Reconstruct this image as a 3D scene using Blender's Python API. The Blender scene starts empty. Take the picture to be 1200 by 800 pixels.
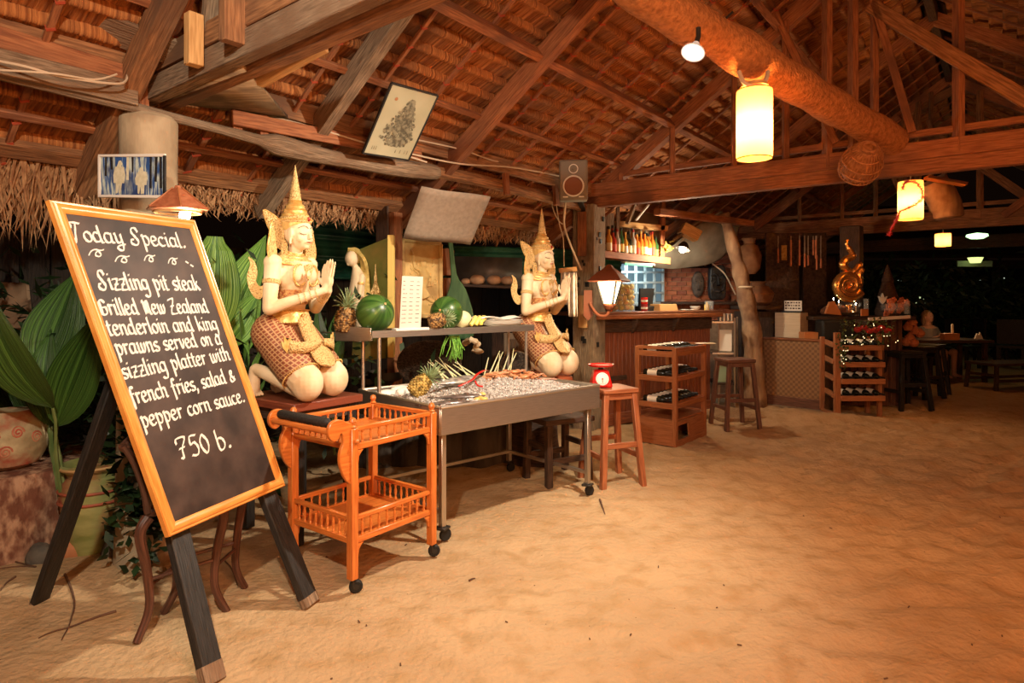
import bpy, math, random
from mathutils import Vector, Matrix, noise
R = math.radians
random.seed(7)
sc = bpy.context.scene
COL = sc.collection

# ---------------------------------------------------------------- camera
EYE, FPX, HOR = 1.42, 740.0, 350.0
cam_d = bpy.data.cameras.new('camera')
cam_d.sensor_width = 36.0
cam_d.lens = 36.0 * FPX / 1200.0
cam_d.shift_y = -(400.0 - HOR) / 1200.0
cam_d.clip_start = 0.05
cam = bpy.data.objects.new('camera', cam_d)
cam.location = (0, 0, EYE)
cam.rotation_euler = (R(90), 0, 0)
COL.objects.link(cam)
sc.camera = cam

# ---------------------------------------------------------------- world (night sky)
wd = bpy.data.worlds.new('night'); sc.world = wd; wd.use_nodes = True
bg = wd.node_tree.nodes['Background']
bg.inputs[0].default_value = (0.30, 0.13, 0.07, 1); bg.inputs[1].default_value = 0.010

# ---------------------------------------------------------------- view
sc.view_settings.view_transform = 'Standard'
sc.view_settings.look = 'None'
sc.view_settings.gamma = 1.0
sc.view_settings.use_curve_mapping = False
sc.view_settings.exposure = 0.10

# ---------------------------------------------------------------- hall lamps and added fill lights
def lamp(name, kind, loc, power, color, size=0.1, aim=None, spot=None, blend=0.6, sizey=None):
    d = bpy.data.lights.new(name, kind); d.energy = power; d.color = color
    if kind == 'AREA':
        d.shape = 'RECTANGLE' if sizey else 'DISK'; d.size = size
        if sizey: d.size_y = sizey
    else: d.shadow_soft_size = size
    if kind == 'SPOT': d.spot_size = R(spot); d.spot_blend = blend
    o = bpy.data.objects.new(name, d); COL.objects.link(o); o.location = loc
    if aim: o.rotation_euler = (Vector(aim) - Vector(loc)).to_track_quat('-Z', 'Y').to_euler()
    return o
WARM = (1.0, 0.72, 0.42); ORG = (1.0, 0.42, 0.14); WHT = (1.0, 0.87, 0.68)
# spot lamps hanging behind and beside the photographer
lamp('spot_lamp_front', 'SPOT', (-0.50, 0.2, 2.80), 320, WHT, 0.05, (-1.2, 4.2, 0.5), 110, 0.9)
lamp('spot_lamp_right', 'SPOT', (1.9, 0.9, 3.1), 70, WARM, 0.08, (0.2, 5.0, 0.3), 120, 1.0)
# the clip-on reflector lamp below the log (its own shade is built later)
lamp('reflector_lamp_light', 'SPOT', (0.93, 3.38, 2.66), 330, WHT, 0.05, (-0.75, 3.9, 0.6), 125, 0.8)
# unseen orange fill lights added to the right and behind
lamp('added_fill_light', 'POINT', (3.6, 1.6, 2.3), 62, (1.0, .34, .10), 0.12)
lamp('added_fill_light', 'POINT', (7.6, 5.2, 2.4), 60, (1.0, 0.22, 0.07), 0.12)
lamp('added_fill_light', 'POINT', (0.4, -0.9, 2.6), 40, (1.0, 0.55, 0.24), 0.2)
lamp('added_fill_light', 'POINT', (0.9, -0.4, 1.8), 250, (1.0, 0.38, 0.13), 0.25)  # added to brighten the roof from below, no lantern here

# ---------------------------------------------------------------- pixel helpers (true depths are given)
def at(px, py, d): return Vector(((px-600)/FPX*d, d, EYE+(HOR-py)/FPX*d))
def onz(px, py, z=0.0): return at(px, py, (EYE-z)*FPX/(py-HOR))
Z = Vector((0, 0, 1))
U = Vector((0.617, 0.787, 0)).normalized()      # along the ridge
V = Vector((0.787, -0.617, 0)).normalized()     # across the hall, to the right
O0 = Vector((-1.96, 3.41, 0))                   # foot of the trunk post
def tw(t, w, z=0.0): return O0 + U*t + V*w + Z*z

# ---------------------------------------------------------------- materials
def _n(nt, typ, **kw):
    n = nt.nodes.new(typ)
    for k, v in kw.items(): setattr(n, k, v)
    return n
def mat(name, c1, c2=None, rough=0.7, metal=0.0, scale=8.0, stretch=(1, 1, 1), uv=False, bump=0.0, bscale=None,
        detail=4.0, contrast=(0.35, 0.65), spec=0.4, c3=None, s3=2.0, coat=0.0, trans=0.0, emit=None, es=0.0, alpha=None, wave=None):
    m = bpy.data.materials.new(name); m.use_nodes = True
    nt = m.node_tree; b = nt.nodes['Principled BSDF']; L = nt.links.new
    b.inputs['Roughness'].default_value = rough; b.inputs['Metallic'].default_value = metal
    b.inputs['Specular IOR Level'].default_value = spec
    if coat: b.inputs['Coat Weight'].default_value = coat; b.inputs['Coat Roughness'].default_value = 0.25
    if trans: b.inputs['Transmission Weight'].default_value = trans
    if emit: b.inputs['Emission Color'].default_value = (*emit, 1); b.inputs['Emission Strength'].default_value = es
    if alpha is not None: b.inputs['Alpha'].default_value = alpha
    b.inputs['Base Color'].default_value = (*c1, 1)
    if c2 is None and not bump: return m
    tc = _n(nt, 'ShaderNodeTexCoord'); mp = _n(nt, 'ShaderNodeMapping'); mp.inputs['Scale'].default_value = stretch
    L(tc.outputs['UV' if uv else 'Object'], mp.inputs[0])
    nz = _n(nt, 'ShaderNodeTexNoise'); nz.inputs['Scale'].default_value = scale; nz.inputs['Detail'].default_value = detail
    L(mp.outputs[0], nz.inputs['Vector'])
    fac = nz.outputs['Fac']
    if wave:
        wv = _n(nt, 'ShaderNodeTexWave'); wv.inputs['Scale'].default_value = wave[0]; wv.inputs['Distortion'].default_value = wave[1]
        wv.bands_direction = wave[2]; wv.inputs['Detail'].default_value = 2
        L(mp.outputs[0], wv.inputs['Vector'])
        mx = _n(nt, 'ShaderNodeMath', operation='MULTIPLY_ADD'); mx.inputs[1].default_value = 0.5
        L(wv.outputs['Fac'], mx.inputs[0]); 
        mh = _n(nt, 'ShaderNodeMath', operation='MULTIPLY'); mh.inputs[1].default_value = 0.5; L(nz.outputs['Fac'], mh.inputs[0]); L(mh.outputs[0], mx.inputs[2])
        fac = mx.outputs[0]
    if c2 is not None:
        cr = _n(nt, 'ShaderNodeValToRGB'); e = cr.color_ramp.elements
        e[0].position, e[1].position = contrast; e[0].color = (*c1, 1); e[1].color = (*c2, 1)
        L(fac, cr.inputs[0]); out = cr.outputs[0]
        if c3 is not None:
            n3 = _n(nt, 'ShaderNodeTexNoise'); n3.inputs['Scale'].default_value = s3; n3.inputs['Detail'].default_value = 3
            L(tc.outputs['Object'], n3.inputs['Vector'])
            r3 = _n(nt, 'ShaderNodeValToRGB'); r3.color_ramp.elements[0].position = 0.48; r3.color_ramp.elements[1].position = 0.68
            L(n3.outputs['Fac'], r3.inputs[0])
            mix = _n(nt, 'ShaderNodeMix', data_type='RGBA'); L(r3.outputs[0], mix.inputs['Factor']); L(out, mix.inputs['A']); mix.inputs['B'].default_value = (*c3, 1)
            out = mix.outputs['Result']
        L(out, b.inputs['Base Color'])
    if bump:
        bp = _n(nt, 'ShaderNodeBump'); bp.inputs['Strength'].default_value = min(bump, 1.0); bp.inputs['Distance'].default_value = 0.02*max(1, bump)
        if bscale:
            n2 = _n(nt, 'ShaderNodeTexNoise'); n2.inputs['Scale'].default_value = bscale; n2.inputs['Detail'].default_value = 5
            L(mp.outputs[0], n2.inputs['Vector']); L(n2.outputs['Fac'], bp.inputs['Height'])
        else: L(fac, bp.inputs['Height'])
        L(bp.outputs[0], b.inputs['Normal'])
    return m
def nodes_of(m): return m.node_tree, m.node_tree.nodes['Principled BSDF']
def pattern(m, kind, c1, c2, scale, mortar=0.05, sx=1, sy=1, bump=0.4, uv=True, c3=None):
    """brick or checker pattern through UV, in metres"""
    nt, b = nodes_of(m); L = nt.links.new
    tc = _n(nt, 'ShaderNodeTexCoord'); mp = _n(nt, 'ShaderNodeMapping'); mp.inputs['Scale'].default_value = (sx, sy, 1)
    L(tc.outputs['UV' if uv else 'Object'], mp.inputs[0])
    if kind == 'brick':
        t = _n(nt, 'ShaderNodeTexBrick'); t.inputs['Scale'].default_value = scale; t.inputs['Mortar Size'].default_value = mortar
        t.inputs['Color1'].default_value = (*c1, 1); t.inputs['Color2'].default_value = (*c2, 1); t.inputs['Mortar'].default_value = (*(c3 or c2), 1)
    elif kind == 'checker':
        t = _n(nt, 'ShaderNodeTexChecker'); t.inputs['Scale'].default_value = scale
        t.inputs['Color1'].default_value = (*c1, 1); t.inputs['Color2'].default_value = (*c2, 1)
    L(mp.outputs[0], t.inputs['Vector']); L(t.outputs['Color'], b.inputs['Base Color'])
    if bump:
        bp = _n(nt, 'ShaderNodeBump'); bp.inputs['Strength'].default_value = bump; bp.inputs['Distance'].default_value = 0.004
        L(t.outputs['Fac'], bp.inputs['Height']); bp.invert = (kind == 'brick'); L(bp.outputs[0], b.inputs['Normal'])
    return m
WS = (2.2, 26, 26)   # wood grain stretch in UV (u along the piece)
M = {}
M['wood'] = mat('rough_sawn_wood', (0.17, 0.075, 0.032), (0.40, 0.195, 0.085), 0.8, scale=3, stretch=WS, uv=True, bump=0.35, c3=(0.15, 0.08, 0.045), s3=1.6)
M['wood_red'] = mat('reddish_wood', (0.22, 0.075, 0.03), (0.42, 0.17, 0.07), 0.75, scale=3, stretch=WS, uv=True, bump=0.3, c3=(0.16, 0.065, 0.035), s3=2)
M['wood_pale'] = mat('pale_new_wood', (0.48, 0.27, 0.10), (0.70, 0.44, 0.19), 0.7, scale=3, stretch=WS, uv=True, bump=0.2)
M['wood_grey'] = mat('weathered_grey_wood', (0.14, 0.095, 0.06), (0.34, 0.24, 0.155), 0.9, scale=4, stretch=WS, uv=True, bump=0.6, c3=(0.20, 0.12, 0.07), s3=3)
M['wood_dark'] = mat('dark_old_wood', (0.035, 0.02, 0.014), (0.10, 0.055, 0.035), 0.7, scale=4, stretch=WS, uv=True, bump=0.4)
M['black_wood'] = mat('black_painted_wood', (0.012, 0.011, 0.010), (0.03, 0.027, 0.025), 0.55, scale=5, stretch=WS, uv=True, bump=0.25)
M['trolley'] = mat('varnished_orange_wood', (0.50, 0.125, 0.02), (0.68, 0.21, 0.04), 0.35, scale=3, stretch=WS, uv=True, bump=0.06, coat=0.4)
M['frame_wood'] = mat('honey_pine_moulding', (0.62, 0.23, 0.04), (0.80, 0.36, 0.08), 0.35, scale=3, stretch=WS, uv=True, bump=0.05, coat=0.4)
M['rack_wood'] = mat('rack_wood', (0.27, 0.09, 0.03), (0.40, 0.15, 0.055), 0.6, scale=3, stretch=WS, uv=True, bump=0.12)
M['stool_wood'] = mat('stool_wood', (0.26, 0.075, 0.03), (0.42, 0.15, 0.06), 0.5, scale=3, stretch=WS, uv=True, bump=0.12, coat=0.2)
M['brown_stool'] = mat('brown_stool_wood', (0.10, 0.045, 0.03), (0.20, 0.09, 0.055), 0.6, scale=3, stretch=WS, uv=True, bump=0.12)
M['steel'] = mat('brushed_steel', (0.52, 0.47, 0.40), (0.62, 0.56, 0.48), 0.36, 0.9, scale=6, stretch=(2, 40, 40), uv=True, bump=0.04)
M['black'] = mat('black_rubber', (0.012, 0.012, 0.012), None, 0.6)
M['dark_metal'] = mat('dark_metal', (0.05, 0.045, 0.04), None, 0.45, 0.6)
M['white'] = mat('white_plastic', (0.80, 0.78, 0.72), None, 0.5)
M['chalk'] = mat('chalk_paint', (0.88, 0.86, 0.80), (0.70, 0.66, 0.60), 0.9, scale=120)
M['board'] = mat('chalkboard', (0.028, 0.018, 0.015), (0.07, 0.045, 0.036), 0.5, scale=7, detail=8, spec=0.3, bump=0.03)
M['red'] = mat('red_enamel', (0.70, 0.012, 0.008), None, 0.3, coat=0.5)
M['wire'] = mat('pale_cable', (0.62, 0.50, 0.36), None, 0.6)
M['gold'] = mat('carved_gilt', (0.52, 0.29, 0.085), (0.88, 0.62, 0.26), 0.45, 0.15, scale=110, detail=2, contrast=(0.34, 0.50), bump=0.9, spec=0.6)
M['gold2'] = mat('gilt_plain', (0.62, 0.33, 0.08), (0.88, 0.60, 0.22), 0.4, 0.3, scale=25, bump=0.3)
M['cream'] = mat('cream_painted_carving', (0.80, 0.63, 0.40), (0.86, 0.72, 0.50), 0.55, scale=9, bump=0.05, bscale=40, c3=(0.74, 0.55, 0.32), s3=7)
M['stone'] = mat('grey_stone', (0.07, 0.06, 0.05), (0.16, 0.13, 0.10), 0.85, scale=9, bump=0.8)
M['clay'] = mat('clay', (0.30, 0.12, 0.05), (0.45, 0.20, 0.09), 0.8, scale=9, bump=0.3)
M['glass'] = mat('clear_glass', (0.9, 0.95, 0.95), None, 0.05, trans=0.9)
M['glass_dark'] = mat('dark_bottle_glass', (0.012, 0.014, 0.010), None, 0.12, spec=0.8)
M['foil_red'] = mat('red_capsule', (0.30, 0.02, 0.02), None, 0.35)
M['paper'] = mat('paper', (0.82, 0.78, 0.70), None, 0.8)
M['ink'] = mat('ink', (0.10, 0.07, 0.06), None, 0.8)
M['cloth'] = mat('white_cloth', (0.72, 0.66, 0.56), (0.55, 0.47, 0.38), 0.9, scale=14, bump=0.3)

# ---------------------------------------------------------------- mesh builder
class MB:
    def __init__(s): s.v = []; s.f = []; s.uv = []
    def face(s, idx, uvs=None):
        s.f.append(tuple(idx)); s.uv.extend(uvs if uvs else [(0, 0)]*len(idx))
    def raw(s, vs, fs, uvs=None):
        o = len(s.v); s.v.extend(Vector(p) for p in vs)
        for i, f in enumerate(fs): s.face([o+k for k in f], uvs[i] if uvs else None)
        return s
    def beam(s, p0, p1, w, h, up=Z, w1=None, h1=None):
        p0, p1 = Vector(p0), Vector(p1); d = (p1-p0); l = d.length
        if l < 1e-6: return s
        d = d/l; x = d.cross(Vector(up))
        if x.length < 1e-3: x = d.cross(Vector((1, 0, 0)))
        x.normalize(); y = x.cross(d)
        w1 = w if w1 is None else w1; h1 = h if h1 is None else h1
        o = len(s.v); ru = random.random()*7; rv = random.random()*7
        for p, a, b in ((p0, w, h), (p1, w1, h1)):
            for i, j in ((-1, -1), (1, -1), (1, 1), (-1, 1)): s.v.append(p + x*(i*a/2) + y*(j*b/2))
        acc = rv
        for k in range(4):
            k2 = (k+1) % 4; e = w if k % 2 == 0 else h
            s.face((o+k, o+k2, o+4+k2, o+4+k), [(ru, acc), (ru, acc+e), (ru+l, acc+e), (ru+l, acc)]); acc += e
        s.face((o+3, o+2, o+1, o), [(ru, rv), (ru+.02, rv), (ru+.02, rv+w), (ru, rv+w)])
        s.face((o+4, o+5, o+6, o+7), [(ru, rv), (ru+.02, rv), (ru+.02, rv+w), (ru, rv+w)])
        return s
    def box(s, c, size, yaw=0.0, rot=None):
        c = Vector(c); m = rot if rot is not None else Matrix.Rotation(yaw, 3, 'Z')
        ax = [m @ Vector(a) for a in ((1, 0, 0), (0, 1, 0), (0, 0, 1))]
        i = max(range(3), key=lambda k: size[k]); a = ax[i]; j, k = [q for q in range(3) if q != i]
        # beam with explicit axes
        up = ax[k]; x = a.cross(up).normalized()
        return s.beam(c - a*size[i]/2, c + a*size[i]/2, size[j], size[k], up)
    def tube(s, pts, r, n=8, cap=True):
        pts = [Vector(p) for p in pts]; rs = r if isinstance(r, (list, tuple)) else [r]*len(pts)
        o = len(s.v); L = 0; prev = None; ru = random.random()*5; us = []
        for i, p in enumerate(pts):
            a = pts[max(i-1, 0)]; b = pts[min(i+1, len(pts)-1)]; d = (b-a)
            d = d.normalized() if d.length > 1e-9 else Vector((0, 0, 1))
            if prev is None:
                x = d.cross(Z)
                if x.length < 1e-3: x = d.cross(Vector((1, 0, 0)))
            else: x = prev - d*prev.dot(d)
            x.normalize(); y = d.cross(x); prev = x
            if i: L += (p-pts[i-1]).length
            us.append(ru+L)
            for k in range(n):
                t = 2*math.pi*k/n; s.v.append(p + (x*math.cos(t) + y*math.sin(t))*rs[i])
        rr = max(rs)*2*math.pi/n
        for i in range(len(pts)-1):
            for k in range(n):
                k2 = (k+1) % n; q = o+i*n
                s.face((q+k, q+k2, q+n+k2, q+n+k), [(us[i], k*rr), (us[i], (k+1)*rr), (us[i+1], (k+1)*rr), (us[i+1], k*rr)])
        if cap:
            s.face([o+k for k in range(n)][::-1], [(math.cos(6.283*k/n)*rs[0], math.sin(6.283*k/n)*rs[0]) for k in range(n)])
            e = o+(len(pts)-1)*n; s.face([e+k for k in range(n)], [(math.cos(6.283*k/n)*rs[-1], math.sin(6.283*k/n)*rs[-1]) for k in range(n)])
        return s
    def lathe(s, prof, c=(0, 0, 0), n=20, axis=Z, sx=1.0, sy=1.0, xdir=None):
        c = Vector(c); a = Vector(axis).normalized()
        x = Vector(xdir) if xdir is not None else (Vector((1, 0, 0)) if abs(a.x) < .9 else Vector((0, 1, 0)))
        x = (x - a*x.dot(a)).normalized(); y = a.cross(x); o = len(s.v); L = 0; us = []
        for i, (r, z) in enumerate(prof):
            if i: L += math.hypot(r-prof[i-1][0], z-prof[i-1][1])
            us.append(L); r = max(r, 1e-4)
            for k in range(n):
                t = 2*math.pi*k/n; s.v.append(c + a*z + x*(r*sx*math.cos(t)) + y*(r*sy*math.sin(t)))
        for i in range(len(prof)-1):
            for k in range(n):
                k2 = (k+1) % n; q = o+i*n
                s.face((q+k, q+k2, q+n+k2, q+n+k), [(k/n, us[i]), ((k+1)/n, us[i]), ((k+1)/n, us[i+1]), (k/n, us[i+1])])
        s.face([o+k for k in range(n)][::-1]); e = o+(len(prof)-1)*n; s.face([e+k for k in range(n)])
        return s
    def ball(s, c, r, n=16, m=10, rot=None):
        c = Vector(c); r = Vector(r) if hasattr(r, '__len__') else Vector((r, r, r)); rot = rot or Matrix.Identity(3)
        o = len(s.v); s.v.append(c + rot @ Vector((0, 0, -r.z)))
        for i in range(1, m):
            ph = -math.pi/2 + math.pi*i/m
            for k in range(n):
                t = 2*math.pi*k/n
                s.v.append(c + rot @ Vector((r.x*math.cos(ph)*math.cos(t), r.y*math.cos(ph)*math.sin(t), r.z*math.sin(ph))))
        s.v.append(c + rot @ Vector((0, 0, r.z))); e = len(s.v)-1
        for k in range(n): s.face((o, o+1+(k+1) % n, o+1+k), [(k/n, 0), ((k+1)/n, .05), (k/n, .05)])
        for i in range(m-2):
            for k in range(n):
                q = o+1+i*n; k2 = (k+1) % n
                s.face((q+k, q+k2, q+n+k2, q+n+k), [(k/n, (i+1)/m), ((k+1)/n, (i+1)/m), ((k+1)/n, (i+2)/m), (k/n, (i+2)/m)])
        q = o+1+(m-2)*n
        for k in range(n): s.face((q+k, q+(k+1) % n, e), [(k/n, .95), ((k+1)/n, .95), (k/n, 1)])
        return s
    def prism(s, poly, th, frame=None):
        """poly in local xy, thickness along local z; frame = 4x4 matrix"""
        fr = frame or Matrix.Identity(4); n = len(poly); o = len(s.v)
        for z in (-th/2, th/2):
            for x, y in poly: s.v.append(fr @ Vector((x, y, z)))
        s.face([o+k for k in range(n)][::-1], [poly[k] for k in range(n)][::-1]); s.face([o+n+k for k in range(n)], [poly[k] for k in range(n)])
        for k in range(n):
            k2 = (k+1) % n; l = math.hypot(poly[k][0]-poly[k2][0], poly[k][1]-poly[k2][1])
            s.face((o+k, o+k2, o+n+k2, o+n+k), [(0, 0), (l, 0), (l, th), (0, th)])
        return s
    def quad(s, a, b, c, d):
        a, b, c, d = map(Vector, (a, b, c, d)); o = len(s.v); s.v += [a, b, c, d]
        w = (b-a).length; h = (d-a).length
        s.face((o, o+1, o+2, o+3), [(0, 0), (w, 0), (w, h), (0, h)]); return s
    def sheet(s, pts):      # grid of points [row][col]
        o = len(s.v); nr, nc = len(pts), len(pts[0])
        for r in pts: s.v.extend(Vector(p) for p in r)
        for i in range(nr-1):
            for j in range(nc-1):
                q = o+i*nc+j
                s.face((q, q+1, q+nc+1, q+nc), [(j/(nc-1), i/(nr-1)), ((j+1)/(nc-1), i/(nr-1)), ((j+1)/(nc-1), (i+1)/(nr-1)), (j/(nc-1), (i+1)/(nr-1))])
        return s
    def mesh(s, name):
        me = bpy.data.meshes.new(name); me.from_pydata([tuple(v) for v in s.v], [], s.f)
        ul = me.uv_layers.new(name='UVMap')
        flat = [c for u in s.uv for c in (u[0], u[1])]
        ul.data.foreach_set('uv', flat)
        return me

def worldmat(o):
    m = o.matrix_basis.copy() if True else None
    return worldmat(o.parent) @ m if o.parent else m
def part(name, mb, m, parent=None, bevel=0.0, smooth=True, world=True, solid=0.0, sub=0, label=None, kind=None, loc=None, mods=()):
    """one mesh object; world=True: vertices given in world space and moved into the parent's frame"""
    if parent is not None and world:
        inv = worldmat(parent).inverted(); mb.v = [inv @ Vector(v) for v in mb.v]
    if parent is None and loc is not None and world:
        l = Vector(loc); mb.v = [Vector(v)-l for v in mb.v]
    me = mb.mesh(name) if isinstance(mb, MB) else mb
    o = bpy.data.objects.new(name, me); COL.objects.link(o)
    if m is not None: me.materials.append(m)
    if smooth:
        me.polygons.foreach_set('use_smooth', [True]*len(me.polygons)); me.set_sharp_from_angle(angle=R(35))
    if parent is not None: o.parent = parent
    elif loc is not None: o.location = loc
    if solid: q = o.modifiers.new('s', 'SOLIDIFY'); q.thickness = solid; q.offset = 0
    if bevel: q = o.modifiers.new('b', 'BEVEL'); q.width = bevel; q.segments = 2 if bevel > .006 else 1; q.limit_method = 'ANGLE'; q.angle_limit = R(50)
    if sub: q = o.modifiers.new('u', 'SUBSURF'); q.levels = sub; q.render_levels = sub
    if label: o['label'] = label
    if kind: o['kind'] = kind
    return o
def thing(name, label, cat, loc=(0, 0, 0), rz=0.0, group=None):
    o = bpy.data.objects.new(name, None); COL.objects.link(o); o.location = loc; o.rotation_euler = (0, 0, rz)
    o.empty_display_size = 0.1
    o['label'] = label; o['category'] = cat
    if group: o['group'] = group
    return o
def tag(o, label, cat, group=None, kind=None):
    o['label'] = label; o['category'] = cat
    if group: o['group'] = group
    if kind: o['kind'] = kind
    return o
def struct(o, label=None, cat=None):
    o['kind'] = 'structure'
    if label: o['label'] = label
    if cat: o['category'] = cat
    return o
def dup(root, loc=None, rz=None, label=None, group=None, parent=None):
    r = root.copy(); COL.objects.link(r)
    if loc is not None: r.location = loc
    if rz is not None: r.rotation_euler = (0, 0, rz)
    if label: r['label'] = label
    if group: r['group'] = group
    if parent is not None: r.parent = parent
    for ch in list(root.children):
        c = ch.copy(); COL.objects.link(c); c.parent = r
        for g in list(ch.children):
            d = g.copy(); COL.objects.link(d); d.parent = c
    return r
def bez(pts, n=12):
    """Catmull-Rom through points"""
    P = [Vector(p) for p in pts]; out = []
    for i in range(len(P)-1):
        a = P[max(i-1, 0)]; b = P[i]; c = P[i+1]; d = P[min(i+2, len(P)-1)]
        for k in range(n):
            t = k/n; out.append(0.5*((2*b) + (c-a)*t + (2*a-5*b+4*c-d)*t*t + (-a+3*b-3*c+d)*t*t*t))
    out.append(P[-1]); return out
def frame4(o, x, y, z=None):
    x = Vector(x).normalized(); y = Vector(y); z = Vector(z).normalized() if z else x.cross(y).normalized(); y = z.cross(x)
    m = Matrix((x, y, z)).transposed().to_4x4(); m.translation = Vector(o); return m

# ================================================================ FLOOR: trodden sand
def sand_h(x, y):
    v = noise.noise(Vector((x*0.5, y*0.5, 1)))*0.018 + noise.noise(Vector((x*2.3, y*2.3, 4)))*0.012
    k = min(1, max(0, (x+0.5)*0.25))*min(1, max(0, (y-0.5)*.5))
    n2 = noise.noise(Vector((x*3.6+y*1.2, y*5.6, 9)))
    v += (abs(n2)*-0.10+0.022)*(0.16+0.84*k)
    n3 = noise.noise(Vector((x*11, y*13, 3))); v += n3*0.008*(.3+.9*k)
    for (cx, cy, sx, sy, hh) in MOUNDS:
        d = ((x-cx)/sx)**2+((y-cy)/sy)**2
        if d < 6: v += hh*math.exp(-d)
    return v - 0.005
MOUNDS = [(3.25, 7.6, .55, .4, .07), (-2.6, 3.0, .5, .3, .03), (3.9, 7.35, .5, .15, .05), (-1.9, 3.4, .35, .2, .05)]
def axis(a, b, fine, f0, f1, coarse):
    out = [a]
    while out[-1] < b:
        x = out[-1]; out.append(x + (fine if f0 <= x < f1 else min(coarse, fine + 0.12*max(f0-x, x-f1, 0))))
    return out
xs = axis(-9, 22, 0.045, -2.8, 4.8, 0.7); ys = axis(-5, 34, 0.042, 0.9, 7.6, 0.8)
fb = MB(); fb.v = [Vector((x, y, sand_h(x, y))) for y in ys for x in xs]
nc = len(xs)
for i in range(len(ys)-1):
    for j in range(nc-1):
        q = i*nc+j; fb.f.append((q, q+1, q+nc+1, q+nc))
fb.uv = [(0, 0)]*(4*len(fb.f))
sand = mat('sand', (0.43, 0.285, 0.155), (0.51, 0.35, 0.195), 0.95, scale=1.3, bump=0.75, bscale=30, spec=0.1, c3=(0.40, 0.255, 0.125), s3=7)
nt, b = nodes_of(sand); L = nt.links.new   # finer grain and dark specks
tc = _n(nt, 'ShaderNodeTexCoord')
vo = _n(nt, 'ShaderNodeTexVoronoi'); vo.inputs['Scale'].default_value = 9; L(tc.outputs['Object'], vo.inputs['Vector'])
lt = _n(nt, 'ShaderNodeMath', operation='LESS_THAN'); lt.inputs[1].default_value = 0.035; L(vo.outputs['Distance'], lt.inputs[0])
src = b.inputs['Base Color'].links[0].from_socket
mx = _n(nt, 'ShaderNodeMix', data_type='RGBA'); L(lt.outputs[0], mx.inputs['Factor']); L(src, mx.inputs['A']); mx.inputs['B'].default_value = (.16, .09, .045, 1)
L(mx.outputs['Result'], b.inputs['Base Color'])
floor = part('floor', fb, sand); struct(floor)

# ================================================================ ROOF
SL = 0.70; ZP = 2.56; WR = 3.0
def roofz(w): return ZP + SL*w if w <= WR else ZP + SL*(2*WR-w)
thatch = mat('palm_leaf_thatch', (0.20, 0.06, 0.016), (0.58, 0.235, 0.07), 0.9, scale=2.2, stretch=(28, 1.2, 1), uv=True, bump=1.0, detail=3, c3=(0.15, 0.065, 0.03), s3=1.3)
thatch_dark = mat('thatch_backing', (0.05, 0.025, 0.012), (0.10, 0.05, 0.02), 0.95, scale=20)
T0, T1 = -3.6, 14.4
ceil = MB()
for s_ in (0, 1):
    wa, wb = ((-0.66, WR) if s_ == 0 else (WR, 2*WR+0.66))
    ceil.quad(tw(T0, wa, roofz(wa)+.12), tw(T1, wa, roofz(wa)+.12), tw(T1, wb, roofz(wb)+.12), tw(T0, wb, roofz(wb)+.12))
ceiling = part('ceiling', ceil, thatch_dark); struct(ceiling, 'pitched palm thatch roof on timber rafters over the sand floor', 'roof')
def course_mesh(seed):
    rnd = random.Random(seed); t = T0; ts = []
    while t < T1: ts.append(t); t += 0.021 if -1.6 < t < 5.5 else (0.04 if t < 9 else 0.09)
    ts.append(T1)
    st = 0.152  # exposure along slope
    prof = [(-0.012, 0.030), (0.0, -0.004), (0.018, -0.018), (0.038, -0.012), (0.052, 0.006), (st+.02, 0.040)]
    mb = MB(); nr = len(prof); sag = 0
    for i, tt in enumerate(ts):
        if rnd.random() < .06: sag = rnd.uniform(-.012, .010)
        j = rnd.uniform(-.004, .004)
        for k, (a, h) in enumerate(prof):
            jj = j*(2.4 if k == nr-1 else 1); mb.v.append(Vector((tt, -(a+sag*.7)+ (rnd.uniform(-.014, .014) if k == nr-1 else 0), h+jj+sag*.3)))
    for i in range(len(ts)-1):
        for k in range(nr-1):
            q = i*nr+k; mb.f.append((q, q+1, q+nr+1, q+nr))
            mb.uv.extend([(ts[i], prof[k][0]), (ts[i], prof[k+1][0]), (ts[i+1], prof[k+1][0]), (ts[i+1], prof[k][0])])
    me = mb.mesh('thatch_course'); me.materials.append(thatch)
    me.polygons.foreach_set('use_smooth', [True]*len(me.polygons)); me.set_sharp_from_angle(angle=R(60)); return me
cms = [course_mesh(s) for s in (1, 2, 3)]
ang = math.atan(SL); stepw = 0.152*math.cos(ang)
ML = Matrix((U, (V*math.cos(ang)+Z*math.sin(ang)), (V*-math.sin(ang)+Z*math.cos(ang)))).transposed()
if ML.determinant() < 0: ML = Matrix((U, (V*math.cos(ang)+Z*math.sin(ang)), (V*-math.sin(ang)+Z*math.cos(ang)))).transposed()
yL = (V*math.cos(ang)+Z*math.sin(ang)); zL = (V*-math.sin(ang)+Z*math.cos(ang)); yR = (V*-math.cos(ang)+Z*math.sin(ang)); zR = (V*math.sin(ang)+Z*math.cos(ang))
k = 0
for side in (0, 1):
    w = -0.60
    while w < WR-.02:
        me = cms[k % 3]; k += 1
        o = bpy.data.objects.new('thatch_course', me); COL.objects.link(o); o.parent = ceiling
        y, z = (yL, zL) if side == 0 else (yR, zR); x = U
        m4 = Matrix((x, y, z)).transposed().to_4x4()
        p = tw(0, w, ZP+SL*w+.055) if side == 0 else tw(0, 2*WR-w, ZP+SL*w+.055)
        m4.translation = p; o.matrix_basis = m4
        w += stepw
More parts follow.
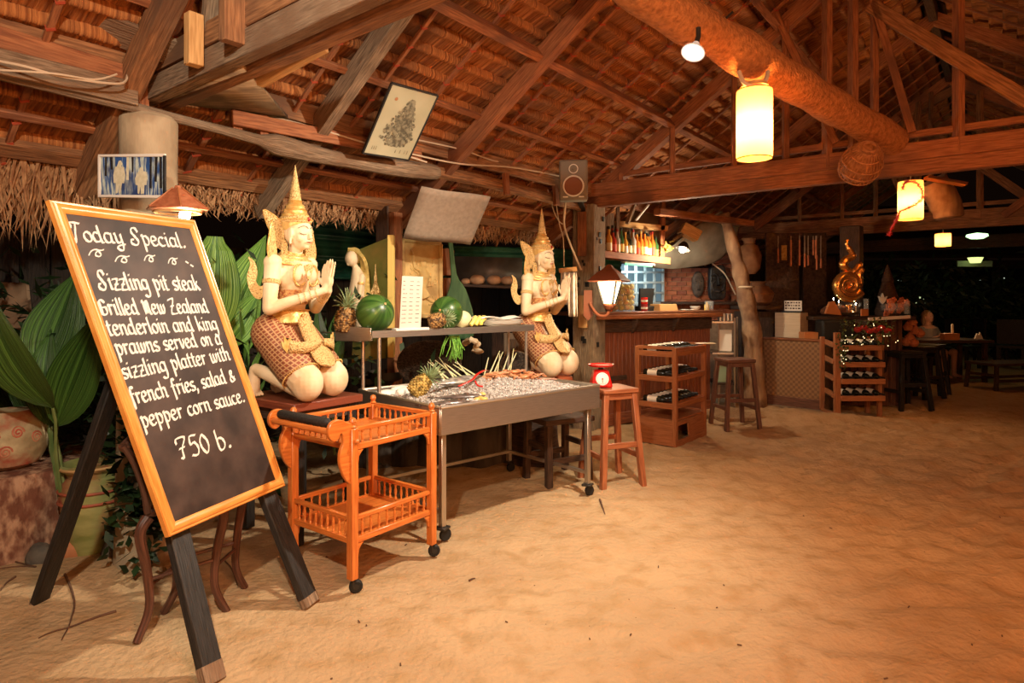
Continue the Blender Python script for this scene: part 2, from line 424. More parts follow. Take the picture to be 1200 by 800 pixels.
# poles (light strips in rafter direction tied under the thatch), rafters, purlins, plates
def onslope(t, w, dz=0.0): return tw(t, w, roofz(w)+dz)
def rp(name, p0, p1, w, h, m, up=Z, bevel=0.004, pr=None): return part(name, MB().beam(p0, p1, w, h, up), m, pr or ceiling, bevel=bevel)
t = -3.1
tie = mat('binding_cord', (0.42, 0.07, 0.03), None, .8)
while t < T1:
    tt = t+random.uniform(-.04, .04)
    if min(abs(tt-q) for q in (-2.4, -.12, 1.01, 2.27, 4.56, 7.0, 9.5, 11.8)) > .12:
        for side in (0, 1):
            a, bb = (-0.68, WR-.03) if side == 0 else (2*WR+.6, WR+.03)
            f = lambda w: onslope(tt+ (w-1)*.01, w, -0.005)
            r = random.uniform(.014, .021)
            rp('roof_batten', f(a), f(bb), r*2.1, r*1.3, M['wood_red'], zL if side == 0 else zR)
            if side == 0 and tt < 5 and tt > -1:
                mb = MB(); w = a+.1
                while w < WR:
                    c = f(w); mb.box(c, (r*2.5, .012, r*1.9), rot=Matrix((U, yL, zL)).transposed() @ Matrix.Rotation(.5, 3, 'Z')); w += stepw*1.0
                part('cord_tie', mb, tie, ceiling, smooth=False, kind='stuff')
    t += 0.44
for tt in (-2.4, -.12, 1.01, 2.27, 4.56, 7.0, 9.5, 11.8, 14.0):
    main = tt in (4.56, 9.5, 14.0, -.12)
    for side in (0, 1):
        a, bb = (-0.62, WR+.02) if side == 0 else (2*WR+.5, WR-.02)
        mtl = M['wood_grey'] if tt == 1.01 else (M['wood'] if tt < 2 else M['wood_red'])
        rp('rafter', onslope(tt, a, -.075), onslope(tt, bb, -.075), .085 if not main else .10, .13, mtl, zL if side == 0 else zR)
for w in (-.5, .98, 2.0):   # purlins
    for side in (0, 1):
        ww = w if side == 0 else 2*WR-w
        sh = .035 if w < 0 else -.035
        rp('purlin', onslope(T0, ww, sh-.03), onslope(T1, ww, sh-.03), .10 if w < 0 else .06, .05 if w < 0 else .10, M['wood_red'] if w > 0 else M['wood'], zL if side == 0 else zR)
rp('ridge_beam', tw(T0, WR, roofz(WR)-.06), tw(T1, WR, roofz(WR)-.06), .08, .18, M['wood_dark'])
# wall plates: a heavy old log beam and a sawn plank above
rp('wall_plate', tw(-3.5, .06, 2.62), tw(4.6, .06, 2.62), .05, .13, M['wood'])
for a in (4.6,): rp('wall_plate', tw(a, 0, 2.60), tw(14.3, 0, 2.60), .07, .15, M['wood_red'])
rp('wall_plate', tw(-3.5, 2*WR, 2.50), tw(14.3, 2*WR, 2.50), .12, .15, M['wood_dark'])
mb = MB(); pts = bez([tw(-3.4, .02, 2.40), tw(-1.4, .05, 2.46), tw(.2, .08, 2.40), tw(1.1, .1, 2.36), tw(2.1, .08, 2.42)], 8)
mb.tube(pts, [(.030+.005*math.sin(i*.7)) if i < 20 else .058+.008*math.sin(i*.7) for i in range(len(pts))], 10)
rp('wall_plate', tw(-3.5, .10, 2.475), tw(-.1, .10, 2.475), .05, .12, M['wood_grey'])
part('log_plate', mb, M['wood_grey'], ceiling)
mb = MB(); pts = bez([tw(1.5, 0, 2.42), tw(2.6, .0, 2.46), tw(4.5, 0, 2.42)], 8); mb.tube(pts, .055, 8); part('log_plate', mb, M['wood'], ceiling)
# rough edge laths between eave and plate
for w in (-.28, .42): rp('lath', onslope(T0, w, -.02), onslope(4.5, w, -.02), .045, .03, M['wood_red'], zL)

# tie beam at the squared post and its truss
def truss(t, full=True, mtl=M['wood_red']):
    rp('tie_beam', tw(t, -.15, 2.50), tw(t, 6.1, 2.50), .10, .16, mtl, bevel=.006)
    rp('tie_beam', tw(t-.07, -.05, 2.60), tw(t-.07, 6.1, 2.60), .04, .14, mtl)
    if not full: return
    rp('truss_rail', tw(t-.02, .05, 2.745), tw(t-.02, 6.0, 2.745), .05, .055, mtl)
    for w, wd in ((.42, .035), (1.0, .045), (1.62, .04), (2.08, .05), (2.42, .10), (2.62, .09), (2.78, .05), (3.35, .08), (4.6, .06)):
        rp('king_post' if 2.4 < w < 2.7 else 'truss_post', tw(t-.05, w, 2.55), tw(t-.05, w, roofz(w)-.10), wd, .05, mtl)
    for a, za, b2, zb in ((3.95, 2.68, 2.75, 3.85), (2.0, 4.0, 2.5, 2.75), (2.75, 4.0, 3.05, 2.75)):
        rp('truss_brace', tw(t-.09, a, za), tw(t-.09, b2, zb), .04, .11 if a > 3 else .06, M['wood'] if a > 3 else mtl, V)
    rp('truss_brace', tw(t, 2.1, 4.0), tw(t, 3.3, 4.5), .05, .12, mtl, V)
truss(4.56); truss(9.5, mtl=M['wood']); truss(14.0, False, M['wood_dark'])
for w in (3.6, 4.8): rp('truss_brace', tw(9.4, w, 2.55), tw(9.4, w+.9, 3.3), .05, .1, M['wood_red'], V)
rp('truss_brace', tw(9.4, 0.3, 2.6), tw(9.4, 2.4, 4.1), .06, .12, M['wood_red'], V)

# big double beam crossing over the trunk post to upper right
def xb(w, z, off=0, tt=0.0): return tw(tt+off, w, z)
for zz in (2.53, 2.655):
    rp('cross_beam', xb(-.02, zz), xb(3.3, zz+.02), .07, .12, M['wood_grey'] if zz < 2.6 else M['wood'], bevel=.006)
rp('cross_beam', xb(-.02, 2.53, .10), xb(6.0, 2.53, .10), .07, .13, M['wood'], bevel=.006)
def spacer(w, t, z0, z1, wd=.07, m=M['wood_pale']): rp('beam_block', tw(t, w, z0), tw(t, w, z1), wd, .055, m, V, bevel=.004)
spacer(.68, -.08, 2.50, 2.74); spacer(1.02, -.06, 2.52, 3.2, .13, M['wood'])
rp('cross_brace', tw(.02, .62, 2.52), tw(-.02, 0.90, 3.5), .05, .10, M['wood_grey'], U)
rp('cross_brace', tw(-.06, .25, 2.72), tw(-.10, .38, 3.9), .05, .16, M['wood'], U)
rp('cross_brace', tw(.12, .36, 2.72), tw(.2, .62, 3.9), .05, .12, M['wood'], U)
rp('cross_brace', tw(.22, .72, 2.50), tw(.30, 1.15, 2.60), .045, .06, M['wood_pale'])
# loose board ends beside the trunk
part('plank_offcut', MB().beam(tw(-.32, .10, 2.78), tw(.10, .42, 2.62), .16, .025, zL), M['wood_grey'], ceiling)
part('plank_offcut', MB().prism([(0, 0), (.30, .02), (.02, .16)], .02, frame4(tw(.0, .12, 2.62), U*.6+V*.5+Z*.25, Z)), M['wood'], ceiling)
# triangular plywood gusset
part('gusset_board', MB().raw([at(285, 77, 2.86), at(339, 139, 4.02), at(195, 117, 3.42)], [(0, 1, 2)], [[(0, 0), (1, 0), (1, 1)]]), mat('weathered_plywood', (.22, .14, .07), (.36, .25, .14), .85, scale=5, stretch=(1, 8, 8), bump=.2, c3=(.14, .09, .05), s3=6), ceiling, solid=.02)
# short struts on the wall plate
for tt in (.45, .62, 3.0, 3.8): rp('plate_strut', tw(tt, .08, 2.36), tw(tt, .06, 2.62), .06, .04, M['wood_red'], V)
rp('plate_strut', tw(-.06, .04, 2.36), tw(-.06, .04, 2.72), .07, .06, M['wood_red'], V)
rp('plank', tw(-1.5, .1, 2.63), tw(-.05, .1, 2.56), .02, .10, M['wood_red'])
rp('plank', tw(.4, .12, 2.47), tw(1.9, .12, 2.52), .02, .09, M['wood_red'])

# eave fringe
fr = MB(); rnd = random.Random(5)
for i in range(4200):
    tt = rnd.uniform(-2.6, 5.4); w = rnd.uniform(-.70, -.54); p = tw(tt, w, roofz(w)+rnd.uniform(-.02, .05))
    l = rnd.uniform(.10, .38)*(1.2 if tt < .35 else .30); d = (V*rnd.uniform(-.35, .1) + U*rnd.uniform(-.35, .35) - Z).normalized(); wd = rnd.uniform(.004, .010)
    s2 = (U*math.cos(rnd.uniform(-.8, .8))+V*math.sin(rnd.uniform(-.8, .8)))*wd
    a = p; b2 = p+d*l*.55+U*rnd.uniform(-.02, .02); c = p+d*l+U*rnd.uniform(-.05, .05)
    o = len(fr.v); fr.v += [a-s2, a+s2, b2+s2*.8, b2-s2*.8, c]
    fr.face((o, o+1, o+2, o+3), [(tt, 0), (tt+.01, 0), (tt+.01, .5), (tt, .5)]); fr.face((o+3, o+2, o+4), [(tt, .5), (tt+.01, .5), (tt, 1)])
part('thatch_fringe', fr, mat('dry_leaf', (.22, .10, .045), (.46, .27, .13), .9, scale=3, stretch=(30, 2, 1), uv=True), ceiling, smooth=False, kind='stuff')

# ================================================================ POSTS
bark = mat('pale_bark', (.32, .24, .15), (.52, .42, .28), .9, scale=5, stretch=(1, 1, .4), bump=.7, bscale=9, c3=(.22, .15, .09), s3=5)
mb = MB(); c = tw(0, 0)
pr = [(.175, -.05), (.16, .15), (.15, .8), (.143, 1.5), (.138, 2.0), (.140, 2.38), (.125, 2.40), (.0, 2.40)]
mb.lathe(pr, c, 24)
rnd = random.Random(3)
for i, v in enumerate(mb.v):
    a = math.atan2(v.y-c.y, v.x-c.x); k = 1+.05*noise.noise(Vector((math.cos(a)*1.2, math.sin(a)*1.2, v.z*1.5)))
    mb.v[i] = Vector((c.x+(v.x-c.x)*k, c.y+(v.y-c.y)*k, v.z))
o = part('trunk_post', mb, bark, loc=c); tag(o, 'pale tree trunk post carrying the roof behind the chalkboard', 'post')
cp = tw(4.56, 0)
post = thing('timber_post', 'squared weathered timber post with small mortise holes, carrying speaker and lamp', 'post', cp, math.atan2(U.y, U.x))
post_w = mat('weathered_post', (.20, .145, .09), (.40, .31, .21), .88, scale=4, stretch=WS, uv=True, bump=.7, c3=(.15, .10, .06), s3=4)
part('post_shaft', MB().beam(cp-Z*.05, cp+Z*2.45, .27, .26, U), post_w, post, bevel=.012)
mb = MB(); rnd = random.Random(11)
ndir = (Vector((0, 0, 0))-cp); ndir.z = 0
for i in range(16):
    face = -U if i % 2 else V
    q = cp + face*(.134 if i % 2 else .1305) + (V if i % 2 else U)*rnd.uniform(-.07, .07) + Z*rnd.uniform(.9, 2.35)
    mb.box(q, (.035, .035, .05) if i % 3 else (.02, .02, .03), math.atan2(U.y, U.x))
part('mortise_holes', mb, M['black'], post, smooth=False, kind='stuff')
part('post_board', MB().beam(at(682, 248, 6.85), at(682, 300, 6.85), .10, .03, -U), M['wood_red'], post, bevel=.003)
part('post_board', MB().beam(at(683, 346, 6.8), at(683, 384, 6.8), .10, .03, -U), M['wood_pale'], post, bevel=.003)

# ================================================================ CHALKBOARD EASEL
bTL, bTR, bBL, bBR = Vector((-1.692, 2.306, 1.781)), Vector((-1.482, 2.947, 1.786)), Vector((-1.304, 2.40, .515)), Vector((-1.093, 3.041, .520))
bc = (bTL+bTR+bBL+bBR)/4
ex = (bTR-bTL); W_ = ex.length; exn = ex.normalized(); ey = (bTL-bBL); H_ = ey.length; eyn = ey.normalized()
bn = exn.cross(eyn).normalized()      # faces the camera side
easel = thing('chalkboard_easel', 'framed chalkboard menu in white lettering leaning on a black wooden easel', 'chalkboard', (-1.5, 2.75, 0))
def B(s, r, h=0.0): return bTL + ex*s - ey*r + bn*h      # s,r in 0..1
part('board_panel', MB().quad(B(.01, .99, -.001), B(.99, .99, -.001), B(.99, .01, -.001), B(.01, .01, -.001)).quad(B(.01, .01, -.016), B(.99, .01, -.016), B(.99, .99, -.016), B(.01, .99, -.016)), M['board'], easel, smooth=False)
fw = .046
def moulding(a, b2, inn):
    # rounded picture moulding: half-round profile swept between mitred corners
    mb = MB(); prof = [(0, -.02), (0, .002), (.004, .006), (.010, .005), (.015, .010), (.024, .012), (.034, .009), (fw, .001), (fw, -.012)]
    o = 0; d = (b2-a).normalized(); n = len(prof)
    for p, sg in ((a, 1), (b2, -1)):
        for q, h in prof: mb.v.append(p + inn*q + d*sg*q*1.0 + bn*h)
    for k in range(n-1):
        mb.face((k, k+1, n+k+1, n+k), [(0, prof[k][0]), (0, prof[k+1][0]), ((b2-a).length, prof[k+1][0]), ((b2-a).length, prof[k][0])])
    mb.face(list(range(n))[::-1]); mb.face([n+k for k in range(n)]); mb.face((0, n, n+n-1, n-1))
    return mb
for a, b2, inn in ((B(0, 0), B(1, 0), -eyn), (B(1, 1), B(0, 1), eyn), (B(0, 1), B(0, 0), exn), (B(1, 0), B(1, 1), -exn)):
    part('frame_rail', moulding(a, b2, inn), M['frame_wood'], easel)
# legs of the stand
fl, frr = onz(250, 800), onz(364, 708)
def leg(p_foot, p_top, w, h, up, tip):
    l = part('leg', MB().beam(p_foot, p_top, w, h, up), M['black_wood'], easel, bevel=.004)
    d = (p_top-p_foot).normalized()
    part('worn_tip', MB().beam(p_foot-d*.002, p_foot+d*tip, w+.003, h+.003, up), M['wood_grey'], l, bevel=.004)
    return l
t1 = B(.10, .75, -.05); t2 = B(.92, .80, -.05)
def thru(f, s_, k): p = B(s_, 1.0, -.055); return f + (p-f)*k
leg(fl, thru(fl, .13, 2.1), .095, .036, bn, .07); leg(frr, thru(frr, .90, 2.0), .095, .036, bn, .045)
leg(onz(45, 708), B(.36, .42, -.16), .075, .035, bn, .03)
part('crossbar', MB().beam(B(.05, .62, -.035), B(.95, .62, -.035), .06, .025, bn), M['black_wood'], easel, bevel=.003)

# --- lettering: broad-nib strokes in board coordinates
G = {
'a': (.92, [[(.66, .92), (.3, 1), (.04, .6), (.14, .08), (.5, .1), (.68, .5)], [(.72, 1), (.68, .15), (.9, .05)]]),
'b': (.86, [[(.12, 1.7), (.1, .1), (.45, 0), (.72, .4), (.62, .85), (.3, 1), (.12, .75)]]),
'c': (.74, [[(.64, .85), (.4, 1), (.08, .7), (.1, .22), (.4, 0), (.7, .18)]]),
'd': (.95, [[(.62, .9), (.3, 1), (.05, .6), (.14, .1), (.5, .1), (.68, .4)], [(.66, 1.7), (.7, .12), (.92, .05)]]),
'e': (.78, [[(.1, .48), (.62, .66), (.5, 1), (.2, .95), (.05, .5), (.2, .05), (.45, 0), (.74, .22)]]),
'f': (.66, [[(.7, 1.5), (.5, 1.7), (.3, 1.4), (.3, -.5)], [(.02, .95), (.62, 1)]]),
'g': (.92, [[(.66, .92), (.3, 1), (.04, .6), (.14, .15), (.5, .12), (.68, .5)], [(.72, 1), (.72, -.4), (.4, -.7), (.05, -.5)]]),
'h': (.88, [[(.1, 1.7), (.12, 0)], [(.12, .7), (.4, 1), (.66, .85), (.66, .1), (.84, 0)]]),
'i': (.42, [[(.06, .85), (.18, 1), (.18, .1), (.38, .05)], [(.17, 1.38), (.24, 1.5)]]),
'k': (.8, [[(.1, 1.7), (.12, 0)], [(.6, 1.0), (.16, .5)], [(.3, .55), (.72, 0)]]),
'l': (.38, [[(.14, 1.7), (.15, .1), (.34, .03)]]),
'm': (1.3, [[(.05, .9), (.15, 1), (.15, 0)], [(.15, .75), (.4, 1), (.56, .85), (.56, 0)], [(.56, .75), (.82, 1), (1.0, .85), (1.0, .1), (1.2, 0)]]),
'n': (.9, [[(.04, .88), (.14, 1), (.14, 0)], [(.14, .72), (.42, 1), (.65, .85), (.65, .1), (.85, 0)]]),
'o': (.76, [[(.36, 1), (.06, .68), (.1, .2), (.38, 0), (.66, .3), (.62, .8), (.36, 1)]]),
'p': (.86, [[(.04, .95), (.15, 1), (.15, -.7)], [(.15, .8), (.45, 1), (.72, .65), (.6, .15), (.35, 0), (.15, .12)]]),
'r': (.66, [[(.04, .88), (.16, 1), (.16, 0)], [(.16, .7), (.4, 1), (.62, .9)]]),
's': (.66, [[(.6, .88), (.35, 1), (.08, .8), (.2, .55), (.55, .4), (.58, .12), (.3, 0), (.04, .15)]]),
't': (.55, [[(.22, 1.45), (.2, .12), (.5, .05)], [(.0, 1.0), (.5, 1.0)]]),
'u': (.9, [[(.04, .92), (.14, 1), (.14, .15), (.4, 0), (.64, .3)], [(.66, 1), (.66, .12), (.85, .02)]]),
'v': (.78, [[(.04, .95), (.14, 1), (.3, .0), (.6, .5), (.66, 1)]]),
'w': (1.15, [[(.04, .92), (.14, 1), (.16, .15), (.36, 0), (.56, .3), (.56, 1)], [(.56, .3), (.74, 0), (.98, .4), (.98, 1)]]),
'y': (.88, [[(.04, .92), (.14, 1), (.16, .2), (.4, .08), (.64, .4)], [(.68, 1), (.64, -.35), (.35, -.72), (.02, -.45), (.3, -.2), (.9, -.05)]]),
'z': (.74, [[(.06, .95), (.66, .98), (.1, .04), (.72, .02)], [(.2, .5), (.6, .5)]]),
'T': (1.1, [[(.0, 1.45), (.15, 1.2), (.35, 1.35), (.25, 1.65), (.05, 1.55)], [(.1, 1.62), (.5, 1.8), (1.15, 1.72)], [(.78, 1.7), (.5, .6), (.35, -.1), (.1, -.15), (.15, .15), (.45, .1)]]),
'S': (1.15, [[(1.0, 1.35), (.85, 1.75), (.5, 1.7), (.35, 1.3), (.6, .8), (.8, .35), (.5, -.05), (.05, .1), (.1, .5), (.35, .5)]]),
'Z': (1.05, [[(.08, 1.45), (.95, 1.6), (.1, .05), (1.0, .0)], [(.25, .8), (.75, .85)]]),
'G': (1.1, [[(.95, 1.2), (.6, 1.5), (.12, 1.1), (.12, .35), (.5, .0), (.92, .25), (.9, .75), (.5, .72)], [(.35, 1.35), (.35, .2)]]),
'N': (1.15, [[(.05, 1.2), (.2, 1.4), (.22, .0)], [(.22, 1.25), (.55, .1)], [(.5, 1.2), (.7, 1.4), (.85, 1.2), (.85, .1), (1.1, 0)], [(.55, 1.35), (.55, .1)]]),
',': (.4, [[(.15, .12), (.2, -.15), (.05, -.4)]]), '.': (.4, [[(.12, .1), (.28, .0)], [(.14, .14), (.26, .12)]]),
'&': (.95, [[(.85, .1), (.3, .9), (.4, 1.3), (.65, 1.1), (.1, .4), (.25, 0), (.6, .1), (.85, .6)]]),
'7': (.9, [[(.05, 1.2), (.1, 1.6), (.85, 1.65), (.4, .8), (.3, .0)], [(.15, .8), (.65, .9)], [(.3, 0), (.08, .1)]]),
'5': (.9, [[(.85, 1.65), (.3, 1.6), (.22, .95), (.55, 1.1), (.78, .6), (.55, .05), (.08, .1)]]),
'0': (.85, [[(.42, 1.6), (.12, 1.1), (.12, .5), (.42, 0), (.72, .5), (.72, 1.1), (.42, 1.6)]]),
'~': (1.4, [[(.0, .3), (.25, .75), (.6, 1), (1.0, .85), (1.3, .95)], [(.9, .85), (.65, .65), (.5, .3), (.75, .1), (.95, .35), (.85, .75)]]),
':': (.9, [[(.1, .9), (.35, .6)], [(.5, .4), (.75, .1)]]),
' ': (.55, []),
}
def board_uv(px, py):
    d = Vector(((px-600)/FPX, 1, (HOR-py)/FPX)); e = Vector((0, 0, EYE)); t = (bTL-e).dot(bn)/d.dot(bn); q = e+d*t-bTL
    # solve q = ex*s - ey*r
    a = exn.dot(eyn); qx, qy = q.dot(exn), q.dot(eyn); den = 1-a*a
    u = (qx-a*qy)/den; v = (qy-a*qx)/den
    return u, v      # metres along exn, eyn from top left
seq = [0]
def write(word_line, p0, p1, xh, parent, mtl, nib=.16, ang=40, name='lettering', lift=.001, boardf=None, ascmul=1.0):
    u0, v0 = board_uv(*p0); u1, v1 = board_uv(*p1)
    adv = sum(G[c][0]+.06 for c in word_line); dx = (u1-u0)/adv; rise = (v1-v0)/(u1-u0)
    ua, va = board_uv(p0[0], p0[1]); h = xh
    x = u0; mb = MB(); nv = Vector((math.cos(R(ang)), math.sin(R(ang))))*nib*h*.5
    for c in word_line:
        w, strokes = G[c]
        for st in strokes:
            q = [(x + p[0]*dx, v0 + (x + p[0]*dx-u0)*rise + p[1]*h*(ascmul if p[1] > 1 else 1)) for p in st]
            pp = bez([Vector((a, b2, 0)) for a, b2 in q], 4) if len(q) > 2 else [Vector((*q[0], 0)), Vector((*q[1], 0))]
            seq[0] += 1; lf = lift + (seq[0] % 5)*.0002; o = len(mb.v)
            for k, p in enumerate(pp):
                j = 1+.15*math.sin(k*2.1+x*90)
                for sg in (-1, 1):
                    a, b2 = p.x+nv.x*sg*j, p.y+nv.y*sg*j
                    mb.v.append(bTL + exn*a + eyn*b2 + bn*lf)
            # a little thickness across the nib so thin strokes keep a body
            th = nib*h*.16; tv = Vector((-nv.y, nv.x)).normalized()*th
            for k in range(len(pp)-1):
                q2 = o+2*k; mb.face((q2, q2+1, q2+3, q2+2))
            o2 = len(mb.v)
            for k, p in enumerate(pp):
                dd = (pp[min(k+1, len(pp)-1)]-pp[max(k-1, 0)]); dd = dd.normalized() if dd.length else Vector((1, 0, 0)); pn = Vector((-dd.y, dd.x, 0))*th*1.5
                for sg in (-1, 1): 
                    r_ = p+pn*sg; mb.v.append(bTL + exn*r_.x + eyn*r_.y + bn*(lf+.0001))
            for k in range(len(pp)-1):
                q2 = o2+2*k; mb.face((q2, q2+1, q2+3, q2+2))
        x += (w+.06)*dx
    # one part per line of writing; flat chalk paint
    mb.v = [v - bn*.0012 for v in mb.v]
    part(name, mb, mtl, parent, smooth=False, kind='stuff')
CH = M['chalk']
write('Today Special.', (84, 282), (219, 290), .041, easel, CH, .30)
for q, sz in (((105, 302), 22), ((136, 309), 21), ((170, 308), 16), ((198, 311), 14)): write('~', q, (q[0]+sz, q[1]-1), .032, easel, CH, .28, name='chalk_flourish')
write(':', (219, 314), (229, 313), .035, easel, CH, .28, name='chalk_flourish')
write('Sizzling pit steak', (117, 339), (236, 340), .043, easel, CH, .30)
write('Grilled New Zealand', (118, 369), (246, 366), .040, easel, CH, .30)
write('tenderloin and king', (128, 393), (257, 386), .040, easel, CH, .30)
write('prawns served on a', (138, 416), (261, 403), .040, easel, CH, .30)
write('sizzling platter with', (145, 444), (271, 421), .040, easel, CH, .30)
write('french fries, salad &', (155, 474), (277, 446), .040, easel, CH, .30)
write('pepper corn sauce.', (168, 501), (288, 470), .040, easel, CH, .30)
write('750 b.', (212, 538), (273, 523), .052, easel, CH, .24)

# ================================================================ WOODEN SERVING TROLLEY
tA = Vector((-.765, 3.03, 0)); tu = Vector((.60, .80, 0)); tv = Vector((-.80, .60, 0)); TL_, TW_ = .54, .48
tr = thing('serving_trolley', 'orange varnished two-tier wooden serving trolley with spindle galleries and a black-padded handle', 'trolley', tA+tu*.27+tv*.24)
TM = M['trolley']
def T(a, b2, z): return tA + tu*a + tv*b2 + Z*z
posts = [(0, 0, 1), (TL_, 0, 0), (0, TW_, 1), (TL_, TW_, 0)]
for a, b2, f in posts:
    part('post', MB().beam(T(a, b2, .075), T(a, b2, .80), .042, .042, tu), TM, tr, bevel=.004)
    mb = MB().lathe([(.012, 0), (.020, .006), (.012, .014), (.016, .022), (.019, .032), (.014, .046), (.002, .052)], T(a, b2, .80), 14)
    part('finial', mb, TM, tr)
    w = MB().lathe([(.0, -.012), (.026, -.012), (.033, -.006), (.033, .006), (.026, .012), (0, .012)], T(a, b2, .035)+tu*.02, 18, axis=tv*.8+tu*.6)
    c = part('caster', w, M['black'], tr)
    part('caster_fork', MB().beam(T(a, b2, .03), T(a, b2, .078), .02, .012, tu), M['dark_metal'], c, bevel=.002)
    part('hub', MB().lathe([(0, -.014), (.014, -.014), (.014, .014), (0, .014)], T(a, b2, .035)+tu*.02, 12, axis=tv*.8+tu*.6), M['dark_metal'], c)
def spindle(p, h):
    return MB().lathe([(.0075, 0), (.0075, h*.12), (.0045, h*.18), (.0060, h*.3), (.0078, h*.5), (.0058, h*.72), (.0042, h*.8), (.0075, h*.88), (.0075, h)], p, 8)
for z0, z1, full in ((.705, .793, True), (.255, .365, True)):
    part('tray', MB().box(T(TL_/2, TW_/2, z0+.004), (TL_-.02, TW_-.02, .010), math.atan2(tu.y, tu.x)), TM, tr, bevel=.002)
    for (a0, b0), (a1, b1) in (((0, 0), (TL_, 0)), ((TL_, 0), (TL_, TW_)), ((TL_, TW_), (0, TW_)), ((0, TW_), (0, 0))):
        p, q = T(a0, b0, 0), T(a1, b1, 0); d = (q-p).normalized(); p = p+d*.018; q = q-d*.018
        part('lower_rail', MB().beam(p+Z*(z0+.002), q+Z*(z0+.002), .020, .030), TM, tr, bevel=.003)
        part('gallery_rail', MB().beam(p+Z*z1, q+Z*z1, .020, .024), TM, tr, bevel=.004)
        n = 9
        for k in range(n):
            c = p.lerp(q, (k+.8)/(n+.6)); part('spindle', spindle(c+Z*(z0+.015), z1-z0-.026), TM, tr)
# brackets in the corners under the trays
for a, b2, sgn, dr in ((0, 0, 1, 'a'), (TL_, 0, -1, 'a'), (0, TW_, 1, 'a'), (TL_, TW_, -1, 'a')):
    for zz in (.69, .24):
        fr4 = frame4(T(a+sgn*.02, b2, zz), tu*sgn, Z)
        part('corner_bracket', MB().prism([(0, 0), (.045, 0), (.030, -.012), (.016, -.03), (.012, -.06), (0, -.065)], .014, fr4), TM, tr, bevel=.002)
# swan-neck handle brackets and bar
sw = [(.02, .62), (.02, .80), (-.03, .835), (-.085, .855), (-.135, .845), (-.155, .81), (-.145, .775), (-.115, .755), (-.085, .765), (-.075, .785), (-.06, .78), (-.055, .74), (-.075, .70), (-.078, .65), (-.06, .60), (-.03, .555), (.02, .52)]
for b2 in (0, TW_):
    fr4 = frame4(T(-.015, b2, 0), tu, Z)
    pp = [(p.x, p.y) for p in bez([Vector((x*.85, z, 0)) for x, z in sw], 3)]
    part('handle_bracket', MB().prism(pp, .022, fr4), TM, tr, bevel=.003)
part('handle_bar', MB().tube([T(-.125, .0, .80), T(-.125, TW_, .80)], .0145, 14), TM, tr)
part('knob', MB().ball(T(.0, -.0, .74)+(-tv)*.03, .013), TM, tr)
# the black padded tube rests along the bar
pb = MB().lathe([(0, 0), (.021, .002), (.024, .012), (.024, .34), (.019, .352), (.004, .372), (0, .373)], T(-.105, .44, .835), 16, axis=-tv*1.0+tu*.10-Z*.03)
tag(part('black_roll', pb, M['black_wood'], loc=T(-.11, .25, .81)), 'black padded roll lying along the handle bar of the orange trolley', 'roll')

# ================================================================ KNEELING STATUES
diam = bpy.data.materials.new('diamond_cloth'); 
diam = mat('brown_diamond_skirt', (.26, .075, .035), None, .55)
nt, b = nodes_of(diam); L = nt.links.new
tc = _n(nt, 'ShaderNodeTexCoord'); mp = _n(nt, 'ShaderNodeMapping'); mp.inputs['Rotation'].default_value = (0, 0, R(45)); mp.inputs['Scale'].default_value = (1, 1, 1)
sp = _n(nt, 'ShaderNodeSeparateXYZ'); L(tc.outputs['Object'], sp.inputs[0])
at2 = _n(nt, 'ShaderNodeMath', operation='ARCTAN2'); L(sp.outputs['X'], at2.inputs[0]); L(sp.outputs['Y'], at2.inputs[1])
mu = _n(nt, 'ShaderNodeMath', operation='MULTIPLY'); mu.inputs[1].default_value = .17; L(at2.outputs[0], mu.inputs[0])
cb = _n(nt, 'ShaderNodeCombineXYZ'); L(mu.outputs[0], cb.inputs[0]); L(sp.outputs['Z'], cb.inputs[1]); L(cb.outputs[0], mp.inputs[0])
ck = _n(nt, 'ShaderNodeTexBrick'); ck.offset = 0; ck.inputs['Scale'].default_value = 1; ck.inputs['Brick Width'].default_value = .021; ck.inputs['Row Height'].default_value = .021; ck.inputs['Mortar Size'].default_value = .0032
ck.inputs['Color1'].default_value = (.30, .085, .04, 1); ck.inputs['Color2'].default_value = (.20, .06, .03, 1); ck.inputs['Mortar'].default_value = (.52, .30, .14, 1)
L(mp.outputs[0], ck.inputs['Vector']); L(ck.outputs['Color'], b.inputs['Base Color'])
bp = _n(nt, 'ShaderNodeBump'); bp.inputs['Strength'].default_value = .6; bp.inputs['Distance'].default_value = .004; L(ck.outputs['Fac'], bp.inputs['Height']); L(bp.outputs[0], b.inputs['Normal'])

def limb(mb, p0, p1, r0, r1, n=14):
    p0, p1 = Vector(p0), Vector(p1); mb.tube([p0, p0.lerp(p1, .5), p1], [r0, (r0+r1)/2, r1], n); mb.ball(p0, r0*.995, n, 8); mb.ball(p1, r1*.995, n, 8); return mb
def remesh(o, vs, it=6):
    q = o.modifiers.new('r', 'REMESH'); q.mode = 'VOXEL'; q.voxel_size = vs; q.use_smooth_shade = True
    if it: s_ = o.modifiers.new('sm', 'SMOOTH'); s_.factor = .5; s_.iterations = it
def flame(pts, th, o, x, y, z=None):
    return MB().prism([(p.x, p.y) for p in bez([Vector((a, b_, 0)) for a, b_ in pts], 4)], th, frame4(o, x, y, z))
def bust_ring(c, rx, ry, r, z, n=40, arc=(0, 360), tilt=0, y0=0):
    return [Vector((c[0]+rx*math.cos(R(arc[0]+(arc[1]-arc[0])*i/n)), c[1]+ry*math.sin(R(arc[0]+(arc[1]-arc[0])*i/n)), z+tilt*math.sin(R(arc[0]+(arc[1]-arc[0])*i/n)))) for i in range(n+1)]
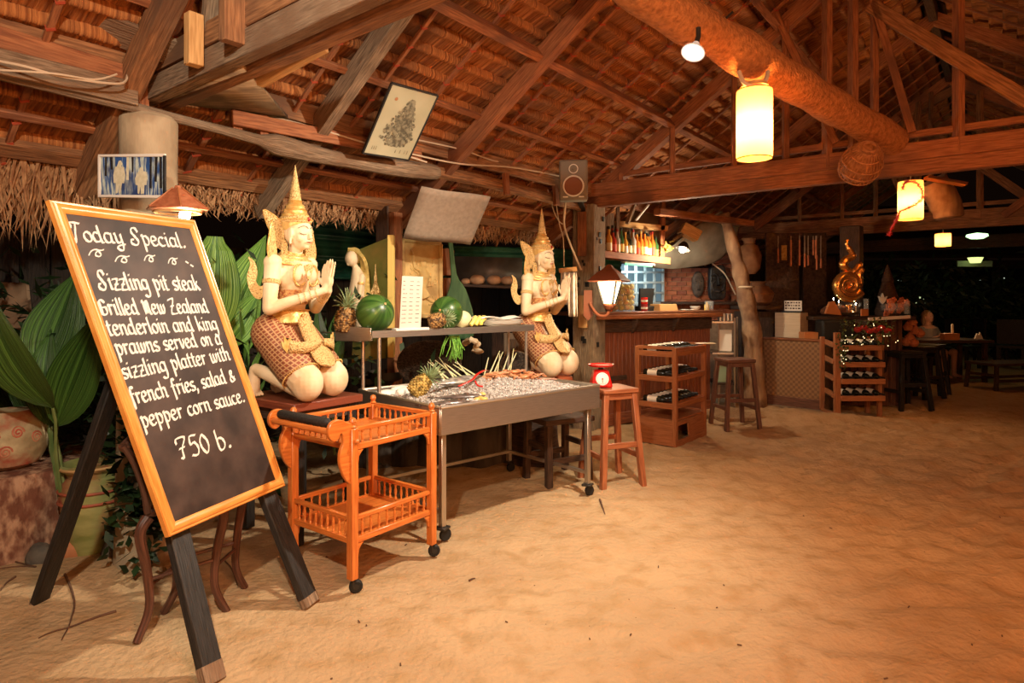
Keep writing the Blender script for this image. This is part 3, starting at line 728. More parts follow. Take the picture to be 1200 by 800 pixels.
def beads(mb, pts, r):
    P = [Vector(p) for p in pts]; L_ = 0
    for i in range(len(P)-1):
        seg = (P[i+1]-P[i]).length; k = 0
        while L_ < seg: mb.ball(P[i].lerp(P[i+1], L_/seg), r, 6, 4); L_ += r*2.4
        L_ -= seg
    return mb
def make_statue(name, label, loc, rz, group):
    st = thing(name, label, 'statue', loc, rz, group)
    P = lambda nm, mb, m, par=None, **k: part(nm, mb, m, par or st, world=False, **k)
    # --- one continuous body
    b = MB()
    for s in (-1, 1):
        limb(b, (.085*s, .10, .40), (.118*s, -.175, .125), .122, .102)
        b.ball((.118*s, -.190, .112), (.098, .095, .112), 20, 14)
        limb(b, (.112*s, -.14, .075), (.10*s, .225, .175), .062, .036)             # shin
        limb(b, (.10*s, .235, .17), (.10*s, .25, .06), .036, .040)                    # heel and sole
        b.ball((.10*s, .25, .045), (.048, .034, .042), 12, 8)
        for i, dx in enumerate((-.034, -.016, .001, .017, .032)):
            limb(b, ((.10+dx)*s, .25, .05), ((.10+dx*1.25)*s, .225-.004*abs(i-2), .010), .0105, .0095, 8)
        # arms: upper arm, forearm raised to the joined palms
        sh, el, wr = Vector((.158*s, .035, .835)), Vector((.205*s, .02, .555)), Vector((.020*s, -.235, .665))
        limb(b, sh, el, .052, .040); limb(b, el, wr, .040, .024)
        b.ball(sh, (.058, .054, .052))
        # hand: palm, four unequal fingers, thumb
        pc = Vector((.013*s, -.245, .725))
        b.ball(pc, (.013, .036, .052), 12, 8)
        limb(b, wr, pc-Vector((0, 0, .03)), .023, .02)
        for i, (dy, ln) in enumerate(((-.030, .082), (-.011, .098), (.009, .090), (.028, .070))):
            q0 = pc+Vector((0, dy*.95, .030)); q1 = q0+Vector((-.001*s, dy*.12-.006, ln*.5)); q2 = q1+Vector((-.002*s, -.012, ln*.5))
            limb(b, q0, q1, .0088, .0082, 8); limb(b, q1, q2, .0082, .0062, 8)
        limb(b, pc+Vector((.002*s, .028, -.02)), pc+Vector((.006*s, .052, .020)), .011, .0095, 8); limb(b, pc+Vector((.006*s, .052, .020)), pc+Vector((.003*s, .050, .055)), .0095, .0075, 8)
        b.ball((.058*s, -.058, .762), (.052, .040, .050), 16, 10)                      # breast
        b.ball((.083*s, -.03, 1.015), (.010, .020, .034), 10, 8)                       # ear
        limb(b, (.083*s, -.028, 1.0), (.083*s, -.030, .955), .010, .008, 8)
    b.ball((0, .12, .43), (.168, .138, .125), 24, 14); b.ball((0, .06, .52), (.108, .078, .10), 20, 12)
    b.tube([(0, .05, .47), (0, .035, .56), (0, .02, .66), (0, .015, .76), (0, .02, .84)], [.108, .082, .090, .12, .118], 24)
    b.ball((0, .015, .755), (.138, .088, .105), 24, 14); b.ball((0, .028, .845), (.150, .055, .045), 20, 10)
    b.tube([(0, .02, .85), (0, .008, .90), (0, -.005, .95)], [.058, .043, .046], 18)
    # head and face
    b.ball((0, -.012, 1.035), (.082, .092, .098), 28, 18); b.ball((0, -.042, .985), (.060, .060, .070), 24, 14)
    b.ball((0, -.078, .938), (.024, .022, .018), 12, 8)                                 # chin
    b.tube([(0, -.098, 1.045), (0, -.106, 1.02), (0, -.118, .995), (0, -.112, .985)], [.007, .009, .0115, .009], 10); b.ball((0, -.115, .990), (.015, .011, .008), 10, 8)
    for s in (-1, 1):
        b.ball((.034*s, -.080, 1.020), (.021, .014, .0115), 12, 8)                       # closed eyelid
        b.ball((.040*s, -.070, .985), (.026, .022, .024), 12, 8)
        b.tube([(.010*s, -.100, 1.052), (.034*s, -.094, 1.060), (.058*s, -.076, 1.048)], [.005, .006, .004], 8)
    b.ball((0, -.100, .968), (.021, .011, .0058), 12, 8); b.ball((0, -.099, .958), (.017, .011, .006), 12, 8)
    body = P('body', b, M['cream']); remesh(body, .0052, 3)
    # painted face
    ink = M['ink']; lip = mat('painted_lip', (.55, .16, .09), None, .45)
    for s in (-1, 1):
        P('eye_line', MB().tube(bez([(.014*s, -.0985, 1.0145), (.030*s, -.0975, 1.0105), (.046*s, -.0905, 1.0125), (.060*s, -.079, 1.020)], 4), .0016, 6), ink, body)
        P('brow', MB().tube(bez([(.010*s, -.1065, 1.050), (.028*s, -.1035, 1.062), (.048*s, -.091, 1.060), (.064*s, -.073, 1.048)], 4), .0018, 6), ink, body)
    P('lips', MB().tube(bez([(-.021, -.106, .963), (-.010, -.1105, .966), (0, -.112, .9635), (.010, -.1105, .966), (.021, -.106, .963)], 4), [.0035]*17, 6), lip, body)
    # --- wrap skirt over hips and thighs
    k = MB()
    for s in (-1, 1): limb(k, (.085*s, .105, .40), (.112*s, -.105, .19), .134, .121)
    k.ball((0, .105, .42), (.178, .145, .115), 24, 14); k.ball((0, .0, .27), (.09, .14, .10), 16, 10)
    sk = P('skirt', k, diam); remesh(sk, .008, 5)
    for s in (-1, 1):                                                                  # gold hem over each knee
        c = Vector((.1135*s, -.125, .172)); ax = Vector((.112*s-.085*s, -.20, -.215)).normalized()
        x = ax.cross(Z).normalized(); y = ax.cross(x)
        pts = [c+ax*.028+(x*math.cos(t*.2618)+y*math.sin(t*.2618))*.116 for t in range(25)]
        P('hem', beads(MB(), pts, .0055), M['gold2'])
    # --- belt, sashes
    g = M['gold']
    P('belt', MB().lathe([(.150, -.045), (.162, -.040), (.156, -.010), (.146, .0), (.140, .028), (.146, .034), (.132, .040)], (0, .058, .508), 36, sx=.90, sy=.82), M['gold2'])
    for z in (.470, .542): P('bead_row', beads(MB(), bust_ring((0, .058), .143+(.01 if z < .5 else -.012), .130+(.009 if z < .5 else -.010), 0, z), .005), g)
    P('belt_buckle', MB().ball((0, -.080, .505), (.030, .014, .030), 12, 8), g)
    # front panel falling from the buckle over the lap
    rows = []; ctr = bez([(0, -.092, .500), (-.004, -.128, .435), (-.006, -.180, .355), (-.006, -.240, .275), (-.006, -.290, .205)], 4)
    for i, p in enumerate(ctr):
        t = i/(len(ctr)-1); wd = .045+.060*t
        if t > .75: wd *= math.sqrt(max(.04, 1-((t-.75)/.25)**2))
        rows.append([p+Vector((wd*u_, .045*u_*u_*(1-.5*t), 0)) for u_ in (-1, -.6, -.2, .2, .6, 1)])
    P('front_panel', MB().sheet(rows), g, solid=.008)
    P('panel_beads', beads(MB(), [r[0] for r in rows]+[r[-1] for r in rows[::-1]], .0042), M['gold2'])
    # sash knotted across the lap, forked tails to both sides
    for s in (-1, 1):
        pts = bez([(.015*s, -.205, .350), (.07*s, -.210, .340), (.13*s, -.185, .325), (.195*s, -.120, .330)], 5); rows = []
        for i, p in enumerate(pts):
            t = i/(len(pts)-1); wd = .020+.020*t
            rows.append([p+Vector((0, -.004*(1-a_*a_), wd*a_)) for a_ in (-1, 0, 1)])
        P('sash', MB().sheet(rows), g, solid=.008)
        P('sash_tip', MB().prism([(0, -.038), (.035, -.020), (.062, .012), (.040, .010), (.058, .046), (.026, .030), (.018, .052), (0, .038)], .010, frame4((.192*s, -.122, .330), Vector((s*.7, .35, .35)), Z)), M['gold2'])
    # --- collar, chest bands, girdle
    col = MB()
    for i, (rx, ry, z) in enumerate(((.060, .050, .905), (.088, .068, .885), (.118, .084, .862), (.138, .096, .838))):
        col.tube(bust_ring((0, .018), rx, ry, 0, z, tilt=.020), .0085 if i < 3 else .007, 7, cap=False)
    rows = []
    for rx, ry, z in ((.052, .044, .908), (.080, .064, .892), (.112, .082, .868), (.142, .098, .838)):
        rows.append([Vector((p.x, p.y, p.z)) for p in bust_ring((0, .018), rx, ry, 0, z, tilt=.024)])
    P('collar', MB().sheet(rows), g, solid=.008); P('collar_rings', col, M['gold2'])
    P('pendant', flame([(0, .03), (.035, .02), (.03, -.02), (.0, -.07), (-.03, -.02), (-.035, .02)], .012, (0, -.096, .80), (1, 0, 0), Z), g)
    for s in (-1, 1):    # looped bead bands round the breast
        c = Vector((.058*s, -.060, .760)); pts = []
        for t in range(25):
            a = t*math.pi/12; x, z = .050*math.cos(a), .066*math.sin(a)
            yy = -.040*math.sqrt(max(0, 1-(x/.062)**2*.8-(z/.075)**2*.8))-.004
            pts.append(c+Vector((x, yy*.9-.002+abs(x+.02*s)*.1, z)))
        P('chest_beads', beads(MB(), pts, .0055), g)
        P('chest_band', MB().tube([p+Vector((.0, .004, 0)) for p in pts], .007, 6), M['gold2'])
        # armlet, bracelets
        a0 = Vector((.158*s, .035, .835)).lerp(Vector((.205*s, .02, .555)), .42)
        P('armlet', MB().lathe([(.046, -.014), (.052, -.012), (.054, 0), (.052, .012), (.046, .014)], a0, 20, axis=Vector((.047*s, -.015, -.28))), g)
        e0, w0 = Vector((.205*s, .02, .555)), Vector((.020*s, -.235, .665))
        for t in (.56, .66, .76, .86): P('bracelet', beads(MB(), [ (lambda q, x_, y_: [q+(x_*math.cos(R(a))+y_*math.sin(R(a)))*(.042-.019*t) for a in range(0, 361, 20)])(e0.lerp(w0, t), (w0-e0).cross(Z).normalized(), (w0-e0).cross((w0-e0).cross(Z)).normalized())][0], .0045), g)
        # flame wings at shoulder, upper arm, and behind the ear
        P('shoulder_flame', flame([(-.030, -.02), (-.036, .05), (-.022, .13), (.004, .215), (.020, .13), (.036, .05), (.022, -.01)], .016, (.172*s, .03, .865), Vector((s, -.12, 0)), Z), g)
        P('flame_rim', MB().tube(bez([p4 for p4 in [Vector((.172*s, .03, .865))+Vector((s, -.12, 0)).normalized()*a+Z*c2 for a, c2 in ((-.036, .0), (-.040, .05), (-.026, .13), (.002, .22), (.024, .13), (.040, .05), (.026, -.01))]], 3), .006, 6), M['gold2'])
        arm = Vector((.19*s, .06, .66)); dx = Vector((s*.75, .65, 0)).normalized()
        P('arm_flame', flame([(0, .0), (.03, -.045), (.065, -.035), (.095, .02), (.105, .09), (.088, .16), (.098, .205), (.060, .17), (.048, .11), (.055, .06), (.035, .03), (.01, .04)], .015, arm, dx, Z), g)
        P('ear_wing', flame([(-.01, -.09), (.03, -.06), (.045, .0), (.075, .06), (.10, .15), (.055, .13), (.015, .10), (-.015, .06), (-.02, -.02)], .014, (.080*s, .045, 1.005), Vector((s*.55, .83, 0)), Vector((0, 0, 1))), g)
        P('wing_rim', MB().tube(bez([Vector((.080*s, .045, 1.005))+Vector((s*.55, .83, 0)).normalized()*a+Z*c2 for a, c2 in ((-.01, -.09), (.032, -.06), (.048, .0), (.078, .06), (.104, .155), (.055, .134), (.012, .10), (-.02, .06))], 3), .0055, 6), M['gold2'])
        P('ear_drop', flame([(0, .02), (.018, .0), (.020, -.06), (.0, -.13), (-.014, -.06), (-.014, .0)], .012, (.090*s, .005, .955), Vector((s*.3, .95, 0)), Z), g)
    P('waist_corset', MB().lathe([(.090, -.04), (.096, -.02), (.095, .0), (.101, .03), (.106, .05)], (0, .030, .62), 30, sx=1.06, sy=.98), mat('corset', (.36, .12, .05), (.70, .42, .16), .5, scale=60, bump=.5, contrast=(.4, .6)))
    # --- crown
    P('hair_cap', MB().lathe([(.088, -.03), (.096, .0), (.098, .03), (.090, .055), (.070, .075)], (0, .008, 1.07), 30, sx=.92, sy=1.02), M['gold2'])
    cr = P('crown_band', MB().lathe([(.090, -.016), (.100, -.010), (.104, .006), (.098, .022), (.088, .026), (.086, .034), (.080, .036)], (0, .004, 1.098), 32, sx=.90, sy=1.02), g)
    P('crown_beads', beads(MB(), bust_ring((0, .004), .094, .105, 0, 1.106), .0065), M['gold2'], cr)
    P('crown_tiers', MB().lathe([(.080, 0), (.083, .012), (.072, .020), (.070, .034), (.074, .040), (.060, .050), (.056, .062), (.060, .068), (.046, .078), (.040, .092), (.043, .098), (.032, .106)], (0, .006, 1.128), 28), M['gold2'])
    sp_ = [(.026, .10), (.036, .112), (.038, .125), (.033, .15)]
    for i in range(10): t = i/9; r = .031*(1-t)+.004; sp_ += [(r, .16+.17*t), (r*.86, .168+.17*t)]
    sp_ += [(.002, .345)]
    P('spire', MB().lathe(sp_, (0, .006, 1.128-.02), 20), g)
    P('crest_gem', MB().ball((0, -.102, 1.108), (.012, .008, .014), 10, 8), mat('crest_gem', (.35, .03, .02), None, .2))
    return st
s1 = make_statue('kneeling_statue', 'cream and gilt kneeling praying statue with tall spire crown, nearest, behind the orange trolley', (-1.30, 3.80, .83), R(67), 'kneeling praying statues')
s1.scale = (.96, .96, .96)
s2 = dup(s1, (.262, 5.46, .765), R(49), 'cream and gilt kneeling praying statue in front of the timber post, beyond the fish counter')
s2.scale = (.99, .99, .99)
# plinths
p1 = thing('statue_table', 'low dark wooden table carrying the nearest kneeling statue', 'table', (-1.33, 3.94, 0), R(54))
rb = mat('reddish_slab', (.16, .035, .018), (.28, .075, .035), .4, scale=3, stretch=WS, uv=True, bump=.1, coat=.3)
part('table_top', MB().box((0, .0, .800), (.50, .62, .05)), rb, p1, world=False, bevel=.006)
part('apron', MB().box((0, .0, .735), (.42, .54, .07)), M['wood_dark'], p1, world=False, bevel=.003)
for x in (-.19, .19):
    for y in (-.25, .25): part('leg', MB().beam((x, y, 0), (x, y, .77), .06, .06, (1, 0, 0)), M['black_wood'], p1, world=False, bevel=.004)
p2 = thing('statue_stand', 'dark stump stand with a rounded red-brown slab under the far statue', 'stand', (.235, 5.50, 0), R(60))
part('slab', MB().lathe([(.30, 0), (.325, .02), (.32, .05), (.29, .06), (0, .06)], (0, .06, .70), 24, sx=.85, sy=1.12), mat('red_slab', (.35, .07, .03), (.45, .13, .05), .4, scale=4, bump=.1, coat=.4), p2, world=False)
part('stump', MB().lathe([(.24, 0), (.21, .2), (.20, .5), (.22, .70)], (0, .05, 0), 18), M['wood_dark'], p2, world=False)

# ================================================================ STEEL FISH COUNTER
cF = Vector((-.41, 3.62, 0)); ca = Vector((.743, .670, 0)).normalized(); cb_ = Vector((-.670, .743, 0)).normalized(); CL, CW, CH_ = 1.40, .95, .795
yawc = math.atan2(ca.y, ca.x)
def C(a, b2, z): return cF + ca*a + cb_*b2 + Z*z
ct = thing('fish_counter', 'stainless steel display counter on casters with an overshelf, filled with crushed ice', 'counter', C(CL/2, CW/2, 0))
for p, q in ((C(0, 0, 0), C(CL, 0, 0)), (C(CL, 0, 0), C(CL, CW, 0)), (C(CL, CW, 0), C(0, CW, 0)), (C(0, CW, 0), C(0, 0, 0))):
    part('side_panel', MB().beam(p+Z*(CH_-.08), q+Z*(CH_-.08), .012, .16), M['steel'], ct, bevel=.003)
    part('rim', MB().tube([p+Z*CH_, q+Z*CH_], .011, 8), M['steel'], ct)
part('basin', MB().box(C(CL/2, CW/2, CH_-.15), (CL-.02, CW-.02, .01), yawc), M['steel'], ct)
for a, b2 in ((.05, .05), (CL-.07, .05), (CL-.07, CW-.05), (.05, CW-.05)):
    lg = part('leg', MB().beam(C(a, b2, .09), C(a, b2, CH_-.155), .034, .034, ca), M['steel'], ct, bevel=.003)
    w = MB().lathe([(0, -.013), (.032, -.013), (.038, 0), (.032, .013), (0, .013)], C(a, b2, .038)+ca*.02, 16, axis=cb_*.9+ca*.3)
    part('caster', w, M['black'], lg)
    part('caster_plate', MB().box(C(a, b2, .083), (.07, .07, .014), yawc+.4), M['dark_metal'], lg, bevel=.002)
part('stretcher', MB().beam(C(.05, CW-.05, .17), C(.05, .05, .17), .022, .022), M['steel'], ct)
part('stretcher', MB().beam(C(CL-.07, CW-.05, .17), C(CL-.07, .05, .17), .022, .022), M['steel'], ct)
part('stretcher', MB().beam(C(.05, CW-.05, .17), C(CL-.07, CW-.05, .17), .022, .022), M['steel'], ct)
# overshelf
SZ = 1.20; sb0, sb1 = .69, .94
for a, b2 in ((.012, sb0+.015), (CL-.06, sb0+.015), (.012, sb1-.02), (CL-.06, sb1-.02)):
    part('shelf_post', MB().tube([C(a, b2, CH_-.14), C(a, b2, SZ-.02)], .0125, 10), M['steel'], ct)
sh = part('overshelf', MB().box(C(CL/2-.025, (sb0+sb1)/2, SZ-.004), (CL+.05, sb1-sb0+.01, .006), yawc), M['steel'], ct)
for p, q in ((C(-.05, sb0, 0), C(CL+.015, sb0, 0)), (C(CL+.015, sb0, 0), C(CL+.015, sb1, 0)), (C(CL+.015, sb1, 0), C(-.05, sb1, 0))):
    part('shelf_edge', MB().beam(p+Z*(SZ-.012), q+Z*(SZ-.012), .008, .048), M['steel'], sh, bevel=.002)
part('side_tray', MB().raw([C(-.05, .70, SZ-.006), C(-.05, .94, SZ-.006), C(-.30, 1.10, SZ-.006), C(-.16, .95, SZ-.006)], [(0, 1, 2, 3)]), M['steel'], sh, solid=.006)
part('side_flap', MB().beam(C(-.05, sb0+.01, SZ-.012), C(-.055, sb0+.01, SZ-.012)+(-ca*.12+cb_*.25), .008, .085, Z, h1=.10), M['steel'], sh, bevel=.002)

# crushed ice
ice_m = mat('crushed_ice', (.42, .36, .32), (.78, .73, .68), .22, scale=70, bump=1.0, bscale=60, spec=.9)
nt, b = nodes_of(ice_m); b.inputs['Transmission Weight'].default_value = .25
def ice_z(a, b2):
    d = ((a-.80)/.50)**2+((b2-.42)/.36)**2
    e = min(a, CL-a, b2, CW-b2); e = max(0, min(1, e/.10))
    return CH_ - .045 + e*(.015+.085*math.exp(-d)) + .012*noise.noise(Vector((a*9, b2*9, 2)))
mb = MB(); NA, NB = 150, 100; rnd = random.Random(4)
pts = [[C(.012+(CL-.024)*i/NA, .012+(CW-.024)*j/NB, ice_z(.012+(CL-.024)*i/NA, .012+(CW-.024)*j/NB)+rnd.uniform(-.005, .006)) for i in range(NA+1)] for j in range(NB+1)]
mb.sheet(pts)
tag(part('crushed_ice', mb, ice_m, loc=C(CL/2, CW/2, CH_-.05), smooth=False), 'bed of crushed ice heaped in the steel counter', 'ice', kind='stuff')
mb = MB()
for i in range(1100):
    a, b2 = rnd.uniform(.03, CL-.03), rnd.uniform(.03, CW-.03); s_ = rnd.uniform(.007, .016)
    c = C(a, b2, ice_z(a, b2)+s_*.3); rot = Matrix.Rotation(rnd.uniform(0, 6), 3, 'Z') @ Matrix.Rotation(rnd.uniform(0, 3), 3, 'X')
    mb.box(c, (s_*2, s_*1.4, s_), rot=rot)
tag(part('ice_cubes', mb, ice_m, loc=C(CL/2, CW/2, CH_), smooth=False), 'loose chips of ice scattered over the ice bed', 'ice', kind='stuff')

# ---------------- fruit and plants
def pine_mesh(h=.20, r=.062):
    b_ = MB(); n = 13; rows = 11
    b_.lathe([(r*.55, .0), (r*.9, h*.12), (r, h*.4), (r*.97, h*.7), (r*.7, h*.95), (.01, h)], (0, 0, 0), 18)
    for i in range(rows):
        z = h*(.06+.88*i/(rows-1)); t = z/h; rr = r*(1-abs(t-.45)**2.2*1.7)
        for k_ in range(n):
            a = 6.2832*(k_+(i % 2)*.5)/n; c = Vector((rr*math.cos(a), rr*math.sin(a), z)); nn = Vector((math.cos(a), math.sin(a), (t-.5)*.8)).normalized()
            x = nn.cross(Z).normalized(); y = nn.cross(x); q = h/rows*.62; o = len(b_.v)
            b_.v += [c-x*q, c-y*q, c+x*q, c+y*q, c+nn*.010]
            for e in range(4): b_.face((o+e, o+(e+1) % 4, o+4))
    return b_
def crown_mesh(h, base, rnd, ln=.12, n=34):
    b_ = MB()
    for i in range(n):
        a = i*2.4; t = i/n; l = ln*(.55+.6*t if t < .6 else 1.2-.3*t); e = R(15+70*t)
        d = Vector((math.cos(a)*math.cos(e), math.sin(a)*math.cos(e), math.sin(e))); sd = Vector((-math.sin(a), math.cos(a), 0)); p = Vector((0, 0, h))+Vector((math.cos(a), math.sin(a), 0))*base*(1-t)+Z*t*.03
        w_ = .011*(1.15-.4*t); o = len(b_.v)
        for k_ in range(5):
            s_ = k_/4; q = p+d*l*s_-Z*(s_**2)*l*.45*(1-t*.8); wd = w_*(1-s_**1.6)
            b_.v += [q-sd*wd+d.cross(sd)*-.003, q-d.cross(sd)*.0, q+sd*wd+d.cross(sd)*-.003]
        for k_ in range(4):
            q = o+k_*3; b_.face((q, q+1, q+4, q+3), [(0, .2*k_), (.5, .2*k_), (.5, .2*k_+.2), (0, .2*k_+.2)]); b_.face((q+1, q+2, q+5, q+4), [(.5, .2*k_), (1, .2*k_), (1, .2*k_+.2), (.5, .2*k_+.2)])
    return b_
M['pine_skin'] = mat('pineapple_skin', (.07, .035, .015), (.42, .24, .08), .6, scale=45, contrast=(.42, .58), bump=.5)
M['pine_yellow'] = mat('ripe_pineapple_skin', (.16, .10, .02), (.55, .38, .10), .6, scale=45, contrast=(.40, .55), bump=.5)
M['pine_leaf'] = mat('pineapple_leaf', (.16, .24, .10), (.38, .48, .26), .5, scale=20)
def pineapple(loc, tilt, label, h=.20, r=.062, ln=.12, m_='pine_skin'):
    t = thing('pineapple', label, 'pineapple', loc, 0, 'pineapples on the counter'); t.rotation_euler = tilt
    part('fruit', pine_mesh(h, r), M[m_], t, world=False, smooth=False); part('crown', crown_mesh(h-.01, .02, random, ln), M['pine_leaf'], t, world=False, smooth=False, solid=.0015)
    return t
a_, b__ = -.02, .70
pineapple(Vector((-1.12, 4.20, SZ)), (0, R(8), 0), 'dark pineapple standing upright with a spiky crown at the left end of the overshelf', .17, .066, .135)
pineapple(C(.41, .71, SZ+.055), (R(0), R(78), R(25)), 'small pineapple lying on its side beside the menu card, crown to the right', .12, .050, .085)
pineapple(C(.13, .50, CH_+.012), (R(10), R(48), R(38)), 'ripe yellow pineapple leaning on the ice at the left end of the counter', .15, .058, .125, 'pine_yellow')
melon = bpy.data.materials.new('watermelon'); 
melon = mat('watermelon_rind', (.018, .065, .010), (.075, .17, .030), .35, scale=1.0, stretch=(14, 3, 1), uv=True, contrast=(.40, .60), coat=.1, detail=6)
def watermelon(c, r, tilt, label):
    t = thing('watermelon', label, 'watermelon', c, 0, 'watermelons on the overshelf'); t.rotation_euler = tilt
    b_ = MB().ball((0, 0, 0), (r, r, r*.96), 40, 24); b_.uv = [(u*1.0, v*.25) for u, v in b_.uv]
    part('rind', b_, melon, t, world=False); part('stem_scar', MB().lathe([(.0, 0), (.006, 0), (.009, .004), (.003, .007)], (0, 0, r*.955), 10), M['wood_pale'], t, world=False)
    return t
watermelon(C(.03, .79, SZ+.125), .128, (R(60), R(0), R(50)), 'whole green watermelon with dark stripes at the left of the overshelf')
watermelon(C(.67, .86, SZ+.118), .122, (R(80), R(10), R(-20)), 'paler watermelon behind the lying pineapple on the overshelf')
# menu card in a holder
mc = thing('menu_card', 'tall white price list card standing between the two watermelons', 'menu card', C(.24, .72, SZ))
up = (Z*.97 + cb_*.16 + ca*.16).normalized(); rt = (ca*.97+cb_*.2); o0 = C(.165, .705, SZ+.012)
part('card', MB().quad(o0, o0+rt*.205, o0+rt*.205+up*.375, o0+up*.375), mat('menu_paper', (.60, .55, .47), None, .85), mc, solid=.002, smooth=False)
part('card_foot', MB().box(C(.26, .71, SZ+.012), (.27, .06, .02), yawc), M['white'], mc, bevel=.004)
mb = MB(); rnd = random.Random(8); nrm = rt.cross(up).normalized()*(1)
if nrm.dot(Vector((0, -1, 0))) < 0: nrm = -nrm
for i in range(11):
    y = .335-.029*i
    for x0, n_ in ((.014, 5 if i > 2 else 3), (.080, 4), (.145, 4)):
        x = x0
        for k_ in range(n_):
            w_ = rnd.uniform(.005, .009); h_ = rnd.uniform(.003, .0055); p = o0+rt*x+up*y+nrm*.0018
            mb.quad(p, p+rt*w_, p+rt*w_+up*h_, p+up*h_); x += w_+.0012
part('list_lines', mb, M['ink'], mc, smooth=False, kind='stuff')
# bananas / pale melon, folded white towels
bn_ = mat('banana_skin', (.80, .62, .10), (.88, .74, .25), .5, scale=9)
for i in range(3):
    p = C(.80+.03*i, .74, SZ); pp = bez([p+ca*.02*i+Z*.02, p+Z*.05+ca*(.03+.01*i), p+Z*.075+ca*(.06+.02*i)+cb_*.02, p+Z*.08+ca*.1+cb_*.06], 5)
    tag(part('banana', MB().tube(pp, [.004]+[.016]*13+[.010, .006], 8), bn_, loc=p), ('left', 'middle', 'right')[i]+' of the three yellow bananas beside the paler watermelon', 'banana', 'bananas on the overshelf')
tag(part('honey_melon', MB().ball(C(.82, .86, SZ+.065), (.07, .065, .065)), mat('pale_melon', (.72, .66, .36), (.80, .74, .45), .5, scale=12), loc=C(.90, .84, SZ)), 'pale yellow melon wedged between watermelon and white platter', 'melon')
plm = mat('platter_white', (.86, .84, .78), None, .3)
pl = thing('white_platter', 'stack of white oval platters at the right end of the overshelf', 'platter', C(1.16, .79, SZ))
for i in range(3): part('platter', MB().lathe([(.06, 0), (.10, .006), (.145, .026), (.148, .029), (.10, .012), (0, .010)], C(1.16, .79, SZ+.002+.012*i), 28, sx=1.35, sy=.8, xdir=ca), plm, pl)
rows = [[C(.90+.40*u_, .72+.16*v_, SZ+.070+.010*math.sin(u_*8)+.006*math.sin(v_*7+u_*4)) for u_ in [k_/14 for k_ in range(15)]] for v_ in [k_/7 for k_ in range(8)]]
tag(part('plastic_sheet', MB().sheet(rows), M['paper'], loc=C(1.1, .79, SZ+.04), solid=.004), 'crumpled white paper lying over the stacked platters', 'paper')
# long-leaf herbs hanging on the overshelf edge
hb = mat('leaf_green', (.10, .30, .03), (.22, .48, .07), .5, scale=15)
mb = MB(); rnd = random.Random(2)
for i in range(22):
    p = C(.62+rnd.uniform(-.04, .08), .74, SZ-.05); q = p+Vector((rnd.uniform(-.05, .05), -.02, -rnd.uniform(.10, .2))); mb.tube([p, p.lerp(q, .5)+ca*rnd.uniform(-.02, .02), q], [.004, .005, .002], 5)
tag(part('spring_onion', mb, hb, loc=C(.62, .74, SZ-.1), kind='stuff'), 'bunch of green spring onion leaves hanging under the overshelf', 'herbs', kind='stuff')
# ---------------- fish and shellfish on the ice
fish_m = mat('fish_skin', (.16, .14, .12), (.42, .38, .33), .3, scale=30, contrast=(.4, .6), spec=.8, bump=.2)
fish_d = mat('dark_fish_skin', (.045, .035, .03), (.14, .10, .085), .3, scale=25, spec=.7, bump=.2)
def fish(c, ln, hd, label, m_, rz, roll=0, group=None):
    t = thing('fish', label, 'fish', c, rz, group); t.rotation_euler = (roll, 0, rz)
    b_ = MB(); n = 16; secs = [(0, .012), (.06, .035), (.15, .068), (.28, .092), (.45, .098), (.62, .075), (.78, .042), (.88, .026), (.93, .03)]
    prof = [Vector((-ln/2+s_*ln, 0, 0)) for s_, _ in secs]; o = len(b_.v)
    for (s_, h_) in secs:
        for k_ in range(n):
            a = 6.2832*k_/n; b_.v.append(Vector((-ln/2+s_*ln, h_*ln*1.25*math.cos(a), h_*ln*.55*math.sin(a)+.03*ln)))
    for i in range(len(secs)-1):
        for k_ in range(n): q = i*n; k2 = (k_+1) % n; b_.face((q+k_, q+k2, q+n+k2, q+n+k_))
    b_.face(list(range(n))); b_.face([(len(secs)-1)*n+k_ for k_ in range(n)])
    part('body', b_, m_, t, world=False)
    part('tail_fin', MB().prism([(0, 0), (ln*.06, .02*ln), (ln*.15, ln*.10), (ln*.11, 0), (ln*.15, -ln*.10), (ln*.06, -.02*ln)], .006, Matrix.Translation((ln*.41, 0, .03*ln))), m_, t, world=False)
    part('dorsal_fin', MB().prism([(-.15*ln, .10*ln), (-.05*ln, .16*ln), (.10*ln, .145*ln), (.22*ln, .07*ln), (0, .09*ln)], .005, Matrix.Translation((0, 0, .03*ln))), m_, t, world=False)
    part('pectoral_fin', MB().prism([(0, 0), (.08*ln, .03*ln), (.10*ln, -.02*ln), (.02*ln, -.035*ln)], .004, Matrix.Translation((-.2*ln, -.01, .085*ln))), m_, t, world=False)
    part('eye', MB().ball((-ln*.40, .02*ln, .055*ln), .009), M['white'], t, world=False)
    return t
def onice(a, b2, dz=0): return C(a, b2, ice_z(a, b2)+dz)
f1 = fish(onice(.62, .50, .006), .62, 0, 'large silver grey fish on top of the ice heap with red ribbon across', fish_m, yawc+.10)
pp = [onice(.40, .36, .03), onice(.50, .35, .055), onice(.58, .38, .070), onice(.68, .43, .075), onice(.76, .50, .070)]
rib = MB(); q = bez(pp, 5); rib.sheet([[p-cb_*.010 for p in q], [p+cb_*.010+Z*.003 for p in q]])
tag(part('red_ribbon', rib, M['red'], loc=pp[2], solid=.003), 'red ribbon tied across the large silver fish', 'ribbon')
tag(part('ribbon_end', MB().tube(bez([onice(.52, .33, .05), onice(.50, .28, .035), onice(.51, .24, .03)], 4), .006, 6), M['red'], loc=pp[0]), 'short red ribbon end hanging down over the ice', 'ribbon')
fish(onice(.16, .16, .002), .34, 0, 'dark slender fish at the front left corner of the ice', fish_d, yawc+2.9)
fish(onice(.30, .22, .004), .34, 0, 'dark fish with its head toward the corner, behind the corner fish', fish_d, yawc+2.7)
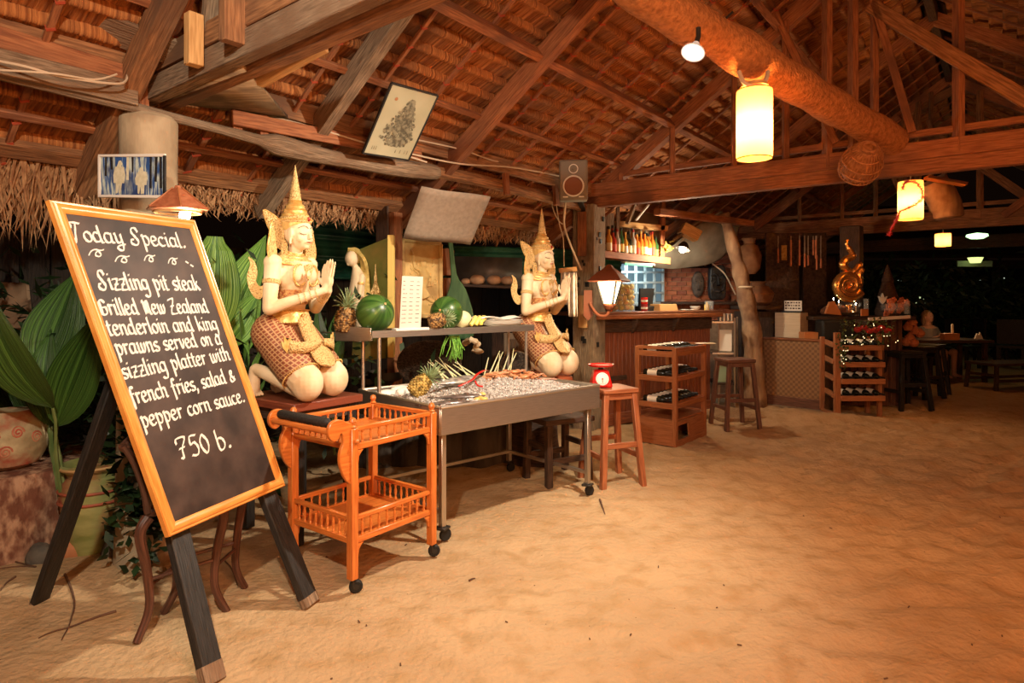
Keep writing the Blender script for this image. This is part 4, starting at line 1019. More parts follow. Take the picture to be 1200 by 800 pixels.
fish(onice(1.13, .40, .0), .30, 0, 'pink snapper lying near the right end of the ice', mat('pink_fish', (.60, .22, .16), (.75, .40, .30), .3, scale=20, spec=.8), yawc-.5)
prawn_m = mat('prawn_shell', (.50, .20, .09), (.70, .38, .20), .35, scale=40)
pr0 = None; rnd = random.Random(12)
def prawn():
    t = thing('prawn', 'raw orange-brown prawn in the row on top of the ice', 'prawn', (0, 0, 0), 0, 'prawns on the ice')
    q = bez([(-.055, 0, .010), (-.02, .006, .014), (.02, .004, .012), (.05, -.012, .008), (.055, -.03, .006)], 3)
    part('body', MB().tube(q, [.004, .009, .011, .012, .012, .012, .011, .010, .009, .008, .006, .005, .002][:len(q)], 8), prawn_m, t, world=False)
    mb = MB()
    for k_ in range(5): mb.tube([(-.03+.012*k_, -.004, .006), (-.035+.012*k_, -.018, .001)], .0014, 4)
    part('legs', mb, prawn_m, t, world=False, kind='stuff')
    part('feeler', MB().tube(bez([(-.055, 0, .012), (-.10, .01, .03), (-.15, .03, .02)], 4), .0008, 4), prawn_m, t, world=False)
    return t
for i in range(26):
    a, b2 = (.72+.34*(i/26)+rnd.uniform(-.02, .02), .50-.10*rnd.random()+.06*(i/26))
    if i == 0: pr0 = prawn(); o = pr0
    else: o = dup(pr0)
    o.location = onice(a, b2, .004+.012*(i % 3)); o.rotation_euler = (rnd.uniform(-.3, .3), rnd.uniform(-.2, .2), yawc+rnd.uniform(-1.6, 1.6)); o.scale = (.85, .85, .85)
crab_m = mat('crab_shell', (.42, .13, .05), (.62, .28, .12), .4, scale=25)
def crab():
    t = thing('crab', 'reddish crab in the pile near the right of the ice', 'crab', (0, 0, 0), 0, 'crabs on the ice')
    part('shell', MB().ball((0, 0, .02), (.045, .032, .016), 14, 8), crab_m, t, world=False)
    for s in (-1, 1):
        for k_ in range(4): part('leg', MB().tube([(.035*s, -.012+.012*k_, .02), (.07*s, -.02+.016*k_, .036), (.095*s, -.03+.022*k_, .004)], [.005, .004, .0018], 6), crab_m, t, world=False)
        part('claw', MB().tube(bez([(.035*s, -.022, .02), (.06*s, -.05, .03), (.035*s, -.078, .022), (.015*s, -.088, .018)], 3), [.006, .007, .008, .010, .013, .013, .011, .008, .005, .002], 8), crab_m, t, world=False)
    return t
for i, (a, b2) in enumerate(((1.00, .36), (1.05, .42), (.98, .45), (1.08, .35))):
    if i == 0: c0 = crab(); o = c0
    else: o = dup(c0)
    o['label'] = ('reddish crab at the left of the crab pile', 'reddish crab behind the others in the pile', 'reddish crab on top of the crab pile', 'reddish crab at the right of the crab pile')[i]; o.location = onice(a, b2, .004+.02*(i == 2)); o.rotation_euler = (rnd.uniform(-.2, .2), rnd.uniform(-.2, .2), rnd.uniform(0, 6))
clam = mat('yellow_shellfish', (.50, .30, .06), (.72, .50, .16), .45, scale=30)
for i in range(11):
    a, b2 = (.40+rnd.uniform(-.06, .08), .12+rnd.uniform(-.03, .05)) if i < 6 else ((.34, .66) if i < 9 else (1.12, .58)); a += rnd.uniform(-.03, .03); b2 += rnd.uniform(-.02, .02)
    c = onice(a, b2, .01)
    tag(part('clam', MB().ball(c, (.026, .020, .014), 12, 8, Matrix.Rotation(rnd.uniform(0, 6), 3, 'Z')), clam, loc=c), 'small yellow-brown clam lying on the ice', 'clam', 'clams on the ice')
# white radishes and vegetables at the back left
rad = mat('white_radish', (.85, .80, .70), (.92, .88, .80), .5, scale=12)
for i, (a, b2, dz, yw) in enumerate(((.12, .80, .0, .1), (.22, .72, .01, .4), (.26, .84, .01, .2), (.34, .66, .01, .7), (.40, .76, .02, .3))):
    p = onice(max(a, .03), b2, dz); d = ca*math.cos(yw)+cb_*math.sin(yw)
    tag(part('radish', MB().tube([p-d*.09, p-d*.07, p, p+d*.08, p+d*.13], [.012, .030, .034, .024, .004], 12), rad, loc=p), ('leftmost', 'second from left', 'rear middle', 'second from right', 'rightmost')[i]+' of the thick white radishes behind the yellow pineapple', 'radish', 'white radishes on the counter')
# lemongrass
lg = mat('lemongrass', (.60, .62, .28), (.82, .80, .55), .55, scale=20)
rnd = random.Random(21)
for i in range(15):
    a = .62+.05*i*.9; p = C(a, .80, CH_+.02); left = i < 8
    tip = p + Vector((-.10-.11*rnd.random() if left else .02+.07*rnd.random(), .0, .10+.09*rnd.random() if left else .15+.07*rnd.random()))
    tag(part('lemongrass_stalk', MB().tube([p, p.lerp(tip, .5), tip], [.007, .0055, .003], 7), lg, loc=p), ('left-leaning' if left else 'right-leaning')+' pale lemongrass stalk, '+('first', 'second', 'third', 'fourth', 'fifth', 'sixth', 'seventh', 'eighth')[i % 8]+' from the left in its fan behind the ice', 'lemongrass', 'lemongrass stalks on the counter')
# oval tray rim and wok lid / woven basket tray standing at the back
bw = mat('dark_woven_bamboo', (.03, .02, .013), (.11, .07, .045), .7, scale=60, stretch=(1, 4, 1), bump=.6)
def leaning_disc(c, r, depth, axis_, m_, label, name, cat, squash=.8):
    t = thing(name, label, cat, c)
    part('dish', MB().lathe([(r, 0), (r*.97, -.012), (r*.8, -depth*.6), (r*.4, -depth*.95), (0, -depth), (0, -depth-.008), (r*.4, -depth*.95-.01), (r*.82, -depth*.62-.01), (r*1.0, -.014), (r*1.02, 0)], c, 32, axis=axis_, xdir=(1, 0, .0), sy=squash), m_, t)
    part('rim_hoop', MB().tube([c+(Vector((1, 0, 0))*math.cos(k_*.19635)+axis_.cross(Vector((1, 0, 0))).normalized()*math.sin(k_*.19635)*squash)*r for k_ in range(33)], .010, 8, cap=False), m_, t)
    return t
leaning_disc(at(503, 425, 4.95), .245, .08, Vector((.15, -1, .35)).normalized(), bw, 'big dark woven bamboo basket tray leaning behind the ice', 'basket_tray', 'basket', .72)
leaning_disc(at(604, 428, 5.35), .125, .04, Vector((-.05, -1, .3)).normalized(), bw, 'small round dark basket lid leaning at the right rear of the counter', 'round_basket', 'basket', .9)
tag(part('oval_tray', MB().lathe([(.16, 0), (.19, .02), (.20, .022), (.17, .006), (0, .004)], C(.66, .86, CH_-.01), 32, sx=1.5, sy=.5, xdir=ca), M['white'], loc=C(.66, .86, CH_)), 'oval white enamel tray at the back of the ice bed', 'tray')

# ================================================================ stools
def stool(name, label, loc, rz, h, w, m_, splay=.10, th=.036, top_th=.035, rails=((.22, .0), (.32, 1)), group=None, round_=False):
    t = thing(name, label, 'stool', loc, rz, group)
    if round_: part('seat', MB().lathe([(w*.48, 0), (w*.5, .008), (w*.5, top_th-.008), (w*.48, top_th), (0, top_th)], (0, 0, h-top_th), 24), m_, t, world=False)
    else: part('seat', MB().box((0, 0, h-top_th/2), (w, w, top_th)), m_, t, world=False, bevel=.006)
    k_ = w/2-th*.8
    cs = [(-1, -1), (1, -1), (1, 1), (-1, 1)]
    f = lambda s, z: Vector((s[0]*(k_+splay*(1-z/h)), s[1]*(k_+splay*(1-z/h)), z))
    for s in cs: part('leg', MB().beam(f(s, -.02), f(s, h-top_th), th, th, (1, 0, 0)), m_, t, world=False, bevel=.004)
    for i in range(4):
        z = h*(.30 if i % 2 else .42)
        part('rail', MB().beam(f(cs[i], z), f(cs[(i+1) % 4], z), th*.6, th*.95), m_, t, world=False, bevel=.003)
        part('apron', MB().beam(f(cs[i], h-top_th-.025), f(cs[(i+1) % 4], h-top_th-.025), th*.5, .045), m_, t, world=False, bevel=.003)
    return t
st1 = onz(722, 566); st1 = Vector((.775, 4.93, 0))
stool('bar_stool', 'tall reddish wooden bar stool with splayed legs carrying the red kitchen scale', st1, R(22), .735, .31, M['stool_wood'], .055, .044)
# kitchen scale
ks = thing('kitchen_scale', 'red kitchen scale with round white dial and red pan on the tall stool', 'scale', st1+Vector((-.085, -.02, .737)), R(2))
part('housing', MB().raw(*(lambda P_: (P_, [(0, 1, 2, 3), (7, 6, 5, 4), (0, 4, 5, 1), (1, 5, 6, 2), (2, 6, 7, 3), (3, 7, 4, 0)]))([(-.085, -.075, 0), (.085, -.075, 0), (.085, .075, 0), (-.085, .075, 0), (-.055, -.045, .135), (.055, -.045, .135), (.055, .045, .135), (-.055, .045, .135)])), M['red'], ks, world=False, bevel=.016)
dial_ax = Vector((0, -1, .22)).normalized(); dc = Vector((0, -.066, .068))
dl = part('dial', MB().lathe([(.052, 0), (.052, .008), (.048, .010), (0, .010)], dc, 32, axis=dial_ax), M['white'], ks, world=False)
xx = dial_ax.cross(Vector((1, 0, 0))).normalized()
part('dial_ring', MB().tube([dc+dial_ax*.008+(Vector((1, 0, 0))*math.cos(a*.19635)+xx*math.sin(a*.19635))*.054 for a in range(33)], .005, 8, cap=False), M['red'], ks, world=False)
tk = MB(); xx = dial_ax.cross(Vector((1, 0, 0))).normalized()
for k_ in range(24):
    a = k_*math.pi/12; d = Vector((1, 0, 0))*math.cos(a)+xx*math.sin(a); tk.beam(dc+dial_ax*.0105+d*.036, dc+dial_ax*.0105+d*.043, .0018, .0008, dial_ax)
part('dial_marks', tk, M['ink'], dl, world=False, smooth=False, kind='stuff')
part('pointer', MB().beam(dc+dial_ax*.012-xx*.004, dc+dial_ax*.012-xx*.030, .004, .002, dial_ax), M['ink'], dl, world=False)
part('pointer_hub', MB().lathe([(.006, 0), (.006, .005), (0, .005)], dc+dial_ax*.010, 12, axis=dial_ax), M['red'], dl, world=False)
part('neck', MB().lathe([(.022, 0), (.018, .03)], (0, 0, .133), 12), M['dark_metal'], ks, world=False)
part('pan', MB().lathe([(.0, .158), (.085, .158), (.098, .170), (.100, .176), (.094, .176), (.083, .166), (0, .166)], (0, 0, 0), 30), M['red'], ks, world=False)
# dark bench and low stool behind the counter
def bench(name, label, loc, rz, L_, W2, h, m_, cat='bench', top=True):
    t = thing(name, label, cat, loc, rz)
    part('seat', MB().box((0, 0, h-.02), (L_, W2, .04)), m_, t, world=False, bevel=.005)
    for x in (-L_/2+.05, L_/2-.05):
        for y in (-W2/2+.04, W2/2-.04): part('leg', MB().beam((x*1.05, y*1.1, -.02), (x, y, h-.04), .05, .05, (1, 0, 0)), m_, t, world=False, bevel=.004)
        part('rail', MB().beam((x, -W2/2+.04, h*.55), (x, W2/2-.04, h*.55), .022, .045), m_, t, world=False, bevel=.003)
    for y in (-W2/2+.04, W2/2-.04): part('rail', MB().beam((-L_/2+.05, y, h*.35), (L_/2-.05, y, h*.35), .022, .045), m_, t, world=False, bevel=.003)
    return t
bench('low_stool', 'low dark square wooden stool standing behind the right legs of the counter', (.36, 5.02, 0), R(30), .46, .38, .50, M['wood_dark'], 'stool')
bench('wooden_bench', 'brown wooden bench under the counter, half hidden', (-.25, 6.1, 0), R(40), .62, .32, .42, M['brown_stool'])

# ================================================================ LEFT: trunk wall objects
# blue and white picture on the trunk
pf = thing('framed_photo', 'small blue framed picture of two pale standing figures on the trunk', 'picture', (-1.82, 3.10, 2.03))
pa, pb_, pc_ = Vector((-2.083, 3.19, 2.142)), Vector((-1.700, 3.09, 2.122)), Vector((-2.083, 3.19, 1.939)); pw = pb_-pa; ph = pc_-pa; pn = pw.cross(-ph).normalized()
if pn.y > 0: pn = -pn
skyb = mat('blue_print', (.55, .66, .62), (.03, .10, .32), .4, scale=9, stretch=(9, 1, 2), uv=True, contrast=(.45, .55), c3=(.03, .06, .18), s3=9)
part('print', MB().quad(pa+ph, pa+ph+pw, pa+pw, pa), skyb, pf, smooth=False)
for a, b2 in ((pa, pa+pw), (pa+ph, pa+ph+pw)): part('frame_strip', MB().beam(a-pw.normalized()*.006, b2+pw.normalized()*.006, .014, .012, pn), M['white'], pf, bevel=.002)
for a, b2 in ((pa, pa+ph), (pa+pw, pa+pw+ph)): part('frame_strip', MB().beam(a, b2, .014, .012, pn), M['white'] if a is pa else M['black'], pf, bevel=.002)
def figure2d(cx, hgt):
    pl = [(-.016, 0), (-.018, .3), (-.030, .32), (-.034, .55), (-.026, .78), (-.010, .82), (-.012, .90), (-.006, .98), (.006, .98), (.012, .90), (.010, .82), (.026, .78), (.034, .55), (.030, .32), (.018, .3), (.016, 0), (.004, 0), (0, .28), (-.004, 0)]
    fr4 = frame4(pa+pw*cx+ph*.93+pn*.002, pw, -ph)
    return MB().prism([(x*1.1, y*hgt) for x, y in pl], .001, fr4)
def wob(mb): mb.v = [v+Vector((noise.noise(v*60)*.007, 0, noise.noise(v*55)*.006)) for v in mb.v]; return mb
for cx, h in ((.30, .165), (.64, .135)): part('print_figure', wob(figure2d(cx, h)), mat('cream_print', (.62, .60, .42), (.72, .70, .54), .6, scale=60) if cx < .5 else bpy.data.materials['cream_print'], pf, smooth=False)
for cx, y0, y1 in ((.08, 0, .5), (.17, 0, .35), (.42, 0, .6), (.50, 0, .4), (.78, 0, .8), (.86, 0, .65), (.93, 0, .8)): part('print_stroke', wob(MB().quad(pa+pw*cx+ph*y1+pn*.001, pa+pw*(cx+.03)+ph*y1+pn*.001, pa+pw*(cx+.035)+ph*y0+pn*.001, pa+pw*cx+ph*y0+pn*.001)), M['black_wood'] if cx != .42 else bpy.data.materials['cream_print'], pf, smooth=False)
# little roof-shaped lampshade on the trunk, lit from within
lc = at(208, 246, 3.05); ls = thing('trunk_lamp', 'small lamp with red-brown pyramid roof shade fixed to the tree trunk post', 'lamp', lc)
tin = mat('red_brown_tin', (.30, .09, .04), (.42, .15, .07), .5, scale=30, bump=.2)
tile_rows = MB()
part('roof_shade', MB().lathe([(.148, 0), (.150, .004), (.03, .098), (.018, .105), (.012, .118), (.0, .118)], lc, 6, sx=1, sy=.85), tin, ls, smooth=False)
for k_ in range(6):
    a = k_*math.pi/3; part('roof_rib', MB().beam(lc+Vector((.150*math.cos(a), .127*math.sin(a), .004)), lc+Vector((.025*math.cos(a), .022*math.sin(a), .106)), .007, .006), M['rack_wood'], ls)
part('shade_fringe', MB().tube([lc+Vector((.105*math.cos(a*.2618), .09*math.sin(a*.2618), -.012)) for a in range(25)], .006, 6, cap=False), M['wood_pale'], ls)
bulbm = mat('lit_bulb', (1, .9, .7), None, .5, emit=(1, .85, .6), es=18)
part('bulb', MB().ball(lc+Vector((.045, -.02, -.03)), .026), bulbm, ls)
part('bracket', MB().tube([lc+Vector((-.03, .3, .06)), lc+Vector((0, .1, .05)), lc+Vector((0, 0, .05))], .008, 8), M['dark_metal'], ls)
lamp('trunk_lamp_light', 'POINT', lc+Vector((.075, -.04, -.05)), 7, WHT, .02)

# big leaves
leaf_m = mat('broad_leaf', (.018, .055, .008), (.085, .19, .03), .38, scale=1.0, stretch=(44, .4, 1), uv=True, contrast=(.42, .58), bump=.8, spec=.5)
leaf_b = mat('bright_ribbed_leaf', (.05, .17, .014), (.28, .50, .09), .4, scale=1.0, stretch=(34, .4, 1), uv=True, contrast=(.42, .58), bump=.8, spec=.5)
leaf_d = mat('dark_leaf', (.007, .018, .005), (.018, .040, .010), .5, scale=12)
stem_m = mat('leaf_stalk', (.10, .16, .04), (.20, .24, .08), .6, scale=9)
def leafblade(base, tip, w, bend=.12, side=Vector((1, 0, 0)), fold=.18, n=14, wave=0.0, blunt=False, nx=8):
    base, tip = Vector(base), Vector(tip); d = tip-base; l = d.length; d.normalize(); s_ = (Vector(side)-d*Vector(side).dot(d)).normalized(); nn = s_.cross(d)
    rows = []
    for i in range(n+1):
        t = i/n; wd = w*(math.sin(math.pi*min(1, t**.75*(.93 if blunt else 1)))**(.75 if blunt else 1.0)) if t < 1 or blunt else 0.001
        if blunt and t > .9: wd = w*.42*(1-(t-.9)*4)
        c = base+d*l*t+nn*bend*l*math.sin(t*math.pi)*.8
        r = []
        for j in range(nx+1):
            u = j/nx*2-1; rp_ = .010*w*8*((j % 2)-.5)*.12
            r.append(c+s_*wd*u*math.cos(fold*2)+nn*(abs(u)*wd*math.sin(fold*2)+rp_+wave*math.sin(t*9+u)*.01))
        rows.append(r)
    return MB().sheet(rows)
def plant(name, label, loc, specs, mtl, stalk=True, cat='plant', group=None):
    t = thing(name, label, cat, loc, 0, group)
    for sp in specs:
        base, tip, w = sp[:3]; kw = sp[3] if len(sp) > 3 else {}
        lf = part('leaf', leafblade(base, tip, w, **kw), mtl, t)
        if stalk:
            q = bez([Vector(loc), Vector(loc).lerp(Vector(base), .6)+Vector((random.uniform(-.03, .03), 0, .03)), Vector(base), Vector(base).lerp(Vector(tip), .5)+Vector((0, 0, 0))], 4)
            part('stalk', MB().tube(q[:9], [.010]*5+[.008]*4, 6), stem_m, t)
    return t
pbase = onz(92, 655, .0)
plant('broad_leaf_plant', 'broad ribbed green leaves fanning up at the far left behind the stump and pot', onz(80, 640, .05), [
  (at(62, 478, 3.35), at(-22, 326, 3.0), .13, dict(side=Vector((.8, -.2, .6)), bend=.10)),
  (at(48, 440, 3.7), at(90, 318, 3.8), .175, dict(side=Vector((1, .2, 0)), bend=-.05)),
  (at(66, 500, 3.45), at(116, 366, 3.3), .14, dict(side=Vector((1, 0, .25)), bend=-.06)),
  (at(60, 500, 3.6), at(60, 385, 3.7), .11, dict(side=Vector((1, .2, 0)))),
  (at(52, 500, 3.8), at(22, 400, 3.9), .10, dict(side=Vector((1, .2, 0)))),
], leaf_m)
plant('small_leaf_plant', 'cluster of small upright dark green leaves just above the round pot', onz(20, 545, .42)+Vector((0, .25, 0)), [(at(18+12*i, 486, 3.9), at(-4+18*i+8*(i % 2), 436-(i % 3)*12, 3.95), .06, dict(side=Vector((1, .3*(-1)**i, 0)))) for i in range(5)], leaf_m)
# rocks, pots, stump
gr = onz(20, 640); stp = thing('log_stump', 'thick sawn log stump with rough reddish bark at the far left edge', 'stump', (-2.98, 3.75, 0))
bk = mat('reddish_bark', (.15, .06, .035), (.44, .27, .17), .9, scale=22, stretch=(1, 1, .5), bump=1.0, bscale=26, contrast=(.4, .6), c3=(.16, .06, .035), s3=9)
mb = MB(); n = 48; hs = [0, .1, .2, .3, .38, .43, .455]
prof = [(.50, -.03), (.49, .1), (.475, .22), (.47, .33), (.465, .42), (.44, .455), (.40, .462), (0, .468)]; mb.lathe(prof, (-2.98, 3.75, 0), n)
for i, v in enumerate(mb.v):
    a = math.atan2(v.y-3.75, v.x+2.98); r = math.hypot(v.x+2.98, v.y-3.75); k_ = 1+.06*noise.noise(Vector((math.cos(a)*2.4, math.sin(a)*2.4, v.z*2)))+.025*noise.noise(Vector((math.cos(a)*14, math.sin(a)*14, v.z*3)))
    mb.v[i] = Vector((-2.98+math.cos(a)*r*k_, 3.75+math.sin(a)*r*k_, v.z))
part('trunk_section', mb, bk, stp)
sp_ = thing('round_stone_pot', 'round stone pot with red swirling relief sitting on the log stump', 'pot', (-2.86, 3.58, .46))
pm = mat('carved_stone_pot', (.30, .24, .13), (.48, .40, .24), .8, scale=14, bump=.5, c3=(.34, .07, .04), s3=8)
part('bowl', MB().lathe([(.09, 0), (.15, .03), (.185, .10), (.192, .17), (.175, .25), (.13, .31), (.115, .325), (.10, .32), (.0, .30)], (-2.86, 3.58, .465), 32), pm, sp_)
rmb = MB(); pcn = Vector((-2.86, 3.58, .465))
def onpot(az, z, r=.187): rr = {True: r}[True]*math.sqrt(max(.1, 1-((z-.16)/.22)**2)); return pcn+Vector((math.cos(az)*rr, math.sin(az)*rr, z))
az0 = math.atan2(-3.58, 2.86)
for k_, (da, zc) in enumerate(((-.35, .20), (.25, .22), (.75, .18), (-.05, .12))):
    q = [onpot(az0+da+.17*(1-j/26)*math.cos(j*.55), zc+.035*(1-j/26)*math.sin(j*.55)) for j in range(24)]
    part('relief_swirl', MB().tube(q, .006, 6), mat('red_relief', (.38, .08, .05), (.50, .24, .14), .8, scale=20) if k_ == 0 else bpy.data.materials['red_relief'], sp_)
pl_ = thing('tall_planter', 'tall tapering green and red painted planter behind the left easel leg', 'planter', onz(108, 652))
pt_m = mat('painted_planter', (.20, .24, .07), (.40, .40, .16), .5, scale=5, stretch=(1, 1, 2.5), bump=.2, c3=(.36, .07, .04), s3=5, coat=.3)
o_ = onz(110, 645); part('vessel', MB().lathe([(.10, 0), (.125, .10), (.15, .22), (.165, .33), (.155, .40), (.125, .43), (.13, .455), (.16, .475), (.165, .50), (.15, .505), (.12, .46), (0, .44)], o_, 28), pt_m, pl_)
for z_, r_ in ((.30, .166), (.36, .166), (.49, .166)): part('band', MB().tube([o_+Vector((math.cos(a*.2618)*r_, math.sin(a*.2618)*r_, z_)) for a in range(25)], .008, 6, cap=False), mat('band_red', (.40, .10, .05), None, .6) if z_ < .4 else M['wood_pale'], pl_)
def rock(name, label, c, r, m_, seed, cat='rock'):
    b_ = MB().ball((0, 0, 0), 1, 20, 12); c = Vector(c)
    for i, v in enumerate(b_.v):
        k_ = 1+.22*noise.noise(v*1.4+Vector((seed, 0, 0)))+.07*noise.noise(v*4+Vector((0, seed, 0))); b_.v[i] = c+Vector((v.x*r[0]*k_, v.y*r[1]*k_, v.z*r[2]*k_))
    return tag(part(name, b_, m_, loc=c), label, cat)
rock('rock', 'rounded dark grey rock behind the curved stool legs', onz(158, 650)+Vector((0, 0, .06)), (.18, .12, .09), M['stone'], 3)
rock('rock', 'small wet-looking stone at the foot of the log stump', onz(48, 660)+Vector((0, 0, .04)), (.075, .06, .07), M['stone'], 9)
rock('rock', 'low reddish stone beside the foot of the log stump', onz(72, 655)+Vector((0, .05, .04)), (.10, .06, .08), M['clay'], 5)
# carved board and bamboo poles in the dark at far left
cbm = mat('carved_plank', (.30, .17, .10), (.46, .30, .18), .8, scale=5, bump=.3)
tag(part('carved_plank', MB().prism([(-.3, -.9), (.02, -.9), (.10, -.55), (.02, -.35), (.09, -.1), (.16, .08), (.14, .30), (-.3, .32)], .035, frame4(at(8, 380, 4.6), (1, .1, 0), Z)), cbm, loc=at(8, 380, 4.6)), 'pale scroll-cut wooden board standing in the dark at the far left', 'board')
for k_, (y0, y1) in enumerate(((292, 298), (303, 307), (312, 318), (278, 270))):
    p, q = at(-40, y0, 5.0), at(105, y1, 5.2)
    tag(part('bamboo_pole', MB().tube([p, q], .022, 8), mat('old_bamboo', (.22, .15, .08), (.36, .26, .14), .7, scale=6) if k_ == 0 else bpy.data.materials['old_bamboo'], loc=p), ('second from the top', 'third from the top', 'lowest', 'uppermost, sloping one')[k_]+' of the bamboo poles in the dark at far left', 'pole')
# dark wall of boards and green corrugated sheets behind
wall = thing('wall_left', 'dark plank wall of the kitchen behind the counter', 'wall', tw(2, -2.3)); struct(wall)
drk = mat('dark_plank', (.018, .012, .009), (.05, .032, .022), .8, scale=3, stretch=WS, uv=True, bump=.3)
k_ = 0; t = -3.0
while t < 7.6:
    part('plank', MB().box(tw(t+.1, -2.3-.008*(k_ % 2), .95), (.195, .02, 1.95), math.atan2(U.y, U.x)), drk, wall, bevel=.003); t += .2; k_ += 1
cor = mat('green_corrugated', (.012, .085, .055), (.03, .15, .095), .45, scale=5, spec=.5, c3=(.01, .05, .035), s3=3)
def corrugated(name, label, p, udir, vdir, L_, H2, parent=None):
    n = int(L_/.019) ; u_ = Vector(udir).normalized(); v_ = Vector(vdir).normalized(); nn = u_.cross(v_)
    rows = [[Vector(p)+u_*(L_*j/6)+v_*(H2*i/ (int(H2/.012)))+nn*.014*math.sin(i*.012*6.2832/.076) for j in range(7)] for i in range(int(H2/.012)+1)]
    return tag(part(name, MB().sheet(rows), cor, loc=p, solid=.002), label, 'roofing sheet')
corrugated('corrugated_sheet', 'dark green corrugated sheet behind the left statue and the fruit', at(350, 326, 6.6), U, Z, 1.8, .66)
corrugated('corrugated_sheet', 'dark green corrugated sheet above the shelf of coconuts', at(520, 331, 7.0), U*.9+V*.5, Z, 2.3, .42)
# shelf with coconut halves
ks_ = thing('wall_shelf', 'dark wooden wall shelf below the green sheet with coconuts on it', 'shelf', at(565, 338, 6.7))
s0, s1 = at(532, 334, 6.75), at(610, 337, 6.75); part('board', MB().beam(s0, s1, .22, .03), M['wood_dark'], ks_, bevel=.004); part('back_board', MB().quad(at(528, 334, 6.88), at(612, 337, 6.88), at(612, 302, 6.88), at(528, 300, 6.88)), mat('sooty_glass', (.06, .055, .05), (.13, .12, .11), .4, scale=4), ks_, solid=.01)
cf = mat('coconut_husk', (.36, .19, .10), (.52, .32, .18), .85, scale=12, bump=.5)
for k_, (px, r_) in enumerate(((546, .055), (559, .085), (579, .08), (594, .07))):
    c = at(px, 333, 6.72)
    tag(part('coconut', MB().ball(c+Z*(r_*.55), (r_, r_*.9, r_*.66), 16, 10), cf, loc=c), ('smallest brown coconut at the left end of the wall shelf', 'largest brown coconut, second from the left on the wall shelf', 'brown coconut third from the left on the wall shelf', 'flat brown coconut at the right end of the wall shelf')[k_], 'coconut', 'coconuts on the wall shelf')
# brown wooden box parts right of the relief
for k_, (x0, y0, x1, y1) in enumerate(((517, 292, 531, 323), (517, 326, 531, 358))):
    tag(part('wooden_box', MB().box((at(x0, y0, 6.3)+at(x1, y1, 6.3))/2, ((x1-x0)*6.3/FPX, .25, (y1-y0)*6.3/FPX)), M['rack_wood'], loc=at(x0, y1, 6.3), bevel=.006), ('upper', 'lower')[k_]+' of two reddish wooden boxes stacked right of the carved relief', 'box')
# paddle-shaped banana leaf bundle
pdl = MB().prism([(p.x, p.y) for p in bez([Vector(q) for q in ((-.02, .55, 0), (.02, .55, 0), (.03, .2, 0), (.10, .05, 0), (.15, -.2, 0), (.13, -.40, 0), (0, -.42, 0), (-.13, -.35, 0), (-.14, -.12, 0), (-.06, .06, 0), (-.025, .2, 0), (-.02, .55, 0))], 3)], .03, frame4(at(534, 346, 6.0), (1, 0, .1), Z))
tag(part('green_paddle', pdl, mat('green_paddle', (.03, .09, .03), (.08, .17, .06), .6, scale=3, stretch=(6, 1, 1)), loc=at(534, 346, 6.0), bevel=.008), 'tall dark green paddle-shaped leaf bundle behind the right watermelon', 'leaf bundle')
# post rising to the eave
ep = thing('eave_post', 'reddish squared post between green painting and carved relief', 'post', tw(2.18, -.5)); part('post_shaft', MB().beam(tw(2.18, -.5, -.02), tw(2.18, -.5, 2.16), .095, .095, U), M['wood_red'], ep, bevel=.005)
part('post_board', MB().beam(tw(2.06, -.52, 1.0), tw(2.06, -.52, 2.2), .02, .14, V), M['wood_dark'], ep)
part('metal_pole', MB().tube([at(446, 300, 5.9), at(446, 254, 5.9)], .018, 8), M['steel'], ep)
# green painting with gold edge, and the gold chedi relief on it
pt = thing('green_painting', 'tall green painted canvas with a yellow edge, behind the long-haired figurine', 'painting', at(438, 405, 5.3))
cv = [at(420, 293, 5.35), at(462, 276, 5.15), at(462, 418, 5.15), at(413, 425, 5.35)]
gp = mat('green_canvas', (.12, .16, .03), (.26, .29, .07), .7, scale=5, c3=(.38, .26, .07), s3=3)
part('canvas', MB().quad(cv[3], cv[2], cv[1], cv[0]), gp, pt, solid=.02, smooth=False)
part('yellow_edge', MB().beam(cv[1]+Vector((-.02, -.03, 0)), cv[2]+Vector((-.02, -.03, 0)), .055, .05), mat('yellow_edge', (.72, .50, .14), None, .6), pt, bevel=.003)
cc = at(440, 345, 5.20); rl = MB(); ch = [(.050, -.25), (.058, -.17), (.050, -.12), (.046, -.06), (.036, -.03), (.038, 0), (.024, .04), (.026, .06), (.014, .10), (.014, .14), (.006, .19), (.002, .25)]
part('gold_relief', MB().lathe(ch, cc, 12, sy=.35), M['gold'], pt)
for k_ in range(14):
    a = k_*2.4; part('relief_flame', MB().prism([(-.012, 0), (.012, 0), (.006, .04), (0, .06)], .012, frame4(cc+Vector((.035*math.cos(a), -.025, -.22+.018*k_)), (1, .1, .2*math.cos(a)), Z)), M['gold'], pt)
# long-haired figurine
wf = thing('female_figurine', 'small pale female figurine with very long yellow hair turned away to the left', 'figurine', at(424, 385, 5.05), R(0))
def Wp(px, py, dz=0): return at(px, py, 5.05+dz)
mb = MB(); mb.tube([Wp(426, 400), Wp(424, 380), Wp(420, 360), Wp(418, 340), Wp(420, 325), Wp(417, 313)], [.075, .062, .05, .062, .058, .028], 16)
mb.ball(Wp(412, 303, -.02), (.052, .055, .062), 18, 12); mb.ball(Wp(408, 308, -.04), (.014, .018, .026), 10, 8); limb(mb, Wp(424, 324, -.03), Wp(421, 345, -.06), .026, .020, 10); limb(mb, Wp(421, 345, -.06), Wp(410, 354, -.08), .020, .014, 10)
mb.ball(Wp(408, 356, -.09), .017, 8, 6); mb.ball(Wp(405, 304, -.035), (.008, .008, .010), 8, 6); limb(mb, Wp(417, 314), Wp(413, 306, -.01), .026, .024, 10)
bd = part('body', mb, mat('figurine_skin', (.66, .52, .33), (.72, .58, .38), .6, scale=9), wf); remesh(bd, .006, 3)
